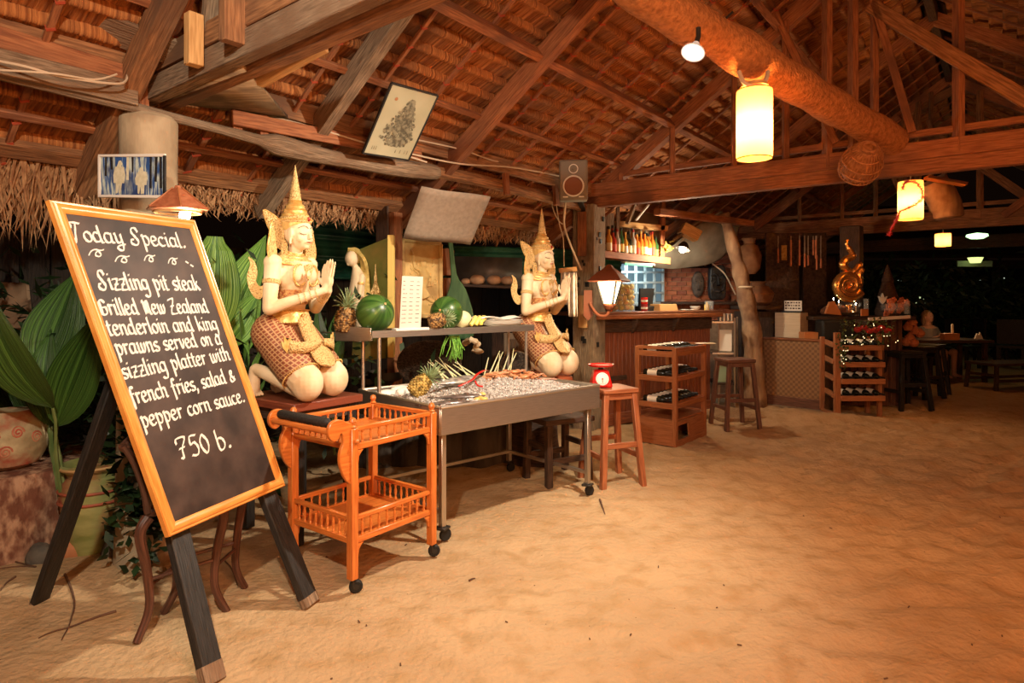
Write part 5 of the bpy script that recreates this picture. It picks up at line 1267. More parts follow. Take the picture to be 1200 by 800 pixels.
hm = mat('straw_hair', (.36, .25, .06), (.60, .46, .15), .6, scale=1.0, stretch=(30, 1, 1), uv=True, bump=.6)
hr = MB(); rnd = random.Random(3)
hr.ball(Wp(415, 300, .02), (.064, .060, .072), 18, 12)
for k_ in range(16):
    o1 = (k_-8)*.5; q = bez([Wp(408+k_*.5, 292, -.01), Wp(421+k_*.35, 296+k_*.5, .0-k_*.003), Wp(428+o1*.6, 320, .02), Wp(430+o1*.8, 350, .03), Wp(436+o1*1.1, 378, .04)], 5); hr.tube(q, [.016]*12+[.014]*8+[.006], 6)
part('hair', hr, hm, wf)
part('armband', MB().lathe([(.027, -.01), (.030, 0), (.027, .01)], Wp(423, 332, -.04), 14), M['gold2'], wf)
# carved relief panel
rp_ = thing('carved_relief', 'yellow carved relief panel with a dancing figure in a raised frame', 'relief', at(493, 352, 5.5))
rf = mat('ochre_plaster', (.50, .33, .11), (.66, .47, .19), .7, scale=7, bump=.3, c3=(.36, .22, .08), s3=5)
q4 = [at(473, 281, 5.5), at(517, 286, 5.75), at(517, 372, 5.75), at(473, 368, 5.5)]
part('panel', MB().quad(q4[3], q4[2], q4[1], q4[0]), rf, rp_, solid=.03, smooth=False)
for i in range(4): part('frame_strip', MB().beam(q4[i]+Vector((0, -.03, 0)), q4[(i+1) % 4]+Vector((0, -.03, 0)), .035, .035), rf, rp_, bevel=.008)
fx = (q4[1]-q4[0]).normalized(); fzz = Z; fo = (q4[0]+q4[2])/2+Vector((0, -.02, 0))
def rr(x, z): return fo+fx*x+Z*z
mb = MB(); mb.ball(rr(.0, .13), (.04, .03, .05), 14, 10); mb.tube([rr(.0, .10), rr(.01, .02), rr(-.01, -.08), rr(.02, -.16)], [.03, .055, .045, .06], 12)
for pts in (((.0, .07), (-.08, .10), (-.10, .20), (-.12, .26)), ((.02, .07), (.10, .03), (.09, -.06)), ((.02, -.15), (.12, -.20), (.08, -.30)), ((.0, -.15), (-.08, -.22), (-.05, -.32))): mb.tube([rr(*p) for p in pts], [.022, .020, .016, .012][:len(pts)], 8)
fb_ = part('relief_figure', mb, rf, rp_); remesh(fb_, .007, 3)
for k_ in range(18):
    a = k_*.7; q = bez([rr(.13*math.cos(a)*(.5+.5*(k_ % 2)), .02*k_-.22), rr(.13*math.cos(a)+.02, .02*k_-.19), rr(.13*math.cos(a), .02*k_-.16)], 3); part('relief_scroll', MB().tube(q, .009, 6), rf, rp_)

# grey board hanging from the eave, tilted picture under the roof
gbm = mat('grey_board_back', (.27, .21, .155), (.33, .26, .195), .8, scale=30, bump=.05)
g4 = [Vector(v) for v in ((-.684, 4.776, 2.272), (-.174, 5.15, 2.249), (-.356, 5.374, 1.877), (-.865, 5.0, 1.90))]
rows = []
for i in range(9):
    a, b2 = g4[0].lerp(g4[3], i/8), g4[1].lerp(g4[2], i/8); rows.append([a.lerp(b2, j/8)+Vector((0, -.012*math.sin(j/8*3.14)*math.sin(i/8*2.2), -.006*math.sin(j*.7))) for j in range(9)])
tag(part('grey_board', MB().sheet(rows), gbm, loc=g4[0], solid=.006), 'blank grey board hanging tilted from the eave above the carved relief', 'board')
hp = thing('tilted_picture', 'tilted framed grey print of a temple mound with small orange sun, hung under the roof', 'picture', (-.744, 4.25, 2.58))
h4 = [Vector(v) for v in ((-.758, 3.981, 2.78), (-.505, 4.291, 2.801), (-.742, 4.51, 2.412), (-.994, 4.20, 2.391))]
prm = mat('faded_print', (.40, .38, .25), (.47, .45, .31), .35, scale=4)
hx = (h4[1]-h4[0]); hy = (h4[3]-h4[0]); hn = hx.cross(hy).normalized(); 
if hn.dot(Vector((0, 0, 1.42))-h4[0]) < 0: hn = -hn
part('print', MB().quad(h4[3], h4[2], h4[1], h4[0]), prm, hp, solid=.008, smooth=False)
for i in range(4): part('frame_strip', MB().beam(h4[i], h4[(i+1) % 4], .012, .016, hn), M['black_wood'], hp)
def hq(x, y, o=.006): return h4[0]+hx*x+hy*y+hn*o
inkm = mat('engraving_ink', (.10, .09, .06), (.26, .24, .16), .6, scale=40, contrast=(.4, .6))
mb = MB(); rnd = random.Random(6)
for i in range(1100):
    yy = rnd.random(); half = .05+.44*yy if yy < .8 else .40-.9*(yy-.8); x = .55-.02*yy+rnd.gauss(0, .45)*half; y = .16+.66*yy
    if abs(x-.53) > half: continue
    s_ = rnd.uniform(.008, .032); a = rnd.uniform(0, 3); 
    o = len(mb.v)
    for k_ in range(5): aa = a+k_*1.2566; mb.v.append(hq(x+s_*math.cos(aa)*1.1, y+s_*.9*math.sin(aa), .0056+.00002*i*.1))
    mb.face(tuple(range(o, o+5)))
for x in (.12, .16, .2, .62, .72, .82, .88): mb.quad(hq(x, .92), hq(x+.015, .92), hq(x+.012, .86+.03*rnd.random()), hq(x+.003, .86))
mb.quad(hq(.52, .30), hq(.60, .30), hq(.565, .15), hq(.558, .15))
part('temple_print', mb, inkm, hp, smooth=False, kind='stuff')
part('print_sun', MB().lathe([(.012, 0), (.012, .001), (0, .001)], hq(.20, .18, .006), 16, axis=hn), M['clay'], hp)

# loudspeaker on the post
spk = thing('loudspeaker', 'grey box loudspeaker with round white-rimmed cone mounted at the top of the post', 'loudspeaker', at(672, 211, 5.95))
sc_ = at(672, 211, 5.95); sn = (Vector((0, 0, 1.2))-sc_); sn.z = -.5; sn.normalize(); sx_ = Vector((sn.y, -sn.x, 0)).normalized()*-1; sup = sn.cross(sx_)
if sup.z < 0: sup = -sup
rot = Matrix((sx_, -sn, sup)).transposed()
gm = mat('grey_cabinet', (.20, .175, .14), None, .6)
part('cabinet', MB().box(sc_-sn*.11, (.270, .22, .385), rot=rot), gm, spk, bevel=.02)
fp = sc_+sn*.002
part('cone', MB().lathe([(.088, 0), (.080, .004), (.05, -.02), (.030, -.024), (.028, -.010), (.012, -.004), (0, -.004)], fp-sup*.055+sn*.012, 28, axis=sn), mat('brown_cone', (.22, .09, .05), None, .7), spk)
part('cone_ring', MB().tube([fp-sup*.055+sn*.012+(sx_*math.cos(a*.19635)+sup*math.sin(a*.19635))*.093 for a in range(33)], .008, 8, cap=False), M['white'], spk)
part('tweeter', MB().lathe([(.040, 0), (.034, .006), (.014, .002), (.010, .008), (0, .010)], fp+sup*.105+sn*.004, 24, axis=sn), gm, spk)
part('tweeter_ring', MB().tube([fp+sup*.105+sn*.006+(sx_*math.cos(a*.2618)+sup*math.sin(a*.2618))*.040 for a in range(25)], .005, 6, cap=False), M['white'], spk)
for s_ in (-1, 1): part('bracket', MB().beam(fp-sup*.155+sx_*.05*s_+sn*.004, fp-sup*.155+sx_*.10*s_+sn*.004, .012, .014, sn), M['white'], spk, bevel=.003)
part('mount', MB().beam(sc_-sn*.2, cp+Z*2.35-V*.05, .05, .04), M['dark_metal'], spk)

# cables
def cable(label, pts, r=.006, n=8): 
    return tag(part('cable', MB().tube(bez(pts, n), r, 6), M['wire'], loc=pts[0]), label, 'cable')
cable('pale cable running along the wall plate at upper left past the trunk', [at(-20, 68, 2.75), at(30, 78, 2.8), at(75, 90, 2.9), at(140, 98, 3.1), at(150, 85, 3.2)])
cable('lower pale cable sagging along the wall plate left of the trunk', [at(-20, 81, 2.75), at(60, 86, 2.85), at(110, 93, 3.0), at(137, 87, 3.1)], .005)
cable('pale cable along the beam from the gusset board to the tilted picture', [at(185, 112, 3.4), at(260, 126, 3.7), at(340, 142, 4.0), at(430, 168, 4.35), at(500, 190, 4.75)], .006)
cable('pale cable from the tilted picture to the speaker', [at(480, 180, 4.7), at(540, 192, 5.1), at(600, 196, 5.7), at(655, 206, 6.3)], .007)
cable('second pale cable from the picture toward the speaker, just above the other', [at(480, 162, 4.7), at(540, 175, 5.1), at(590, 190, 5.7), at(640, 182, 6.3), at(668, 172, 6.4)], .006)
cable('pale cable hanging below the speaker and ending beside the post', [at(663, 233, 6.45), at(661, 262, 6.5), at(668, 285, 6.5), at(681, 316, 6.6)], .011)
cable('thin looped pale cable hanging left of the post', [at(642, 222, 6.5), at(650, 250, 6.5), at(660, 262, 6.5), at(663, 240, 6.5)], .006)
cable('thin pale cable hanging straight down behind the far statue hands', [at(650, 225, 6.6), at(655, 260, 6.6), at(660, 280, 6.6), at(661, 312, 6.6)], .006)
# towel on a peg
rk = thing('towel_rail', 'short wooden peg rail holding the striped towel beside the post', 'rail', at(664, 317, 6.5)); part('rail_board', MB().beam(at(655, 317, 6.5), at(676, 315, 6.5), .03, .045), M['wood_pale'], rk)
rows = []
for i in range(14):
    t_ = i/13; rows.append([at(657.5+18*u_+2*t_*(u_-.5), 319+(52 if u_ > .45 else 38)*t_, 6.45+.035*math.sin(u_*22)*(.4+.6*t_)) for u_ in [j/18 for j in range(19)]])
tag(part('towel', MB().sheet(rows), M['cloth'], loc=at(664, 319, 6.45), solid=.008), 'off-white towel hanging in folds from the peg rail', 'towel')
# table behind and pale panel under the shelf
pp_ = thing('panelled_cabinet', 'pale wooden cabinet door seen between the counter shelf posts', 'cabinet', at(607, 440, 6.2))
part('door', MB().box(at(606, 420, 6.2), (.26, .03, .50)), mat('pale_grey_wood', (.38, .29, .20), (.50, .40, .29), .8, scale=3, stretch=WS, uv=True), pp_, bevel=.004)
part('door_moulding', MB().box(at(606, 420, 6.18), (.17, .02, .38)), M['wood_grey'], pp_, bevel=.006)
part('cabinet_body', MB().box(at(606, 425, 6.4), (.5, .3, .9)), M['wood_dark'], pp_)
# row of dark stumps behind the counter
dst = mat('dark_stump_bark', (.035, .03, .026), (.11, .09, .07), .95, scale=6, stretch=(1, 1, .3), bump=1.0, bscale=14)
sps = [(440, .24, .60), (478, .20, .55), (520, .25, .58), (560, .22, .50), (583, .12, .46)]
for k_, (px, r_, h_) in enumerate(sps):
    c = at(px, 400, 5.55); c.z = 0
    mb = MB().lathe([(r_*1.08, -.02), (r_, .12), (r_*.95, h_*.7), (r_*.97, h_-.02), (r_*.9, h_), (0, h_)], c, 26)
    for i, v in enumerate(mb.v):
        a = math.atan2(v.y-c.y, v.x-c.x); f_ = 1+.09*noise.noise(Vector((math.cos(a)*3+k_, math.sin(a)*3, v.z))); mb.v[i] = Vector((c.x+(v.x-c.x)*f_, c.y+(v.y-c.y)*f_, v.z))
    tag(part('tree_stump', mb, dst, loc=c), ('leftmost', 'second from the left', 'middle, widest', 'fourth from the left', 'small rightmost')[k_]+' of the dark stumps standing behind the fish counter', 'stump', 'dark stumps behind the counter')
# large dark jars beyond the painting (kitchen clutter)
for k_, (px, py, r_) in enumerate(((452, 452, .16), (428, 455, .12))):
    c = at(px, py, 5.45); tag(part('black_bowl', MB().lathe([(r_*.4, 0), (r_*.9, r_*.4), (r_, r_*.8), (r_*.93, r_*.8), (r_*.8, r_*.45), (0, r_*.15)], c, 24), M['dark_metal'], loc=c), ('larger', 'smaller')[k_]+' of two dark bowls standing behind the yellow pineapple', 'bowl')
# pot plant with shells behind the counter
tag(part('shell_cluster', MB().tube(bez([at(545, 402, 5.6), at(552, 398, 5.5), at(560, 403, 5.55), at(556, 410, 5.6), at(566, 412, 5.5)], 4), [.03, .02]*8+[.01], 8), M['cream'], loc=at(550, 405, 5.6)), 'white shell ornament beyond the woven tray', 'shell')

# leaves behind the chalkboard
plant('fan_leaf_plant', 'bright green ribbed fan leaves between the chalkboard and the near statue', at(262, 470, 4.3)-Z*.6, [
  (at(243, 395, 4.1), at(252, 277, 4.15), .20, dict(side=Vector((1, .1, 0)), blunt=True, fold=.05, bend=.03)),
  (at(250, 400, 4.2), at(312, 275, 4.6), .15, dict(side=Vector((.9, 0, -.5)), bend=-.04)),
  (at(256, 410, 4.1), at(306, 340, 4.4), .13, dict(side=Vector((.8, 0, -.6)), bend=-.08, fold=.12)),
], leaf_b)
plant('spiky_palm', 'small spiky green palm just left of the near statue feet', at(288, 492, 4.2)-Z*.3, [(at(292, 470-i*6, 4.2), at(292+(-1)**i*(20-i), 440-i*9, 4.2+.1*(i % 3)), .022, dict(side=Vector((0, .3, 1)), bend=.1*(-1)**i, nx=2)) for i in range(11)], leaf_b, stalk=False)
plant('broad_leaf_plant', 'dark green broad leaves behind the near statue hips', at(392, 420, 4.6)-Z*.7, [
  (at(385, 430, 4.6), at(372, 355, 4.6), .06), (at(388, 430, 4.6), at(396, 362, 4.7), .05), (at(382, 440, 4.6), at(365, 392, 4.5), .08), (at(392, 440, 4.6), at(404, 385, 4.6), .05), (at(386, 440, 4.7), at(382, 372, 4.7), .04)], leaf_m)
# darker foliage masses behind; clumps at the trunk foot added to darken it
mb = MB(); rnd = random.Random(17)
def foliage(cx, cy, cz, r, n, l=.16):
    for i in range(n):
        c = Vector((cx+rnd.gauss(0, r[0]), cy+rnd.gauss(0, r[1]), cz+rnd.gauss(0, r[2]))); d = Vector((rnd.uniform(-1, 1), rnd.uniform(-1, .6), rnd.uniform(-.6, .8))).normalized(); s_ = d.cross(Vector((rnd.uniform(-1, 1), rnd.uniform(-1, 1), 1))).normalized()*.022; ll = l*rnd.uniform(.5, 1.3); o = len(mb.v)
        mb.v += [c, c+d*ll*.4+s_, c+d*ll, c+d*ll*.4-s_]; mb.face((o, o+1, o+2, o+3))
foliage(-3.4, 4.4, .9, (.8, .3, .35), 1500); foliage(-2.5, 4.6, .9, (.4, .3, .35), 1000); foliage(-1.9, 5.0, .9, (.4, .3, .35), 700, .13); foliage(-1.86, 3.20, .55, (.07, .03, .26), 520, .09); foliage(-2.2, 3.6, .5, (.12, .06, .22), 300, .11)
tag(part('dark_foliage', mb, leaf_d, loc=(-2.5, 4.6, 0), smooth=False), 'dark undergrowth of small leaves behind left plants, with clumps added to darken the trunk foot', 'foliage', kind='stuff')

# curved-leg side chair behind the chalkboard
chm = mat('antique_chair_wood', (.05, .02, .012), (.13, .05, .03), .45, scale=3, stretch=WS, uv=True, bump=.1, coat=.3)
chr_ = thing('curved_chair', 'dark reddish antique chair with curved sabre legs half hidden behind the chalkboard', 'chair', onz(205, 715))
f1_, f2_, b1_, b2_ = onz(162, 752), onz(262, 718), onz(192, 720), onz(228, 690)
f1_, b1_, f2_ = onz(160, 753), onz(192, 718), onz(266, 717)
b2_ = b1_+(f2_-f1_)*1.0
SH = .50
for p, o_ in ((f1_, -1), (f2_, 1), (b1_, -1), (b2_, 1)):
    cen = (f1_+f2_+b1_+b2_)/4; out = (p-cen); out.z = 0; out.normalize()
    tp = p-out*.05+Z*SH
    q = bez([p, p-out*.055+Z*.12, p-out*.045+Z*.28, tp+out*.035-Z*.06, tp], 5); part('leg', MB().tube(q, [.017+.010*(i/len(q))**2 for i in range(len(q))], 10), chm, chr_)
def cq(p, z): 
    cen = (f1_+f2_+b1_+b2_)/4; out = (p-cen); out.z = 0; out.normalize(); return p-out*.05+Z*z
for a, b2, z in ((f1_, f2_, .24), (b1_, b2_, .24), (f1_, b1_, .21), (f2_, b2_, .21)): part('stretcher', MB().tube([cq(a, z), cq(b2, z)], .009, 8), chm, chr_)
o4 = [cq(f1_, SH), cq(f2_, SH), cq(b2_, SH), cq(b1_, SH)]; cen = sum(o4, Vector())/4
mb = MB(); o = 0; ring = bez([cen+(v-cen)*1.08 for v in o4+[o4[0]]], 5)[:-1]; n = len(ring)
for z in (0, .03): mb.v += [p+Z*z for p in ring]
mb.face(list(range(n))[::-1]); mb.face([n+k_ for k_ in range(n)])
for k_ in range(n): mb.face((k_, (k_+1) % n, n+(k_+1) % n, n+k_))
part('seat', mb, chm, chr_, bevel=.006)
bps = []
for a in (b1_, f1_):
    p = cq(a, SH+.02); d_ = (cq(f1_, 0)-cq(f2_, 0)).normalized()
    q = bez([p, p+Z*.10+d_*.015, p+Z*.22+d_*.05, p+Z*.30+d_*.09], 5); bps.append(q); part('back_post', MB().tube(q, .015, 8), chm, chr_)
part('crest_rail', MB().tube(bez([bps[0][-1]-Z*.01, (bps[0][-1]+bps[1][-1])/2+Z*.02, bps[1][-1]-Z*.01], 5), .024, 10), chm, chr_)
rows = [[bps[0][j].lerp(bps[1][j], u_) for u_ in (.08, .3, .5, .7, .92)] for j in range(1, len(bps[0]))]
part('back_panel', MB().sheet(rows), chm, chr_, solid=.012)
# twigs on the sand
tw_m = mat('dry_twig', (.09, .045, .025), (.16, .085, .05), .9, scale=20)
def twig(label, pts, r=.006):
    P_ = bez([onz(x, y, .004) for x, y in pts], 4); rs = [r*(1-.7*i/(len(P_)-1)) for i in range(len(P_))]
    for i, p in enumerate(P_): p.z = sand_h(p.x, p.y)+r*.9
    return tag(part('twig', MB().tube(P_, rs, 6), tw_m, loc=P_[0]), label, 'twig')
twig('long straight dark twig on the sand left of the easel foot', [(136, 717), (90, 732), (45, 749)], .006)
twig('curved twig crossing the long straight twig on the sand', [(76, 678), (87, 705), (82, 730), (72, 752)], .006)
twig('short forked twig at the left edge below the stump', [(18, 684), (8, 692), (0, 702)], .006)
twig('branching root-like twig in front of the log stump', [(-5, 655), (18, 660), (42, 669)], .006)
twig('thin twig lying under the other one in front of the stump', [(42, 669), (20, 667), (-5, 671)], .005)
twig('thin twig lying in the shade behind the front easel leg', [(262, 658), (272, 668), (279, 686)], .005)
twig('small dark twig sticking up from the sand in front of the bar stool', [(703, 586), (706, 594), (709, 602)], .008)
twig('tiny curled dark twig on the sand right of the trolley wheel', [(550, 679), (554, 676), (557, 675)], .006)
rnd = random.Random(31)
for k_ in range(26):
    x, y = rnd.uniform(300, 1180), rnd.uniform(560, 795); p = onz(x, y); p.z = sand_h(p.x, p.y)+.003; a = rnd.uniform(0, 3.1); l = rnd.uniform(.006, .018)
    tag(part('wood_chip', MB().tube([p, p+Vector((math.cos(a)*l, math.sin(a)*l, .002))], .003, 5), tw_m, loc=p), 'tiny dark wood chip lying on the open sand', 'wood chip', 'wood chips on the sand')

# ================================================================ BAR
# front of the bar runs from behind the post to the right and away
b0, b1 = Vector((.93, 7.02, 0)), Vector((2.55, 8.15, 0)); bu = (b1-b0).normalized(); bnv = Vector((-bu.y, bu.x, 0)); BL_ = (b1-b0).length; CT = 1.27
yawb = math.atan2(bu.y, bu.x)
def Bp(a, d, z): return b0 + bu*a + bnv*d + Z*z
bar = thing('bar_counter', 'reddish wooden bar counter clad in narrow upright boards', 'bar counter', Bp(BL_/2, .3, 0))
cm = mat('bar_top', (.17, .06, .03), (.28, .12, .06), .4, scale=3, stretch=WS, uv=True, coat=.3)
part('counter_top', MB().box(Bp(BL_/2, .22, CT-.02), (BL_+.25, .66, .045), yawb), cm, bar, bevel=.008)
part('top_edge', MB().beam(Bp(-.12, -.11, CT-.055), Bp(BL_+.12, -.11, CT-.055), .03, .05), M['rack_wood'], bar, bevel=.008)
part('frieze', MB().beam(Bp(0, -.02, CT-.15), Bp(BL_, -.02, CT-.15), .03, .16), M['wood_dark'], bar)
clad = mat('bar_cladding', (.19, .055, .028), (.31, .105, .052), .5, scale=3, stretch=WS, uv=True, bump=.1, coat=.2)
n = 30
for k_ in range(n):
    a = (k_+.5)*BL_/n; part('cladding_board', MB().beam(Bp(a, .0, .10), Bp(a, .0, CT-.20), BL_/n-.006, .022, bnv), clad, bar, bevel=.004)
part('backing', MB().beam(Bp(0, .03, .6), Bp(BL_, .03, .6), .02, 1.1), M['wood_dark'], bar)
part('plinth', MB().beam(Bp(0, -.03, .06), Bp(BL_, -.03, .06), .03, .13), clad, bar)
part('foot_rail', MB().beam(Bp(0, -.02, .52), Bp(.45, -.02, .52), .03, .05), M['wood_dark'], bar)
part('end_wall', MB().beam(Bp(BL_, .02, .62), Bp(BL_, .5, .62), .04, 1.2), M['wood_dark'], bar)
for a in (.55, 1.25): part('corbel', MB().prism([(0, 0), (.10, 0), (.10, -.05), (.03, -.16), (0, -.18)], .04, frame4(Bp(a, -.02, CT-.07), -bnv, Z)), M['wood_dark'], bar, bevel=.004)

# glass jar of limes
def px_on_bar(px, d=.12, z=CT):   # a point on the counter top seen at pixel column px
    r = (px-600)/FPX; p = b0+bnv*d; t = (p.x - r*p.y)/(r*bu.y-bu.x); q = p+bu*t; q.z = z; return q
jc = px_on_bar(730); jar = thing('citrus_jar', 'large clear glass jar filled with small yellow-green citrus fruit on the bar', 'jar', jc)
gl = bpy.data.materials.new('jar_glass'); gl.use_nodes = True; g_ = gl.node_tree; pb2 = g_.nodes['Principled BSDF']
pb2.inputs['Base Color'].default_value = (.9, .95, .92, 1); pb2.inputs['Roughness'].default_value = .03; pb2.inputs['Alpha'].default_value = .10; pb2.inputs['Specular IOR Level'].default_value = .8
part('glass_wall', MB().lathe([(.125, 0), (.14, .01), (.142, .30), (.136, .33), (.14, .35), (.134, .35), (.130, .33), (.136, .30), (.134, .015), (0, .012)], jc, 28), gl, jar)
cit = mat('citrus_skin', (.42, .40, .05), (.78, .55, .10), .5, scale=14, c3=(.66, .30, .06), s3=9)
cmesh = None; rnd = random.Random(9); cnt = 0
for lv in range(5):
    for ring, nn_ in ((.038, 3), (.103, 9)):
        for k_ in range(nn_):
            a = 6.2832*k_/nn_+lv*.5+ring*9; q = jc+Vector((ring*math.cos(a), ring*math.sin(a), .047+.060*lv+rnd.uniform(-.006, .006)))
            if cmesh is None:
                o = part('lime', MB().ball((0, 0, 0), (.033, .033, .032), 14, 9), cit, None, world=False); cmesh = o.data
            else: o = bpy.data.objects.new('lime', cmesh); COL.objects.link(o)
            o.location = q; o.rotation_euler = (rnd.uniform(0, 3), rnd.uniform(0, 3), 0); s_ = rnd.uniform(.88, 1.08); o.scale = (s_, s_, s_)
            tag(o, 'small yellow-green citrus fruit inside the large glass jar on the bar', 'fruit', 'citrus fruit in the jar')
# carriage lamp on the post
cl = at(714, 335, 6.50); cln = thing('carriage_lamp', 'lit four-sided carriage lantern with brown roof on a bracket of the timber post', 'lamp', cl)
ltin = mat('brown_lamp_metal', (.22, .07, .035), None, .5)
part('lamp_roof', MB().lathe([(.175, 0), (.178, .008), (.10, .07), (.045, .10), (.02, .125), (0, .13)], cl+Z*-.02+Z*.05, 4, xdir=(.35, -1, 0)), ltin, cln, smooth=False)
gz = cl+Z*.03; 
lg_ = mat('lit_lamp_glass', (1, .85, .6), None, .5, emit=(1, .80, .50), es=5)
part('lit_pane', MB().lathe([(.045, -.16), (.098, .0), (.0, .0)], gz, 4, xdir=(.35, -1, 0)), lg_, cln, smooth=False)
for k_ in range(4):
    a = k_*math.pi/2+math.atan2(-1, .35); d = Vector((math.cos(a), math.sin(a), 0)); part('lamp_bar', MB().beam(gz+d*.102, gz+d*.048-Z*.165, .012, .012), M['black_wood'], cln)
part('lamp_base', MB().lathe([(.012, -.21), (.03, -.20), (.052, -.17), (.052, -.158), (0, -.158)], gz, 12), ltin, cln)
part('bracket_arm', MB().tube(bez([gz-Z*.20, gz+Vector((-.02, .02, -.25)), gz+Vector((-.08, .06, -.24)), gz+Vector((-.13, .12, -.16))], 5), .012, 8), ltin, cln)
part('wall_plate', MB().prism([(-.035, -.09), (0, -.13), (.035, -.09), (.03, .10), (-.03, .10)], .02, frame4(gz+Vector((-.14, .13, -.16)), (1, -.2, 0), Z)), ltin, cln)
cln.scale = (1.4, 1.4, 1.4)
lamp('carriage_lamp_light', 'POINT', gz+Vector((-.02, -.22, -.12)), 18, (1, .72, .40), .06)
# orange upright panel, register, cups, bread, bowls
tag(part('orange_box', MB().box(px_on_bar(713, .22, CT+.20), (.10, .06, .40), yawb), mat('orange_box', (.62, .13, .03), None, .5), loc=px_on_bar(713, .2), bevel=.006), 'narrow orange-red box standing on the bar beneath the carriage lamp', 'box')
tag(part('dark_cabinet', MB().box(px_on_bar(702, .25, CT+.19), (.14, .2, .38), yawb), M['wood_dark'], loc=px_on_bar(702, .2), bevel=.004), 'dark box beside the timber post on the bar', 'box')
rg = thing('cash_register', 'black cash register screen on the bar right of the citrus jar', 'register', px_on_bar(757, .25))
c = px_on_bar(757, .25, CT); part('screen', MB().prism([(-.13, 0), (.10, 0), (.14, .25), (-.11, .25)], .03, frame4(c+Z*.03, bu, Z)), M['black'], rg, bevel=.004); part('register_base', MB().box(c+Z*.03, (.22, .18, .06), yawb), M['black'], rg, bevel=.006)
for k_ in range(2):
    c = px_on_bar(755, .08, CT+.085*k_); t_ = thing('red_tin', ('lower', 'upper')[k_]+' of two stacked red and white tins in front of the black register', 'tin', c)
    part('can', MB().lathe([(.038, 0), (.040, .004), (.040, .078), (.038, .082), (0, .082)], c, 18), M['red'] if k_ else M['foil_red'], t_); part('tin_label', MB().lathe([(.0405, .028), (.0405, .052)], c, 18), M['white'], t_)
c = px_on_bar(777, .16, CT); tr_ = thing('wooden_tray', 'low wooden crate with folded napkins on the bar', 'crate', c); part('crate', MB().raw([c+bu*x*s_+bnv*y*s_+Z*z for z, s_ in ((0, 1), (.085, .88)) for x, y in ((-.17, -.1), (.17, -.1), (.17, .1), (-.17, .1))], [(3, 2, 1, 0), (4, 5, 6, 7), (0, 1, 5, 4), (1, 2, 6, 5), (2, 3, 7, 6), (3, 0, 4, 7)]), M['wood_pale'], tr_, bevel=.004)
c = px_on_bar(815, .12, CT); tag(part('white_bowl', MB().lathe([(.03, 0), (.06, .03), (.07, .055), (.065, .055), (0, .015)], c, 20), M['white'], loc=c), 'white bowl near the right end of the bar top', 'bowl')
c = px_on_bar(806, .08, CT); tag(part('white_saucer', MB().lathe([(.05, 0), (.09, .012), (.086, .016), (0, .006)], c, 20), M['white'], loc=c), 'white saucer beside the white bowl on the bar', 'saucer')
c = px_on_bar(828, .16, CT); tag(part('yellow_squeeze_bottle', MB().lathe([(.03, 0), (.032, .06), (.026, .075), (.01, .085), (.005, .11), (0, .11)], c, 14), mat('mustard_plastic', (.75, .42, .04), None, .4), loc=c), 'small yellow squeeze bottle near the right end of the bar', 'bottle')
for k_ in range(3):
    c = px_on_bar(828+3*k_, .1+.04*k_, CT); tag(part('drinking_glass', MB().lathe([(.022, 0), (.027, .12), (.024, .12), (.019, .01), (0, .008)], c, 14), gl, loc=c), ('left', 'middle', 'right')[k_]+' of three tall drinking glasses at the right end of the bar', 'glass', 'drinking glasses on the bar')

# brick wall behind the bar, with stepped top: every brick a part
bw_ = thing('wall_back', 'red brick wall of the bar with a stepped top on the right', 'wall', (2.8, 9.4, 0)); struct(bw_)
wx0, wy = 2.08, 9.45; brm = [mat('brick_%s' % n_, c_, c2_, .85, scale=14, bump=.4) for n_, c_, c2_ in (('light', (.42, .13, .06), (.52, .19, .09)), ('mid', (.34, .095, .045), (.44, .15, .075)), ('dark', (.24, .07, .04), (.34, .12, .07)))]
part('mortar_bed', MB().box(((wx0+3.42)/2, wy+.06, .94), (3.42-wx0, .10, 1.88)), mat('mortar', (.34, .20, .12), (.44, .28, .17), .95, scale=20), bw_)
part('mortar_bed', MB().box((3.28, wy+.06, 2.0), (.30, .10, .26)), bpy.data.materials['mortar'], bw_)
bme = {}
rnd = random.Random(14)
for i in range(12):
    z = 1.10+.068*i
    x = wx0+.02+(0 if i % 2 else -.07)
    while x < 3.38:
        for zz, lim in ((z, True),):
            key = rnd.randrange(3)
            if key not in bme:
                o = part('brick', MB().box((0, 0, 0), (.135, .03, .058)), brm[key], None, world=False, bevel=.004); bme[key] = o.data
                md = True
            else: o = bpy.data.objects.new('brick', bme[key]); COL.objects.link(o)
            o.parent = bw_; o.location = (x+.07-2.8, wy+.004+rnd.uniform(-.003, .003)-9.4, z); 
        x += .145
for i in range(4):
    for j in range(2+(i < 2)):
        key = rnd.randrange(3); o = bpy.data.objects.new('brick', bme.get(key) or list(bme.values())[0]); COL.objects.link(o); o.parent = bw_; o.location = (3.36-.145*j-(.03 if i % 2 else 0)-2.8, wy+.004-9.4, 1.916+.068*i)
part('low_shelf', MB().box((2.7, wy-.12, 1.36), (1.3, .22, .04)), M['wood_dark'], bw_)
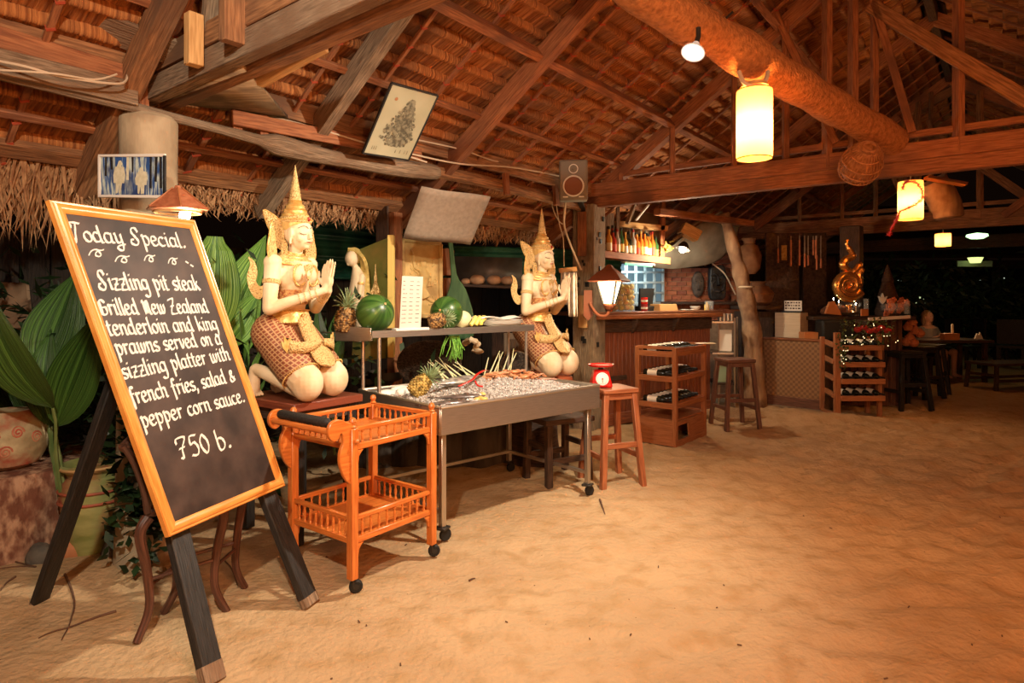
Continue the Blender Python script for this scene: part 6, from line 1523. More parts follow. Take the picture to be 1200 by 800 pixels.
# masks
mk = thing('oval_mask', 'oval grey-brown carved mask on the brick wall', 'mask', at(818, 333, 9.35))
c = at(818, 333, 9.35); mm = mat('grey_mask', (.06, .045, .035), (.15, .115, .09), .7, scale=14, bump=.9)
part('face_shell', MB().ball(c, (.095, .05, .195), 20, 14), mm, mk); part('nose', MB().ball(c+Vector((0, -.05, -.01)), (.014, .02, .045), 8, 6), mm, mk)
for s_ in (-1, 1): part('eye', MB().ball(c+Vector((.036*s_, -.040, .04)), (.018, .012, .008), 8, 6), M['black'], mk)
part('mouth', MB().ball(c+Vector((0, -.042, -.085)), (.030, .012, .010), 8, 6), M['black'], mk)
bm_ = thing('black_mask', 'big black carved wooden mask with long face on the brick wall', 'mask', at(840, 331, 9.2)); c = at(840, 331, 9.2); bmm = mat('black_mask_wood', (.012, .012, .013), (.04, .04, .042), .4, scale=12, bump=.8)
part('face_block', MB().prism([(p.x, p.y) for p in bez([Vector(q) for q in ((-.11, .22, 0), (0, .255, 0), (.11, .22, 0), (.125, .0, 0), (.11, -.22, 0), (0, -.25, 0), (-.11, -.22, 0), (-.125, 0, 0), (-.11, .22, 0))], 3)][:-1], .10, frame4(c, (1, .1, 0), Z)), bmm, bm_, bevel=.02)
part('nose', MB().tube([c+Vector((0, -.06, .09)), c+Vector((0, -.08, 0)), c+Vector((0, -.095, -.04))], [.014, .02, .03], 8), bmm, bm_)
for s_ in (-1, 1):
    part('eye', MB().ball(c+Vector((.05*s_, -.055, .07)), (.032, .02, .018), 10, 8), bmm, bm_); part('brow', MB().tube(bez([c+Vector((.012*s_, -.06, .10)), c+Vector((.055*s_, -.07, .13)), c+Vector((.10*s_, -.05, .09))], 4), .012, 8), bmm, bm_)
    part('cheek_ridge', MB().tube(bez([c+Vector((.04*s_, -.06, .02)), c+Vector((.09*s_, -.06, -.03)), c+Vector((.06*s_, -.06, -.12))], 4), .014, 8), bmm, bm_)
part('mouth', MB().ball(c+Vector((0, -.06, -.13)), (.05, .02, .022), 10, 8), bmm, bm_)
cable('pale cord hanging down the brick wall beside the black mask', [at(825, 302, 9.0), at(838, 311, 9.1), at(850, 322, 9.1), at(862, 345, 9.1)], .010)
# lattice window left of the brick wall
lw = thing('window_1', 'pale blue-lit wooden lattice window behind the bar', 'window', at(755, 340, 8.9)); struct(lw)
lp = mat('pale_blue_paint', (.42, .50, .50), (.52, .60, .60), .6, scale=6)
L0, L1 = at(722, 385, 8.6), at(777, 385, 9.3); L0.z = 1.0; L1.z = 1.0; ld = (L1-L0); 
for k_ in range(6): part('lattice_upright', MB().beam(L0+ld*(k_/5), L0+ld*(k_/5)+Z*(.92+.03*k_), .035, .03, ld), lp, lw, bevel=.002)
for k_ in range(7): part('lattice_bar', MB().beam(L0+Z*(.06+.145*k_)+Vector((0, -.02, 0)), L1+Z*(.06+.150*k_)+Vector((0, -.02, 0)), .02, .03), lp, lw, bevel=.002)
bl = mat('blue_lit_room', (.05, .07, .08), None, .6, emit=(.25, .42, .50), es=.35)
part('lit_blind', MB().quad(L0+Vector((0, .12, -.1)), L1+Vector((0, .12, -.1)), L1+Vector((0, .12, .95)), L0+Vector((0, .12, .9))), bl, lw)
lamp('kitchen_tube_light', 'AREA', (1.75, 8.6, 1.85), 6, (.75, .95, 1.0), .5, (1.9, 9.0, 1.0))
# shelf over the bar with bottles
sA, sB = at(698, 297, 7.2), at(783, 306, 7.85)
shf = thing('bottle_shelf', 'reddish overhead bar shelf carrying the row of liquor bottles', 'shelf', sA.lerp(sB, .5)); sd = (sB-sA).normalized(); sn_ = Vector((-sd.y, sd.x, 0)).normalized()
part('shelf_board', MB().beam(sA+sn_*.15, sB+sn_*.15, .36, .03), M['rack_wood'], shf, bevel=.003); part('shelf_lip', MB().beam(sA-sn_*.03, sB-sn_*.03, .02, .08), M['rack_wood'], shf, bevel=.003)
part('upright', MB().beam(at(724, 300, 7.6), at(724, 240, 7.6), .06, .04), M['wood_grey'], shf); part('upright', MB().beam(at(775, 304, 7.9), at(777, 235, 7.9), .10, .05), M['rack_wood'], shf)
part('back_board', MB().beam(at(705, 297, 7.7), at(705, 250, 7.7), .30, .03, (0, 1, 0)), M['wood_grey'], shf)
part('back_board', MB().quad(at(722, 300, 8.05), at(778, 303, 8.05), at(778, 252, 8.05), at(722, 244, 8.05)), mat('bottle_backing', (.20, .14, .09), (.30, .22, .14), .8, scale=5), shf, solid=.02)
tubem = mat('green_tube', (.1, .3, .15), None, .5, emit=(.25, .9, .45), es=1.2)
fx_ = thing('green_strip_light', 'small green-tinted strip light under the bottle shelf', 'light', at(750, 311, 7.7)); part('tube', MB().tube([at(733, 309, 7.5), at(764, 312, 7.7)], .012, 8), tubem, fx_); part('housing', MB().beam(at(731, 307, 7.52), at(766, 310, 7.72), .05, .02), M['white'], fx_)
liq = [mat('liquor_%s' % n_, c_, None, .15, spec=.8) for n_, c_ in (('amber', (.50, .14, .02)), ('dark', (.015, .02, .012)), ('gold', (.62, .30, .05)), ('green', (.03, .10, .03)), ('red', (.40, .03, .02)), ('clear', (.45, .42, .36)), ('orange', (.72, .22, .03)))]
names_ = ('amber', 'dark glass', 'golden', 'green', 'red', 'clear', 'bright orange')
def bottle(c, h, r, m_, cap, label, group, lbl=None, tilt=None, nm='liquor_bottle', cat='bottle'):
    t = thing(nm, label, cat, c, 0, group)
    part('glass_body', MB().lathe([(r*.9, 0), (r, .006), (r, h*.56), (r*.85, h*.64), (r*.36, h*.74), (r*.32, h*.92)], (0, 0, 0), 14), m_, t, world=False)
    part('cap', MB().lathe([(r*.36, h*.90), (r*.36, h), (0, h)], (0, 0, 0), 12), cap, t, world=False)
    if lbl: part('paper_label', MB().lathe([(r*1.02, h*.14), (r*1.02, h*.42)], (0, 0, 0), 14), lbl, t, world=False)
    if tilt: t.rotation_euler = tilt
    return t
rnd = random.Random(77); ordn = ['first', 'second', 'third', 'fourth', 'fifth', 'sixth', 'seventh', 'eighth', 'ninth', 'tenth', 'eleventh', 'twelfth', 'thirteenth', 'fourteenth']
lcol = [mat('label_%d' % i, c_, None, .6) for i, c_ in enumerate(((.8, .7, .45), (.55, .08, .05), (.75, .75, .7), (.75, .45, .1)))]
for row in range(2):
    for k_ in range(13):
        f_ = (k_+.5+(.5*row))/13.6; base = sA.lerp(sB, .20+.74*f_)+sn_*(.07+.12*row)+Z*.016; h = rnd.uniform(.27, .34)+.03*row; mi = rnd.randrange(7)
        bottle(base, h, rnd.uniform(.032, .040), liq[mi], rnd.choice([M['black'], M['foil_red'], M['gold2']]), '%s bottle, %s from the left in the %s row of the overhead bar shelf' % (names_[mi], ordn[k_], ('front', 'back')[row]), 'liquor bottles on the overhead shelf', rnd.choice(lcol))
# small yellow flowers right of the bottles
mb = MB(); rnd = random.Random(3)
for k_ in range(60): mb.ball(at(782+rnd.gauss(0, 3.5), 290+rnd.gauss(0, 3), 7.9+rnd.gauss(0, .05)), .014, 6, 4)
tag(part('yellow_blossom', mb, mat('yellow_blossom', (.75, .55, .12), None, .7), loc=at(782, 290, 7.9), kind='stuff'), 'bunch of tiny yellow blossoms at the right end of the bottle shelf', 'flowers', kind='stuff')
# clip lamp over the bar and grey tarp canopy
cpl = thing('bar_spot_lamp', 'small bare spot lamp shining in front of the grey tarp over the bar', 'lamp', at(800, 292, 7.6)); c = at(800, 292, 7.6)
part('bulb', MB().ball(c, .042, 16, 10), mat('hot_bulb', (1, .95, .85), None, .5, emit=(1, .88, .66), es=40), cpl)
part('reflector', MB().lathe([(.030, .09), (.045, .075), (.088, .0), (.084, .0), (.04, .07), (0, .085)], c+Z*.0, 20, axis=Vector((.35, .2, 1))), M['dark_metal'], cpl)
lamp('bar_spot_light', 'POINT', c+Vector((-.0, -.07, -.06)), 44, (1, .80, .55), .03)
tarp = mat('grey_tarp', (.20, .185, .15), (.30, .28, .23), .75, scale=5, bump=.3)
kp = [[at(845, 247, 8.3), at(815, 266, 8.3), at(785, 290, 8.2), at(756, 312, 8.1)], [at(856, 256, 8.6), at(838, 285, 8.6), at(812, 304, 8.5), at(765, 314, 8.3)], [at(868, 262, 8.9), at(858, 288, 8.9), at(836, 308, 8.8), at(790, 315, 8.5)]]
rows = []
cols = [bez(r, 6) for r in kp]
for j in range(len(cols[0])): rows.append(bez([cols[0][j], cols[1][j]+Vector((0, 0, .0)), cols[2][j]], 5))
tag(part('tarp_canopy', MB().sheet(rows), tarp, loc=at(820, 285, 8.5), solid=.006), 'sagging grey tarp canopy over the right side of the bar', 'tarp')
for k_, (a, b2, w_, m_) in enumerate(((at(790, 281, 7.9), at(836, 245, 8.2), .05, 'wood_grey'), (at(770, 248, 7.4), at(880, 262, 8.4), .11, 'wood_red'), (at(735, 262, 7.4), at(745, 236, 7.5), .05, 'wood_grey'), (at(745, 258, 7.5), at(760, 240, 7.6), .03, 'white'), (at(720, 262, 7.9), at(782, 268, 7.9), .10, 'wood_pale'))):
    tag(part('roof_pole', MB().beam(a, b2, w_, w_*.7), M[m_], loc=a, bevel=.004), ('grey pole along the upper edge of the tarp canopy', 'thick reddish pole running right under the main beam above the bar', 'short grey strut above the bottle shelf', 'thin white strut above the bottle shelf', 'pale board above the bottle shelf')[k_], 'pole')
tag(part('wooden_crate', MB().box(at(808, 272, 8.0), (.24, .2, .14), rot=Matrix.Rotation(.5, 3, 'Y')), M['wood_pale'], loc=at(808, 272, 8.0), bevel=.004), 'pale wooden crate wedged above the tarp canopy', 'crate')
# leaning tree-trunk post
lt_ = mat('leaning_trunk', (.24, .14, .08), (.44, .29, .17), .85, scale=4, stretch=(3, 1, .7), bump=.6, c3=(.15, .08, .05), s3=4)
pts = bez([at(884, 470, 8.3), at(884, 430, 8.3), at(880, 380, 8.25), at(871, 335, 8.2), at(862, 300, 8.2), at(848, 250, 8.15)], 6)
pts[0].z = -.02
lp_ = thing('leaning_trunk_post', 'crooked leaning tree-trunk post at the right end of the bar', 'post', pts[0]); part('trunk', MB().tube(pts, [.15-.085*(i/(len(pts)-1)) + .01*math.sin(i*1.3) for i in range(len(pts))], 14), lt_, lp_)
part('rope_wrap', MB().tube([at(878, 336, 8.05)+Vector((.09*math.cos(a*.5236), .09*math.sin(a*.5236)+.12, 0)) for a in range(13)], .014, 6, cap=False), M['wire'], lp_)
# clay jars behind the leaning trunk
for k_, (px, py, r_, h_) in enumerate(((878, 321, .17, .50), (888, 358, .22, .34))):
    c = at(px, py, 8.9); c2 = c
    tag(part('clay_jar', MB().lathe([(r_*.5, 0), (r_*.85, h_*.15), (r_, h_*.5), (r_*.7, h_*.78), (r_*.42, h_*.85), (r_*.50, h_*.95), (r_*.62, h_), (r_*.5, h_), (0, h_*.8)], c2, 24), mat('dull_clay', (.17, .075, .035), (.27, .13, .06), .8, scale=9, bump=.3) if k_ == 0 else bpy.data.materials['dull_clay'], loc=c2), ('tall clay jar on the ledge behind the leaning trunk', 'wide clay jar below the tall one behind the leaning trunk')[k_], 'jar')
lgd = thing('jar_ledge', 'dark wooden ledge carrying the clay jars behind the leaning trunk', 'ledge', (3.4, 9.0, 0)); part('ledge_board', MB().box(at(886, 360, 8.95), (.55, .5, .05)), M['wood_dark'], lgd); part('ledge_support', MB().box((3.46, 9.05, .62), (.45, .3, 1.24)), M['wood_dark'], lgd)
# service shelf unit with steel pots
su = thing('service_shelf', 'open metal service shelf with steel pots at the end of the bar', 'shelf unit', (2.72, 8.25, 0))
for px_, d_ in ((842, 8.2), (861, 8.0), (843, 8.6), (864, 8.5)):
    p = at(px_, 400, d_); part('upright', MB().beam(Vector((p.x, p.y, 0)), Vector((p.x, p.y, 1.18)), .018, .018), M['steel'], su)
for z_ in (.33, .72, 1.12):
    part('shelf_board', MB().box((2.76, 8.32, z_), (.28, .5, .02), -.2), M['steel'] if z_ > .5 else M['wood_dark'], su)
for k_ in range(4):
    c = Vector((2.68+.055*k_, 8.12+.02*k_, 1.135)); tag(part('steel_canister', MB().lathe([(.024, 0), (.024, .09), (.020, .095), (0, .095)], c, 14), M['steel'], loc=c), ('leftmost', 'second', 'third', 'rightmost')[k_]+' of the steel canisters on the service shelf top', 'canister', 'steel canisters on the service shelf')
tag(part('white_carton', MB().box((2.78, 8.25, .88), (.16, .14, .28), -.2), M['paper'], loc=(2.78, 8.25, .74), bevel=.004), 'white carton on the middle of the service shelf', 'carton')
tag(part('green_carton', MB().box((2.75, 8.25, .46), (.17, .16, .24), -.2), mat('pale_green_card', (.30, .42, .28), None, .7), loc=(2.75, 8.25, .34), bevel=.004), 'pale green carton on the lowest service shelf', 'carton')

# ================================================================ WINE RACK (near)
def wine_bottle_proto():
    t = thing('wine_bottle', 'dark wine bottle', 'bottle', (0, 0, 0), 0, 'wine bottles in the near rack')
    r, h = .037, .30; ax = Vector((0, -1, 0))
    part('glass_body', MB().lathe([(r*.85, 0), (r, .008), (r, h*.60), (r*.8, h*.68), (.014, h*.76), (.0135, h*.9)], (0, 0, 0), 14, axis=ax), M['glass_dark'], t, world=False)
    part('capsule', MB().lathe([(.0150, h*.80), (.0155, h*.985), (.014, h), (0, h)], (0, 0, 0), 12, axis=ax), M['black'], t, world=False)
    part('paper_label', MB().lathe([(r*1.02, h*.16), (r*1.02, h*.50)], (0, 0, 0), 14, axis=ax), M['paper'], t, world=False)
    return t
WB = None
def put_bottle(p, rz, label, group, s_=1.0, pitch=0.0):
    global WB
    if WB is None: WB = wine_bottle_proto(); o = WB; o['label'] = label; o['group'] = group
    else: o = dup(WB, label=label, group=group)
    o.location = p; o.rotation_euler = (pitch, 0, rz); o.scale = (s_, s_, s_); return o
rA = Vector((1.565, 6.02, 0)); ru_ = Vector((.64, .768, 0)).normalized(); rv_ = Vector((-.768, .64, 0)).normalized(); RL, RW = .72, .44
def Rk(a, b2, z): return rA+ru_*a+rv_*b2+Z*z
rk2 = thing('wine_rack', 'reddish wooden four-shelf wine rack filled with bottles in front of the bar', 'wine rack', Rk(RL/2, RW/2, 0)); RM = M['rack_wood']
for a in (.022, RL-.022):
    for b2 in (.022, RW-.022): part('upright', MB().beam(Rk(a, b2, 0), Rk(a, b2, .95), .044, .044, ru_), RM, rk2, bevel=.003)
lv = [.90, .66, .40, .20]
for z_ in lv[:3]:
    for b2 in (0.01, RW-.01): part('side_rail', MB().beam(Rk(.04, b2, z_-.01), Rk(RL-.04, b2, z_-.01), .018, .045), RM, rk2, bevel=.003)
    for a in (.01, RL-.01): part('end_rail', MB().beam(Rk(a, .03, z_-.015), Rk(a, RW-.03, z_-.015), .018, .055), RM, rk2, bevel=.003)
    for k_ in range(7): part('shelf_slat', MB().beam(Rk(.04+k_*(RL-.08)/6, .02, z_-.02), Rk(.04+k_*(RL-.08)/6, RW-.02, z_-.02), .035, .012), RM, rk2)
part('side_rail', MB().beam(Rk(.04, .01, .935), Rk(RL-.04, .01, .925), .016, .03), RM, rk2)
for a in (.01, RL-.01): part('end_rail', MB().beam(Rk(a, .03, .945), Rk(a, RW-.03, .945), .018, .03), RM, rk2)
part('base_panel', MB().beam(Rk(.008, .04, .125), Rk(.008, RW-.04, .125), .016, .24), RM, rk2); part('base_panel', MB().beam(Rk(RL-.008, .04, .14), Rk(RL-.008, RW-.04, .14), .016, .26), RM, rk2)
part('base_rail', MB().beam(Rk(.04, .01, .03), Rk(RL-.04, .01, .03), .02, .06), RM, rk2); part('base_board', MB().box(Rk(RL/2, RW/2, .25), (RL-.04, RW-.04, .015), math.atan2(ru_.y, ru_.x)), RM, rk2)
part('base_panel', MB().prism([(.30, .03), (.66, .03), (.66, .24), (.02, .24), (.02, .20), (.26, .20)], .016, frame4(Rk(.02, .012, 0), ru_, Z)), RM, rk2)
part('base_panel', MB().beam(Rk(.04, RW-.01, .13), Rk(RL-.04, RW-.01, .13), .016, .24), RM, rk2)
yr = math.atan2(ru_.y, ru_.x)
rnd = random.Random(50)
for li, z_ in enumerate(lv[:3]):
    for k_ in range(8):
        put_bottle(Rk(.065+k_*.084, .37, z_+.028+rnd.uniform(0, .004)), yr+rnd.uniform(-.03, .03), 'dark wine bottle with cream label, %s from near end, %s shelf of near rack' % (ordn[k_], ('top', 'middle', 'lower')[li]), 'wine bottles in the near rack')
# brown stool right of the rack and mat
stool('brown_stool', 'dark brown wooden bar stool standing between the near wine rack and the cane counter', onz(861, 500), R(8), .76, .33, M['brown_stool'], .06, .042)
c = onz(872, 492); tag(part('coir_mat', MB().prism([(p.x, p.y) for p in bez([Vector(q) for q in ((-.35, -.2, 0), (.35, -.22, 0), (.42, .1, 0), (.3, .35, 0), (-.3, .34, 0), (-.4, .1, 0), (-.35, -.2, 0))], 3)][:-1], .05, Matrix.Translation(c+Vector((0, .1, .03))) @ Matrix.Rotation(.3, 4, 'Z')), mat('coir', (.28, .16, .08), (.42, .26, .13), .95, scale=40, bump=.8), loc=c, bevel=.01), 'rough sandy coir mat on the ground beside the brown stool', 'mat')
# long pale stick poking out at the rack top
tag(part('wooden_spoon', MB().lathe([(0, -.008), (.06, -.006), (.075, 0), (.06, .006), (0, .008)], Rk(RL+.02, .02, .955), 18, sx=1.5), M['cream'], loc=Rk(RL, .02, .95)), 'oval pale wooden plate lying at the right end on top of the near wine rack', 'plate')

# ================================================================ THE GREAT LOG, LANTERNS
lbk = mat('cracked_log_bark', (.30, .11, .035), (.50, .20, .065), .9, scale=30, bump=1.0, bscale=45, detail=8, contrast=(.32, .6))
lpts = bez([Vector((-.35, 2.62, 3.45)), Vector((.28, 3.08, 3.26)), at(765, 0, 3.45), at(850, 50, 3.95), at(925, 95, 4.35), at(985, 130, 4.75), at(1048, 166, 5.15)], 9)
mb = MB(); N = 22; rs = [.122 + .007*math.sin(i*.9) + (.010 if 26 < i < 34 else 0) for i in range(len(lpts))]
mb.tube(lpts, rs, N)
for i in range(len(lpts)):
    for k_ in range(N):
        v = mb.v[i*N+k_]; c = lpts[i]; d = v-c; f_ = 1+.045*noise.noise(v*2.6)+.02*noise.noise(v*14); mb.v[i*N+k_] = c+d*f_
log = thing('great_log', 'huge cracked round log slung below the roof, lit orange, carrying the lanterns', 'log', lpts[20]); part('log_trunk', mb, lbk, log)
for k_, (px, py, d_) in enumerate(((893, 74, 4.1), (720, -6, 3.2), (850, 22, 3.8))):
    c = at(px, py, d_); part('iron_pin', MB().beam(c, c+Vector((.05, .02, .05)), .012, .012), M['dark_metal'], log)
def lit(name, c1, es): return mat(name, c1, None, .6, emit=c1, es=es)
lan_m = bpy.data.materials.new('lit_lantern_paper'); lan_m.use_nodes = True; nt = lan_m.node_tree; b = nt.nodes['Principled BSDF']; L = nt.links.new
b.inputs['Base Color'].default_value = (.9, .5, .12, 1); b.inputs['Emission Color'].default_value = (1, .36, .04, 1); b.inputs['Emission Strength'].default_value = 1.0; b.inputs['Roughness'].default_value = .8
tr2 = _n(nt, 'ShaderNodeBsdfTranslucent'); tr2.inputs[0].default_value = (1, .66, .30, 1); ms = _n(nt, 'ShaderNodeMixShader'); ms.inputs[0].default_value = .5
out = nt.nodes['Material Output']; L(b.outputs[0], ms.inputs[1]); L(tr2.outputs[0], ms.inputs[2]); L(ms.outputs[0], out.inputs[0])
def lantern(c, r, h, label, hang=None, power=6, bulb=None):
    t = thing('lantern', label, 'lantern', c, 0, 'cylinder lanterns of the hall')
    o = MB(); n = 32
    for z in (-h/2, -h/2+.012, -h*.25, 0, h*.25, h/2-.02, h/2):
        for k_ in range(n): a = 6.2832*k_/n; rr_ = r*(.97 if abs(z) > h/2-.005 else 1); o.v.append(c+Vector((math.cos(a)*rr_, math.sin(a)*rr_, z)))
    for i in range(6):
        for k_ in range(n): q = i*n; k2 = (k_+1) % n; o.face((q+k_, q+k2, q+n+k2, q+n+k_))
    part('paper_shade', o, lan_m, t)
    part('top_hoop', MB().tube([c+Vector((math.cos(a*.2618)*r*.98, math.sin(a*.2618)*r*.98, h/2)) for a in range(25)], .004, 6, cap=False), M['wood_pale'], t)
    part('bottom_hoop', MB().tube([c+Vector((math.cos(a*.2618)*r*.98, math.sin(a*.2618)*r*.98, -h/2)) for a in range(25)], .004, 6, cap=False), M['wood_pale'], t)
    part('lit_bulb', MB().ball(c+Z*h*.0, .03, 12, 8), bpy.data.materials['hot_bulb'], t)
    if hang: part('hanging_wire', MB().tube([c+Z*h/2, hang], .004, 6), M['wire'], t); part('wire_cross', MB().beam(c+Z*(h/2)-Vector((r, 0, 0)), c+Z*(h/2)+Vector((r, 0, 0)), .006, .006), M['wire'], t)
    lamp('lantern_light', 'POINT', c+Z*(-.02), power, (1, .43, .11), .05); return t
l1 = at(884, 146, 4.0); lantern(l1, .109, .43, 'large lit yellow paper cylinder lantern hanging below the great log', at(884, 98, 4.0), 75)
rs_ = thing('rope_sling', 'twisted rope and pale wood cap holding the big lantern under the log', 'sling', at(884, 98, 4.0)); part('rope', MB().tube(bez([at(866, 84, 4.0), at(872, 97, 3.95), at(884, 101, 3.93), at(896, 96, 3.95), at(900, 84, 4.0)], 5), .014, 8), M['wire'], rs_); part('cap', MB().lathe([(.05, 0), (.085, .01), (.08, .03), (.02, .05), (0, .05)], at(884, 104, 4.0), 20), M['wood_pale'], rs_)
# lamp with reflector at the log
rl_ = thing('reflector_lamp', 'bright silver reflector floodlight bulb clipped under the great log', 'lamp', at(811, 62, 3.45)); c = at(812, 62, 3.40); axr = Vector((-.30, -.30, -.75)).normalized()
part('reflector', MB().lathe([(.0, -.075), (.018, -.07), (.025, -.045), (.062, -.008), (.064, 0), (.058, .0), (.02, -.04)], c, 24, axis=axr), mat('silver_glass', (.9, .9, .88), None, .2, .3, emit=(1, .95, .85), es=.25), rl_)
part('lit_face', MB().lathe([(.050, .0), (.046, .006), (.034, .009), (0, .010)], c, 24, axis=axr), mat('lamp_face', (1, .98, .95), None, .4, emit=(1, .92, .8), es=3.0), rl_)
part('lamp_holder', MB().tube([c-axr*.07, c-axr*.12, c-axr*.12+Z*.05], .014, 8), M['dark_metal'], rl_)
# fish trap basket
ft = thing('fish_trap_basket', 'round woven cane fish trap hung below the end of the great log', 'basket', at(1012, 186, 4.9)); c = at(1012, 186, 4.85); axb = Vector((-.10, -.75, .45)).normalized(); xb_ = axb.cross(Z).normalized(); yb_ = axb.cross(xb_)
cane = mat('cane', (.30, .12, .045), (.48, .22, .09), .6, scale=30)
profb = [(.045, .12), (.075, .11), (.115, .06), (.145, -.02), (.150, -.09), (.135, -.15)]
def rb(u_): 
    x = u_*(len(profb)-1); i = min(int(x), len(profb)-2); f_ = x-i; return profb[i][0]*(1-f_)+profb[i+1][0]*f_, profb[i][1]*(1-f_)+profb[i+1][1]*f_
for k_ in range(30):
    a = 6.2832*k_/30; part('rib', MB().tube([c+axb*rb(u/6)[1]+(xb_*math.cos(a)+yb_*math.sin(a))*rb(u/6)[0] for u in range(7)], .0042, 5), cane, ft)
for u in (0, .2, .4, .6, .8, 1.0):
    r_, z_ = rb(u); part('hoop', MB().tube([c+axb*z_+(xb_*math.cos(a*.2618)+yb_*math.sin(a*.2618))*r_ for a in range(25)], .006, 5, cap=False), cane, ft)
part('mouth_ring', MB().tube([c+axb*.122+(xb_*math.cos(a*.2618)+yb_*math.sin(a*.2618))*.045 for a in range(25)], .011, 6, cap=False), cane, ft)
part('lining', MB().lathe([(rb(1)[0]*.9, rb(1)[1]), (rb(.6)[0]*.95, rb(.6)[1]), (rb(.2)[0]*.93, rb(.2)[1]), (.04, .10)], c, 20, axis=axb), cane, ft)
# further lanterns
l2 = at(1067, 235, 7.0); lantern(l2, .123, .42, 'smaller lit orange lantern with red tinsel wound round it, right of the far truss', l2+Z*.32, 40)
l3 = at(1105, 281, 10.5); lantern(l3, .115, .21, 'short square-looking lit lantern far back below the second tie beam', l3+Z*.3, 14)
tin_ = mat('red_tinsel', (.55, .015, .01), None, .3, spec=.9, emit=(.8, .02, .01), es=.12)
mb = MB(); rnd = random.Random(5); tp = bez([at(1058, 222, 6.86), at(1062, 213, 6.9), at(1076, 216, 6.86), at(1081, 232, 6.85), at(1068, 242, 6.83), at(1056, 247, 6.84), at(1051, 256, 6.9), at(1046, 266, 6.9), at(1041, 276, 6.9)], 12)
for p in tp:
    for k_ in range(7): d = Vector((rnd.gauss(0, 1), rnd.gauss(0, 1), rnd.gauss(0, 1))).normalized()*rnd.uniform(.02, .045); s_ = d.cross(Vector((1, .3, .2))).normalized()*.004; o = len(mb.v); mb.v += [p-s_, p+s_, p+d]; mb.face((o, o+1, o+2))
tag(part('tinsel_garland', mb, tin_, loc=tp[0], smooth=False, kind='stuff'), 'red tinsel garland wound round the second lantern and hanging down', 'tinsel', kind='stuff')
# loose log and board near lantern 2
lg2 = thing('hanging_log', 'short thick pale log hanging vertically right of the second lantern', 'log', at(1107, 232, 7.4)); part('log_trunk', MB().tube(bez([at(1092, 212, 7.3), at(1102, 228, 7.3), at(1110, 245, 7.3), at(1112, 256, 7.3)], 4), [.15]*4+[.16]*4+[.15]*4+[.12], 14), lt_, lg2)
tag(part('orange_board', MB().beam(at(1085, 208, 7.0), at(1131, 216, 6.9), .14, .03), M['wood_red'], loc=at(1100, 210, 7.0)), 'orange-lit board end sticking out under the main tie beam', 'board')
# white fittings on the log edges
tag(part('ceiling_lamp_far', MB().lathe([(.0, -.05), (.10, -.04), (.17, 0), (.16, .04), (0, .07)], at(1145, 277, 11.5), 20), mat('green_white_lamp', (.8, 1, .7), None, .5, emit=(.55, .95, .45), es=2.2), loc=at(1145, 277, 11.5)), 'greenish white glowing ceiling lamp at the far right under the roof', 'lamp')
tag(part('paper_lamp', MB().lathe([(.03, 0), (.10, .0), (.15, .12), (.14, .12), (.09, .01), (0, .01)], at(1143, 308, 14.0), 12), lit('yellow_green_lamp', (.75, .85, .30), 1.2), loc=at(1143, 308, 14)), 'small yellow-green cup-shaped lamp on the far building front', 'lamp')
tag(part('pale_sign_board', MB().box(at(1142, 309, 14.2), (.78, .04, .13)), mat('sage_board', (.25, .30, .20), None, .8), loc=at(1142, 309, 14.2)), 'pale green blank board below the yellow-green lamp on the far building', 'board')
lamp('far_lamp_light', 'POINT', at(1143, 300, 13.5), 3, (.8, 1, .55), .1)

# ================================================================ CANE RECEPTION COUNTER
k0, k1 = at(893, 475, 8.45), at(967, 484, 7.85); k0.z = 0; k1.z = 0; kd = (k1-k0).normalized(); kn = Vector((-kd.y, kd.x, 0)); kl = (k1-k0).length; KH = .90
cc_ = thing('cane_counter', 'waist-high reception counter clad in woven brown cane', 'counter', k0.lerp(k1, .5)+kn*.3)
weave = pattern(mat('woven_cane', (.2, .1, .05), None, .55), 'checker', (.32, .18, .085), (.21, .11, .055), 1, sx=1/.034, sy=1/.034, bump=.8)
def panel(p, q, z0, z1, parent, m_, th=.03):
    d = (q-p); n_ = Vector((-d.y, d.x, 0)).normalized()*th; mb = MB(); P8 = [p+Z*z0, q+Z*z0, q+Z*z1, p+Z*z1]
    mb.quad(*P8); mb.quad(*[v+n_ for v in P8][::-1]); mb.quad(P8[3], P8[2], P8[2]+n_, P8[3]+n_); mb.quad(P8[1], P8[1]+n_, P8[2]+n_, P8[2]); mb.quad(P8[0]+n_, P8[0], P8[3], P8[3]+n_)
    return part('cane_panel', mb, m_, parent, smooth=False)
panel(k0, k1, .13, KH, cc_, weave); panel(k1, k1+kn*.55, .04, KH, cc_, weave); panel(k0+kn*.55, k0, .04, KH, cc_, weave)
part('base_board', MB().beam(k0+Z*.09-kn*.01, k1+Z*.09-kn*.01, .03, .12), M['brown_stool'], cc_, bevel=.003)
part('sill', MB().beam(k0+Z*.02-kn*.03, k1+Z*.02-kn*.03, .10, .03), M['wood_grey'], cc_)
part('counter_top', MB().beam((k0+kn*.28)+Z*(KH-.02), (k1+kn*.28)+Z*(KH-.02), .54, .025), M['brown_stool'], cc_)
part('top_edge', MB().beam(k0+Z*KH-kn*.01, k1+Z*KH-kn*.01, .04, .03), M['wood_red'], cc_, bevel=.006)
def Kp(a, d, z): return k0+kd*a+kn*d+Z*z
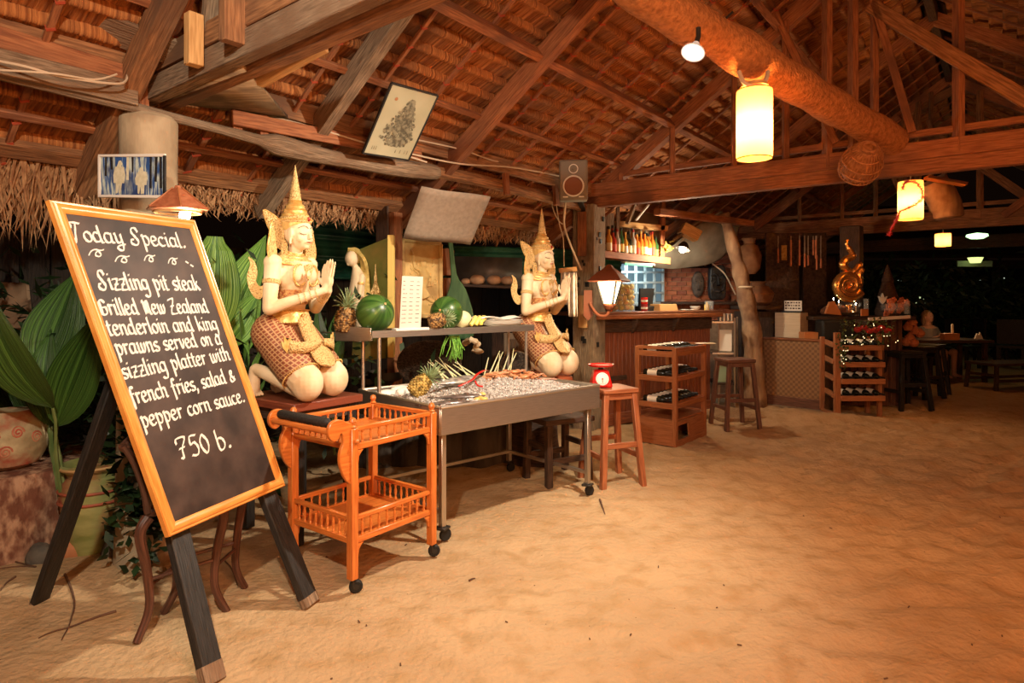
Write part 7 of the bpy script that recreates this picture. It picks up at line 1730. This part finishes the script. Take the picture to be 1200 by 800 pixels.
# cardboard carton, sign, orange boxes, black bag
tag(part('cream_carton', MB().box(Kp(.26, .30, KH+.17), (.34, .24, .33), math.atan2(kd.y, kd.x)), mat('cream_card', (.62, .50, .34), (.70, .58, .42), .8, scale=4, stretch=(1, 1, 20)), loc=Kp(.26, .3, KH), bevel=.004), 'cream carton with horizontal ribs standing on the cane counter', 'carton')
sg = thing('tabletop_sign', 'small white printed sign leaning on top of the cream carton', 'sign', Kp(.28, .28, KH+.34)); so = Kp(.21, .24, KH+.355)
part('sign_card', MB().box(so+kd*.10+Z*.07, (.23, .012, .14), math.atan2(kd.y, kd.x)), M['paper'], sg)
mb = MB(); rnd = random.Random(1)
for i in range(3):
    x = -.005
    while x < .19: w_ = rnd.uniform(.012, .035); p = so+kd*x-kn*.008+Z*(.105-.038*i); mb.quad(p, p+kd*w_, p+kd*w_+Z*.018, p+Z*.018); x += w_+.012
part('sign_marks', mb, M['ink'], sg, smooth=False, kind='stuff'); part('sign_base', MB().box(so+kd*.10-Z*.006, (.26, .10, .02), math.atan2(kd.y, kd.x)), M['black'], sg)
orm = mat('orange_card', (.55, .20, .07), (.65, .28, .10), .7, scale=6)
tag(part('orange_box', MB().box(Kp(.56, .12, KH+.05), (.18, .16, .09), .0), orm, loc=Kp(.56, .12, KH), bevel=.004), 'low orange-brown box at the front of the cane counter', 'box')
tag(part('wooden_prop', MB().prism([(-.10, 0), (.12, -.02), (.02, .16), (-.04, .15)], .04, frame4(Kp(.75, .38, KH+.33), (1, .1, 0), Z)), orm, loc=Kp(.75, .38, KH+.3)), 'orange wedge-shaped folded menu propped behind the carton', 'menu')
tag(part('black_bag', MB().box(Kp(.82, .28, KH+.12), (.40, .26, .27), -.1), M['black'], loc=Kp(.82, .28, KH), bevel=.03), 'black bag at the right end of the cane counter', 'bag')
rock('heap_of_bags', 'heap of brown bags behind the orange menu on the cane counter', Kp(.72, .62, KH+.36), (.22, .10, .08), M['brown_stool'], 4, 'bags')
tag(part('counter_shelf', MB().box(Kp(.62, .66, KH+.12), (1.0, .3, .26), math.atan2(kd.y, kd.x)), M['wood_dark'], loc=Kp(.6, .66, KH)), 'raised dark shelf at the back of the cane counter', 'shelf')
# woven dark screens and chimes behind
scr = mat('dark_screen_weave', (.05, .028, .018), (.11, .06, .035), .8, scale=30, bump=.6)
for k_, (x0, x1) in enumerate(((897, 936), (941, 968))):
    tag(part('woven_screen', MB().box((at(x0, 345, 9.4)+at(x1, 345, 9.4))/2+Z*(1.2-EYE-(HOR-345)/FPX*9.4), ((x1-x0)*9.4/FPX, .03, 2.4)), scr, loc=at(x0, 380, 9.4), bevel=.004), ('wide', 'narrow')[k_]+' dark woven screen hanging behind the cane counter', 'screen')
chm_ = mat('copper_bamboo', (.42, .13, .06), (.58, .22, .10), .5, scale=10)
ch_ = 0; nm_ = ['first', 'second', 'third', 'fourth', 'fifth', 'sixth', 'seventh', 'eighth', 'ninth']
for grp, xs_ in enumerate((((912, 291, 308), (927, 281, 312), (937, 281, 311)), ((943, 297, 313), (947, 299, 311), (953, 281, 299), (956, 281, 303), (957, 299, 316), (962, 303, 314)))):
    wc = thing('wind_chime', ('left', 'right')[grp]+' set of reddish bamboo wind chimes hanging from the second tie beam', 'wind chime', at(xs_[0][0], 281, 8.9))
    for (x, y0, y1) in xs_: part('chime_tube', MB().tube([at(x, y0, 8.9), at(x, y1, 8.9)], .013, 8), chm_, wc); part('chime_cord', MB().tube([at(x, 276, 8.9), at(x, y0, 8.9)], .003, 4), M['wire'], wc)
pf2 = thing('small_framed_picture', 'small yellow-lit framed picture between the wind chimes', 'picture', at(919, 296, 9.2)); part('print', MB().box(at(919, 296, 9.2), (.09, .01, .22)), mat('yellow_print', (.45, .22, .05), (.75, .50, .14), .6, scale=25), pf2); 
for dx_, dz_, w_, h_ in ((0, .12, .13, .02), (0, -.12, .13, .02), (.055, 0, .02, .24), (-.055, 0, .02, .24)): part('frame_strip', MB().box(at(919, 296, 9.18)+Vector((dx_, 0, dz_)), (w_, .02, h_)), M['wood_dark'], pf2)

# ================================================================ RIGHT WINE RACK, BAR, SCULPTURE
RW2 = .56; q0 = Vector((3.86, 7.50, 0)); wr2 = thing('slatted_wine_rack', 'pale orange wooden wine rack with four tilted trays beside the second bar', 'wine rack', q0+Vector((.3, .2, 0)))
pw2 = mat('orange_rack_wood', (.34, .125, .05), (.48, .20, .085), .6, scale=3, stretch=WS, uv=True)
def Q(a, d, z): return q0+Vector((a, 0, 0))*1+Vector((.02*a, 1, 0))*d+Z*z
part('side_post', MB().beam(Q(0, 0, 0), Q(0, 0, 1.02), .045, .07), pw2, wr2, bevel=.003); part('side_post', MB().beam(Q(0, .36, 0), Q(0, .36, .95), .045, .05), pw2, wr2, bevel=.003)
part('foot', MB().beam(Q(.0, -.14, .03), Q(0, .46, .03), .05, .06), pw2, wr2, bevel=.004)
part('side_post', MB().beam(Q(RW2, .10, 0), Q(RW2, .10, 1.0), .04, .05), pw2, wr2, bevel=.003); part('side_post', MB().beam(Q(RW2, .36, 0), Q(RW2, .36, .95), .04, .05), pw2, wr2, bevel=.003)
for i, z_ in enumerate((.24, .44, .64, .84)):
    part('tray_front', MB().beam(Q(.04, -.02, z_), Q(RW2-(.04 if i == 3 else 0), -.02, z_), .02, .062), pw2, wr2, bevel=.003)
    part('tray_side', MB().beam(Q(.03, -.02, z_), Q(.03, .34, z_+.05), .018, .06), pw2, wr2); part('tray_side', MB().beam(Q(RW2-.02, -.02, z_), Q(RW2-.02, .34, z_+.05), .018, .06), pw2, wr2)
    part('tray_floor', MB().box(Q(RW2/2, .16, z_-.005), (RW2-.06, .34, .012)), M['wood_dark'], wr2)
    part('side_peg', MB().beam(Q(-.05, .02, z_+.03), Q(.02, .02, z_+.03), .05, .05), pw2, wr2, bevel=.003)
    for k_ in range(4):
        put_bottle(Q(.10+.12*k_, .26, z_+.065), .35, 'dark wine bottle, %s from left in the %s tray of the slatted rack' % (ordn[k_], ('lowest', 'second lowest', 'third lowest', 'top')[i]), 'wine bottles in the slatted rack', .95, .1)
# fairy lights garland on the rack
mb = MB(); rnd = random.Random(10)
for i in range(330):
    c = Vector((3.98+rnd.random()*.52, 7.42+rnd.uniform(-.05, .12), .97+rnd.uniform(-.08, .20)-.0*i)) if i % 3 else Vector((3.88+rnd.gauss(0, .03), 7.42, .62+.55*rnd.random()))
    d = Vector((rnd.gauss(0, 1), rnd.gauss(0, 1), rnd.gauss(0, 1))).normalized()*.05; s_ = d.cross(Z).normalized()*.014; o = len(mb.v); mb.v += [c, c+d*.5+s_, c+d, c+d*.5-s_]; mb.face((o, o+1, o+2, o+3))
gar = thing('leafy_garland', 'green leafy garland with fairy lights draped over the slatted wine rack', 'garland', (4.1, 7.45, .95)); part('garland_leaves', mb, mat('garland_leaf', (.03, .06, .02), (.10, .13, .04), .5, scale=9), gar, kind='stuff', smooth=False)
mb = MB()
for i in range(34):
    c = Vector((3.98+rnd.random()*.52, 7.36+rnd.uniform(-.03, .06), .93+rnd.uniform(-.06, .20))) if i % 3 else Vector((3.88+rnd.gauss(0, .03), 7.38, .66+.40*rnd.random())); mb.ball(c, rnd.uniform(.004, .007), 6, 4)
part('fairy_lights', mb, mat('fairy_light', (1, .9, .6), None, .5, emit=(1, .80, .42), es=2.2), gar, kind='stuff')
mb = MB()
for i in range(6): mb.ball(Vector((4.05+.07*i, 7.40, 1.06+.02*math.sin(i*2))), (.05, .03, .035), 10, 6)
part('red_blooms', mb, M['foil_red'], gar, kind='stuff')
# second bar
c0_, c1_ = at(955, 372, 8.15), at(1066, 372, 8.35); rb_ = thing('second_bar', 'dark second bar counter with a white edge strip at right', 'bar counter', ((c0_+c1_)/2*Vector((1, 1, 0))[0] if False else Vector(((c0_.x+c1_.x)/2, 8.5, 0))))
part('counter_top', MB().box(((c0_+c1_)/2)*1+Vector((0, .28, -.01)), ((c1_-c0_).length, .62, .05), .02), M['wood_dark'], rb_, bevel=.006)
part('white_edge', MB().beam(at(1018, 374, 8.0), at(1066, 371, 8.05), .03, .04), M['white'], rb_)
part('front_panel', MB().box((4.70, 8.42, .58), (.95, .05, 1.16), .02), M['brown_stool'], rb_); 
for k_ in range(9): part('front_slat', MB().beam((4.28+.105*k_, 8.375, .05), (4.28+.105*k_, 8.375, 1.13), .06, .02, (1, 0, 0)), M['brown_stool'], rb_, bevel=.003)
part('side_panel', MB().box((5.18, 8.7, .58), (.05, .55, 1.16)), M['brown_stool'], rb_)
# gilded swirl sculpture
sw_m = mat('polished_gilt', (.80, .36, .08), (.95, .55, .18), .22, .85, scale=6)
gs = thing('gilded_swirl', 'gilded spiral flame sculpture standing on the second bar', 'sculpture', at(995, 365, 8.3)); G_ = lambda px, py, dd=0: at(px, py, 8.3+dd)
q = [G_(994+ (15-11.5*i/40)*math.cos(i*.33+.5), 334+(15-11.5*i/40)*math.sin(i*.33+.5), -.03*i/40) for i in range(41)]
part('spiral_disc', MB().tube(q, [.075-.045*i/40 for i in range(41)], 12), sw_m, gs); part('disc_core', MB().lathe([(.0, -.06), (.12, -.04), (.15, 0), (.12, .05), (0, .06)], G_(994, 334, .05), 24, axis=(0, -1, 0)), sw_m, gs)
part('flame_neck', MB().tube(bez([G_(1004, 326), G_(996, 318), G_(988, 311), G_(992, 304), G_(999, 300), G_(996, 293), G_(992, 286), G_(994, 280)], 5), [.04]*8+[.055]*8+[.05]*6+[.035]*6+[.022]*7+[.006], 10), sw_m, gs)
part('flame_tail', MB().tube(bez([G_(985, 322), G_(996, 320), G_(1004, 315), G_(1009, 308), G_(1009, 315), G_(1006, 322), G_(1007, 332), G_(1001, 345)], 4), [.02]*5+[.04]*6+[.02]*5+[.05]*12+[.02], 10), sw_m, gs)
part('base', MB().lathe([(.10, 0), (.11, .02), (.05, .05), (.04, .12), (0, .12)], G_(994, 365)-Z*.03, 16), sw_m, gs)
# clutter on the second bar
mb = MB(); rnd = random.Random(4)
fl_ = thing('glass_flower_dish', 'sparkling dish of clear glass pieces and candles at the foot of the gilded swirl', 'dish', G_(990, 368)); 
for k_ in range(40): c = G_(992+rnd.gauss(0, 8), 361+rnd.gauss(0, 3), rnd.uniform(-.1, .1)); mb.ball(c, rnd.uniform(.012, .022), 6, 4)
part('glass_beads', mb, gl, fl_, kind='stuff'); 
for k_, x in enumerate((977, 983, 1003)): part('candle', MB().tube([G_(x, 370), G_(x, 352+k_*3)], .010, 8), M['white'], fl_); part('flame_tip', MB().ball(G_(x, 350+k_*3), (.006, .006, .014), 8, 6), bpy.data.materials['hot_bulb'], fl_)
part('dish_base', MB().lathe([(.08, 0), (.19, .03), (.20, .04), (.10, .015), (0, .01)], G_(991, 369), 20), M['steel'], fl_)
for k_, (x, y0, y1, r_) in enumerate(((1015, 350, 367, .03), (1063, 352, 368, .035))):
    tag(part('candle_glass', MB().lathe([(r_, 0), (r_, (y1-y0)*8.2/FPX), (r_*.9, (y1-y0)*8.2/FPX), (r_*.9, .01), (0, .01)], at(x, y1, 8.2), 16), gl, loc=at(x, y1, 8.2)), ('tall clear glass cylinder in the middle of the second bar', 'clear glass cylinder at the right end of the second bar')[k_], 'glass')
tag(part('orange_card', MB().box(at(1013, 366, 8.1), (.11, .02, .09), .3), orm, loc=at(1013, 369, 8.1)), 'small orange card standing on the second bar', 'card')
fb2 = thing('flower_arrangement', 'round arrangement of red-orange blossoms in a glass bowl on the second bar', 'flowers', at(1048, 368, 8.3)); rnd = random.Random(2)
blo = mat('orange_blossom', (.50, .12, .05), (.72, .26, .12), .6, scale=15)
part('bowl', MB().lathe([(.05, 0), (.16, .05), (.17, .14), (.165, .14), (.15, .05), (0, .01)], at(1049, 368, 8.3), 20), gl, fb2)
for k_ in range(22):
    c = at(1048+rnd.gauss(0, 6), 357+rnd.gauss(0, 5), 8.3+rnd.uniform(-.1, .1)); mb = MB()
    for a in range(5): d = Vector((math.cos(a*1.2566), -.4, math.sin(a*1.2566))); mb.ball(c+d*.022, (.020, .012, .020), 6, 4)
    part('blossom', mb, blo, fb2)
tag(part('white_lily', MB().prism([(0, 0), (.03, .03), (.06, .10), (.02, .08), (0, .14), (-.02, .08), (-.05, .10), (-.03, .03)], .03, frame4(at(1034, 356, 8.25), (1, 0, 0), Z)), M['white'], loc=at(1034, 360, 8.25)), 'white lily bloom beside the red-orange flower bowl', 'flower')
xt = thing('dark_spiral_tree', 'dark narrow carved ornament rising behind the flower bowl on the second bar', 'ornament', at(1040, 365, 8.7)); part('cone', MB().lathe([(.14, 0), (.16, .1), (.11, .28), (.13, .30), (.07, .5), (.08, .52), (.02, .72), (0, .75)], at(1040, 365, 8.7)-Z*.1, 18), M['wood_dark'], xt)
hgm = mat('paper_bag_orange', (.42, .13, .06), (.62, .24, .11), .7, scale=8)
rnd = random.Random(19)
for k_, (x, y) in enumerate(((1069, 378), (1072, 388), (1064, 384), (1078, 391), (1066, 396), (1062, 401), (1071, 402))):
    c = at(x, y, 8.7); tag(part('orange_bloom', MB().lathe([(.0, -.04), (.05, -.03), (.065, .02), (.03, .06), (.01, .09), (0, .09)], c, 8, axis=Vector((rnd.uniform(-.5, .5), rnd.uniform(-.6, 0), 1))), hgm, loc=c), ('uppermost', 'second', 'left middle', 'right middle', 'lower middle', 'lowest left', 'lowest right')[k_]+' of the orange paper blooms hanging at the end of the second bar', 'bloom', 'orange paper blooms')
# dark stools
bs_m = M['black_wood']
for k_, (x, y, lab) in enumerate(((1060, 477, 'nearest black bar stool beside the second bar'), (1078, 466, 'second black bar stool, just behind the nearest one'), (1088, 461, 'third black bar stool, farthest from the second bar front'))):
    c = onz(x, y); 
    if k_ == 0: bs0 = stool('black_stool', lab, c, .1, .74, .36, bs_m, .07, .05, group='black bar stools')
    else: dup(bs0, c, .1+.3*k_, lab)
# far seats, table, person
lng = thing('low_table', 'low dark wooden table with a small candle box far behind the black stools', 'table', at(1100, 400, 11.0)*Vector((1, 1, 0))[0] if False else Vector((at(1095, 400, 11).x, 11, 0)))
tx = at(1095, 400, 11).x; part('table_top', MB().box((tx+.1, 11, .70), (1.3, .8, .05)), M['wood_dark'], lng, bevel=.005)
for dx_ in (-.45, .65):
    for dy in (-.3, .3): part('leg', MB().beam((tx+dx_, 11+dy, 0), (tx+dx_, 11+dy, .68), .06, .06), M['wood_dark'], lng)
tag(part('candle_box', MB().box((tx+.06, 10.7, .78), (.26, .12, .11)), orm, loc=(tx+.06, 10.7, .73), bevel=.004), 'small orange-lit wooden box on the far low table', 'box')
tag(part('candle', MB().lathe([(.02, 0), (.02, .14), (.004, .16), (0, .16)], (tx+.14, 10.75, .84), 10), M['paper'], loc=(tx+.14, 10.75, .84)), 'pale candle standing on the small box on the far table', 'candle')
tag(part('folded_napkin', MB().prism([(-.07, 0), (.07, 0), (.02, .12), (0, .06), (-.03, .10)], .03, frame4((tx+.62, 10.8, .73), (1, 0, 0), Z)), M['paper'], loc=(tx+.62, 10.8, .73)), 'folded white napkin on the far low table', 'napkin')
bench('lounge_bench', 'long dark wooden lounge bench far back beside the low table', (tx+.75, 10.1, 0), .2, 1.5, .55, .42, M['wood_dark'])
pc_ = Vector((at(1087, 400, 11.75).x, 11.75, 0)); lamp('person_fill_light', 'POINT', (tx+.1, 10.9, 1.0), 2.5, (1, .6, .3), .03); per = thing('person', 'person with shoulder-length fair hair in a grey top seated behind the far low table', 'person', pc_, R(15))  # point light added over the table so the seated person shows
b = MB(); b.tube([(0, 0, .42), (0, .0, .55), (0, -.01, .72), (0, 0, .88), (0, 0, .93)], [.15, .135, .14, .15, .09], 16); b.ball((0, 0, .86), (.19, .085, .07)); b.tube([(0, 0, .90), (0, -.01, 1.0)], [.055, .05], 10)
b.ball((0, -.015, 1.085), (.075, .09, .105), 18, 12); b.ball((0, -.10, 1.075), (.012, .014, .02), 8, 6); b.ball((0, -.07, 1.03), (.04, .035, .04), 10, 8)
for s in (-1, 1):
    b.ball((.074*s, -.01, 1.08), (.012, .02, .028), 8, 6)
    limb(b, (.18*s, 0, .86), (.23*s, -.10, .62), .045, .036, 10); limb(b, (.23*s, -.10, .62), (.12*s, -.32, .74), .036, .024, 10); b.ball((.11*s, -.35, .755), (.035, .045, .016), 10, 6)
    for f_ in range(4): limb(b, ((.09+.018*f_)*s, -.37, .757), ((.088+.018*f_)*s, -.43+abs(f_-1.5)*.008, .748), .008, .007, 6)
    limb(b, (.085*s, -.33, .757), (.06*s, -.36, .75), .009, .008, 6)
    limb(b, (.09*s, -.02, .46), (.11*s, -.44, .46), .085, .060, 12); limb(b, (.11*s, -.44, .46), (.12*s, -.42, .07), .055, .036, 12); limb(b, (.12*s, -.42, .05), (.12*s, -.58, .035), .036, .028, 10)
bo = part('body', b, mat('skin', (.52, .27, .17), None, .6), per, world=False); remesh(bo, .009, 3)
tb = MB(); tb.tube([(0, 0, .42), (0, 0, .55), (0, -.01, .72), (0, 0, .87)], [.165, .150, .155, .165], 16); tb.ball((0, 0, .855), (.20, .095, .072))
for s in (-1, 1): limb(tb, (.18*s, 0, .855), (.215*s, -.06, .72), .055, .052, 10)
to = part('grey_top', tb, mat('grey_cotton', (.16, .14, .13), (.22, .20, .18), .9, scale=12), per, world=False); remesh(to, .010, 3)
hb2 = MB(); hb2.ball((0, .02, 1.11), (.092, .095, .100), 16, 12); hb2.ball((0, .06, 1.02), (.085, .05, .11), 14, 10)
for s in (-1, 1): limb(hb2, (.07*s, .01, 1.10), (.085*s, .01, .95), .035, .028, 8)
part('hair', hb2, mat('fair_hair', (.14, .07, .03), (.26, .14, .06), .6, scale=20, stretch=(6, 6, 1)), per, world=False)
for s in (-1, 1): part('eye', MB().ball((.028*s, -.092, 1.095), (.010, .006, .006), 8, 6), M['ink'], per, world=False)
part('mouth', MB().ball((0, -.098, 1.042), (.018, .006, .005), 8, 6), M['foil_red'], per, world=False)
shorts = MB()
for s in (-1, 1): limb(shorts, (.09*s, -.02, .47), (.11*s, -.34, .47), .098, .082, 12)
part('shorts', shorts, M['black'], per, world=False)
dch = thing('dining_chair', 'dark chair under the seated person behind the far table', 'chair', pc_, R(15)); part('seat', MB().box((0, -.05, .355), (.46, .46, .04)), M['wood_dark'], dch, world=False)
for x in (-.2, .2):
    for y in (-.25, .15): part('leg', MB().beam((x, y, 0), (x, y, .34), .04, .04, (1, 0, 0)), M['wood_dark'], dch, world=False)
part('backrest', MB().box((0, .20, .68), (.46, .03, .40)), M['wood_dark'], dch, world=False)
# dark chairs in the distance
for k_, (px, d_) in enumerate(((1128, 13.0), (1160, 13.5), (1185, 13.0), (1075, 13.5))):
    c = at(px, 400, d_); c.z = 0
    if k_ == 0:
        fc0 = thing('dark_chair', 'dark wooden chair in the dark distance, left of the three at far right', 'chair', c, .4, 'dark chairs in the distance')
        part('seat', MB().box((0, 0, .44), (.46, .46, .05)), M['black_wood'], fc0, world=False); part('backrest', MB().box((0, .2, .75), (.44, .04, .5)), M['black_wood'], fc0, world=False)
        for x in (-.2, .2):
            for y in (-.2, .2): part('leg', MB().beam((x, y, 0), (x, y, .42), .05, .05, (1, 0, 0)), M['black_wood'], fc0, world=False)
    else: dup(fc0, c, .4+k_, ('', 'dark wooden chair in the dark distance, middle of the three at far right', 'dark wooden chair in the dark distance, nearest the right edge', 'dark wooden chair in the distance behind the black stools')[k_])
# far buildings and lit openings
fbd = thing('far_building', 'dark low building with deep eaves closing the night view on the right', 'building', (12, 20, 0))
dkb = mat('far_dark_wall', (.012, .010, .008), (.03, .025, .02), .9, scale=2)
part('wall', MB().box((13, 21, 1.3), (20, .2, 2.6)), dkb, fbd); part('eave_beam', MB().box((13, 19, 2.45), (20, .15, .25)), M['wood_dark'], fbd); part('eave_beam', MB().box((13, 17.6, 2.62), (20, .1, .12)), M['wood_dark'], fbd)
part('roof', MB().quad((3, 17.4, 2.7), (23, 17.4, 2.7), (23, 22, 4.6), (3, 22, 4.6)), M['wood_dark'], fbd, solid=.1)
for k_ in range(9): part('column', MB().beam((4.5+2.0*k_, 18.9, 0), (4.5+2.0*k_, 18.9, 2.4), .16, .16), M['wood_dark'], fbd)
lwm = mat('lit_opening', (.5, .6, .35), None, .5, emit=(.72, .85, .42), es=.75)
for k_, (x0, x1, y0, y1) in enumerate(((1073, 1079, 343, 356), (1081, 1090, 343, 360), (1095, 1100, 343, 353), (1108, 1116, 340, 354))):
    part('lit_window', MB().quad(at(x0, y1, 20.7), at(x1, y1, 20.7), at(x1, y0, 20.7), at(x0, y0, 20.7)), lwm, fbd)
for k_, (x, y) in enumerate(((1054, 329), (1146, 328), (1175, 326))): part('eave_light', MB().ball(at(x, y, 18.5), (.10, .05, .02), 10, 6), mat('cool_eave_light', (.7, .8, .7), None, .5, emit=(.6, .75, .6), es=.8) if k_ == 0 else bpy.data.materials['cool_eave_light'], fbd)
mb = MB(); rnd = random.Random(23)
for (x, y, z, rr_, n_) in ((8.3, 15.5, 1.1, .8, 1500), (10.5, 15.5, 1.2, 1.0, 2000), (12.8, 15, .9, 1.0, 1800), (7.2, 17, 1.3, .5, 700)):
    for i in range(n_):
        c = Vector((x+rnd.gauss(0, rr_), y+rnd.gauss(0, .4), max(.05, z+rnd.gauss(0, .5)))); d = Vector((rnd.uniform(-1, 1), rnd.uniform(-1, .6), rnd.uniform(-.4, 1))).normalized(); s_ = d.cross(Vector((.3, 1, .2))).normalized()*.035; ll = .22; o = len(mb.v)
        mb.v += [c, c+d*ll*.4+s_, c+d*ll, c+d*ll*.4-s_]; mb.face((o, o+1, o+2, o+3))
tag(part('dark_hedge', mb, leaf_d, loc=(10, 15.3, 0), smooth=False, kind='stuff'), 'dark garden shrubs beyond the hall on the right', 'shrubs', kind='stuff')
tag(part('pale_pole', MB().tube([(8.55, 14.5, 0), (8.6, 14.5, 1.75)], .045, 10), M['wood_grey'], loc=(8.55, 14.5, 0)), 'thin pale upright pole among the dark shrubs at far right', 'pole')
# end of the left aisle: low back wall closing the view past the leaning trunk
for k_, (x0, x1, y_) in enumerate(((3.3, 6.4, 11.6),)):
    kw = thing('screen_wall', 'dark timber screen wall behind the second bar', 'screen', ((x0+x1)/2, y_, 0))
    for j in range(14): part('screen_board', MB().box((x0+(x1-x0)*(j+.5)/14, y_+.01*(j % 2), 1.1), ((x1-x0)/14-.01, .03, 2.2)), drk, kw)
post2 = thing('second_timber_post', 'dark timber post under the second tie beam behind the gilded swirl', 'post', tw(9.5, .6)); part('post_shaft', MB().beam(tw(8.6, 1.9, -.02), tw(8.6, 1.9, 2.45), .26, .26, U), M['wood_dark'], post2, bevel=.01)
tag(part('far_pillar', MB().tube([tw(9.5, 2*WR-.1, -.02), tw(9.5, 2*WR-.1, 2.45)], .13, 14), M['wood_dark'], loc=tw(9.5, 2*WR-.1)), 'dark round pillar at the right side of the hall', 'post')
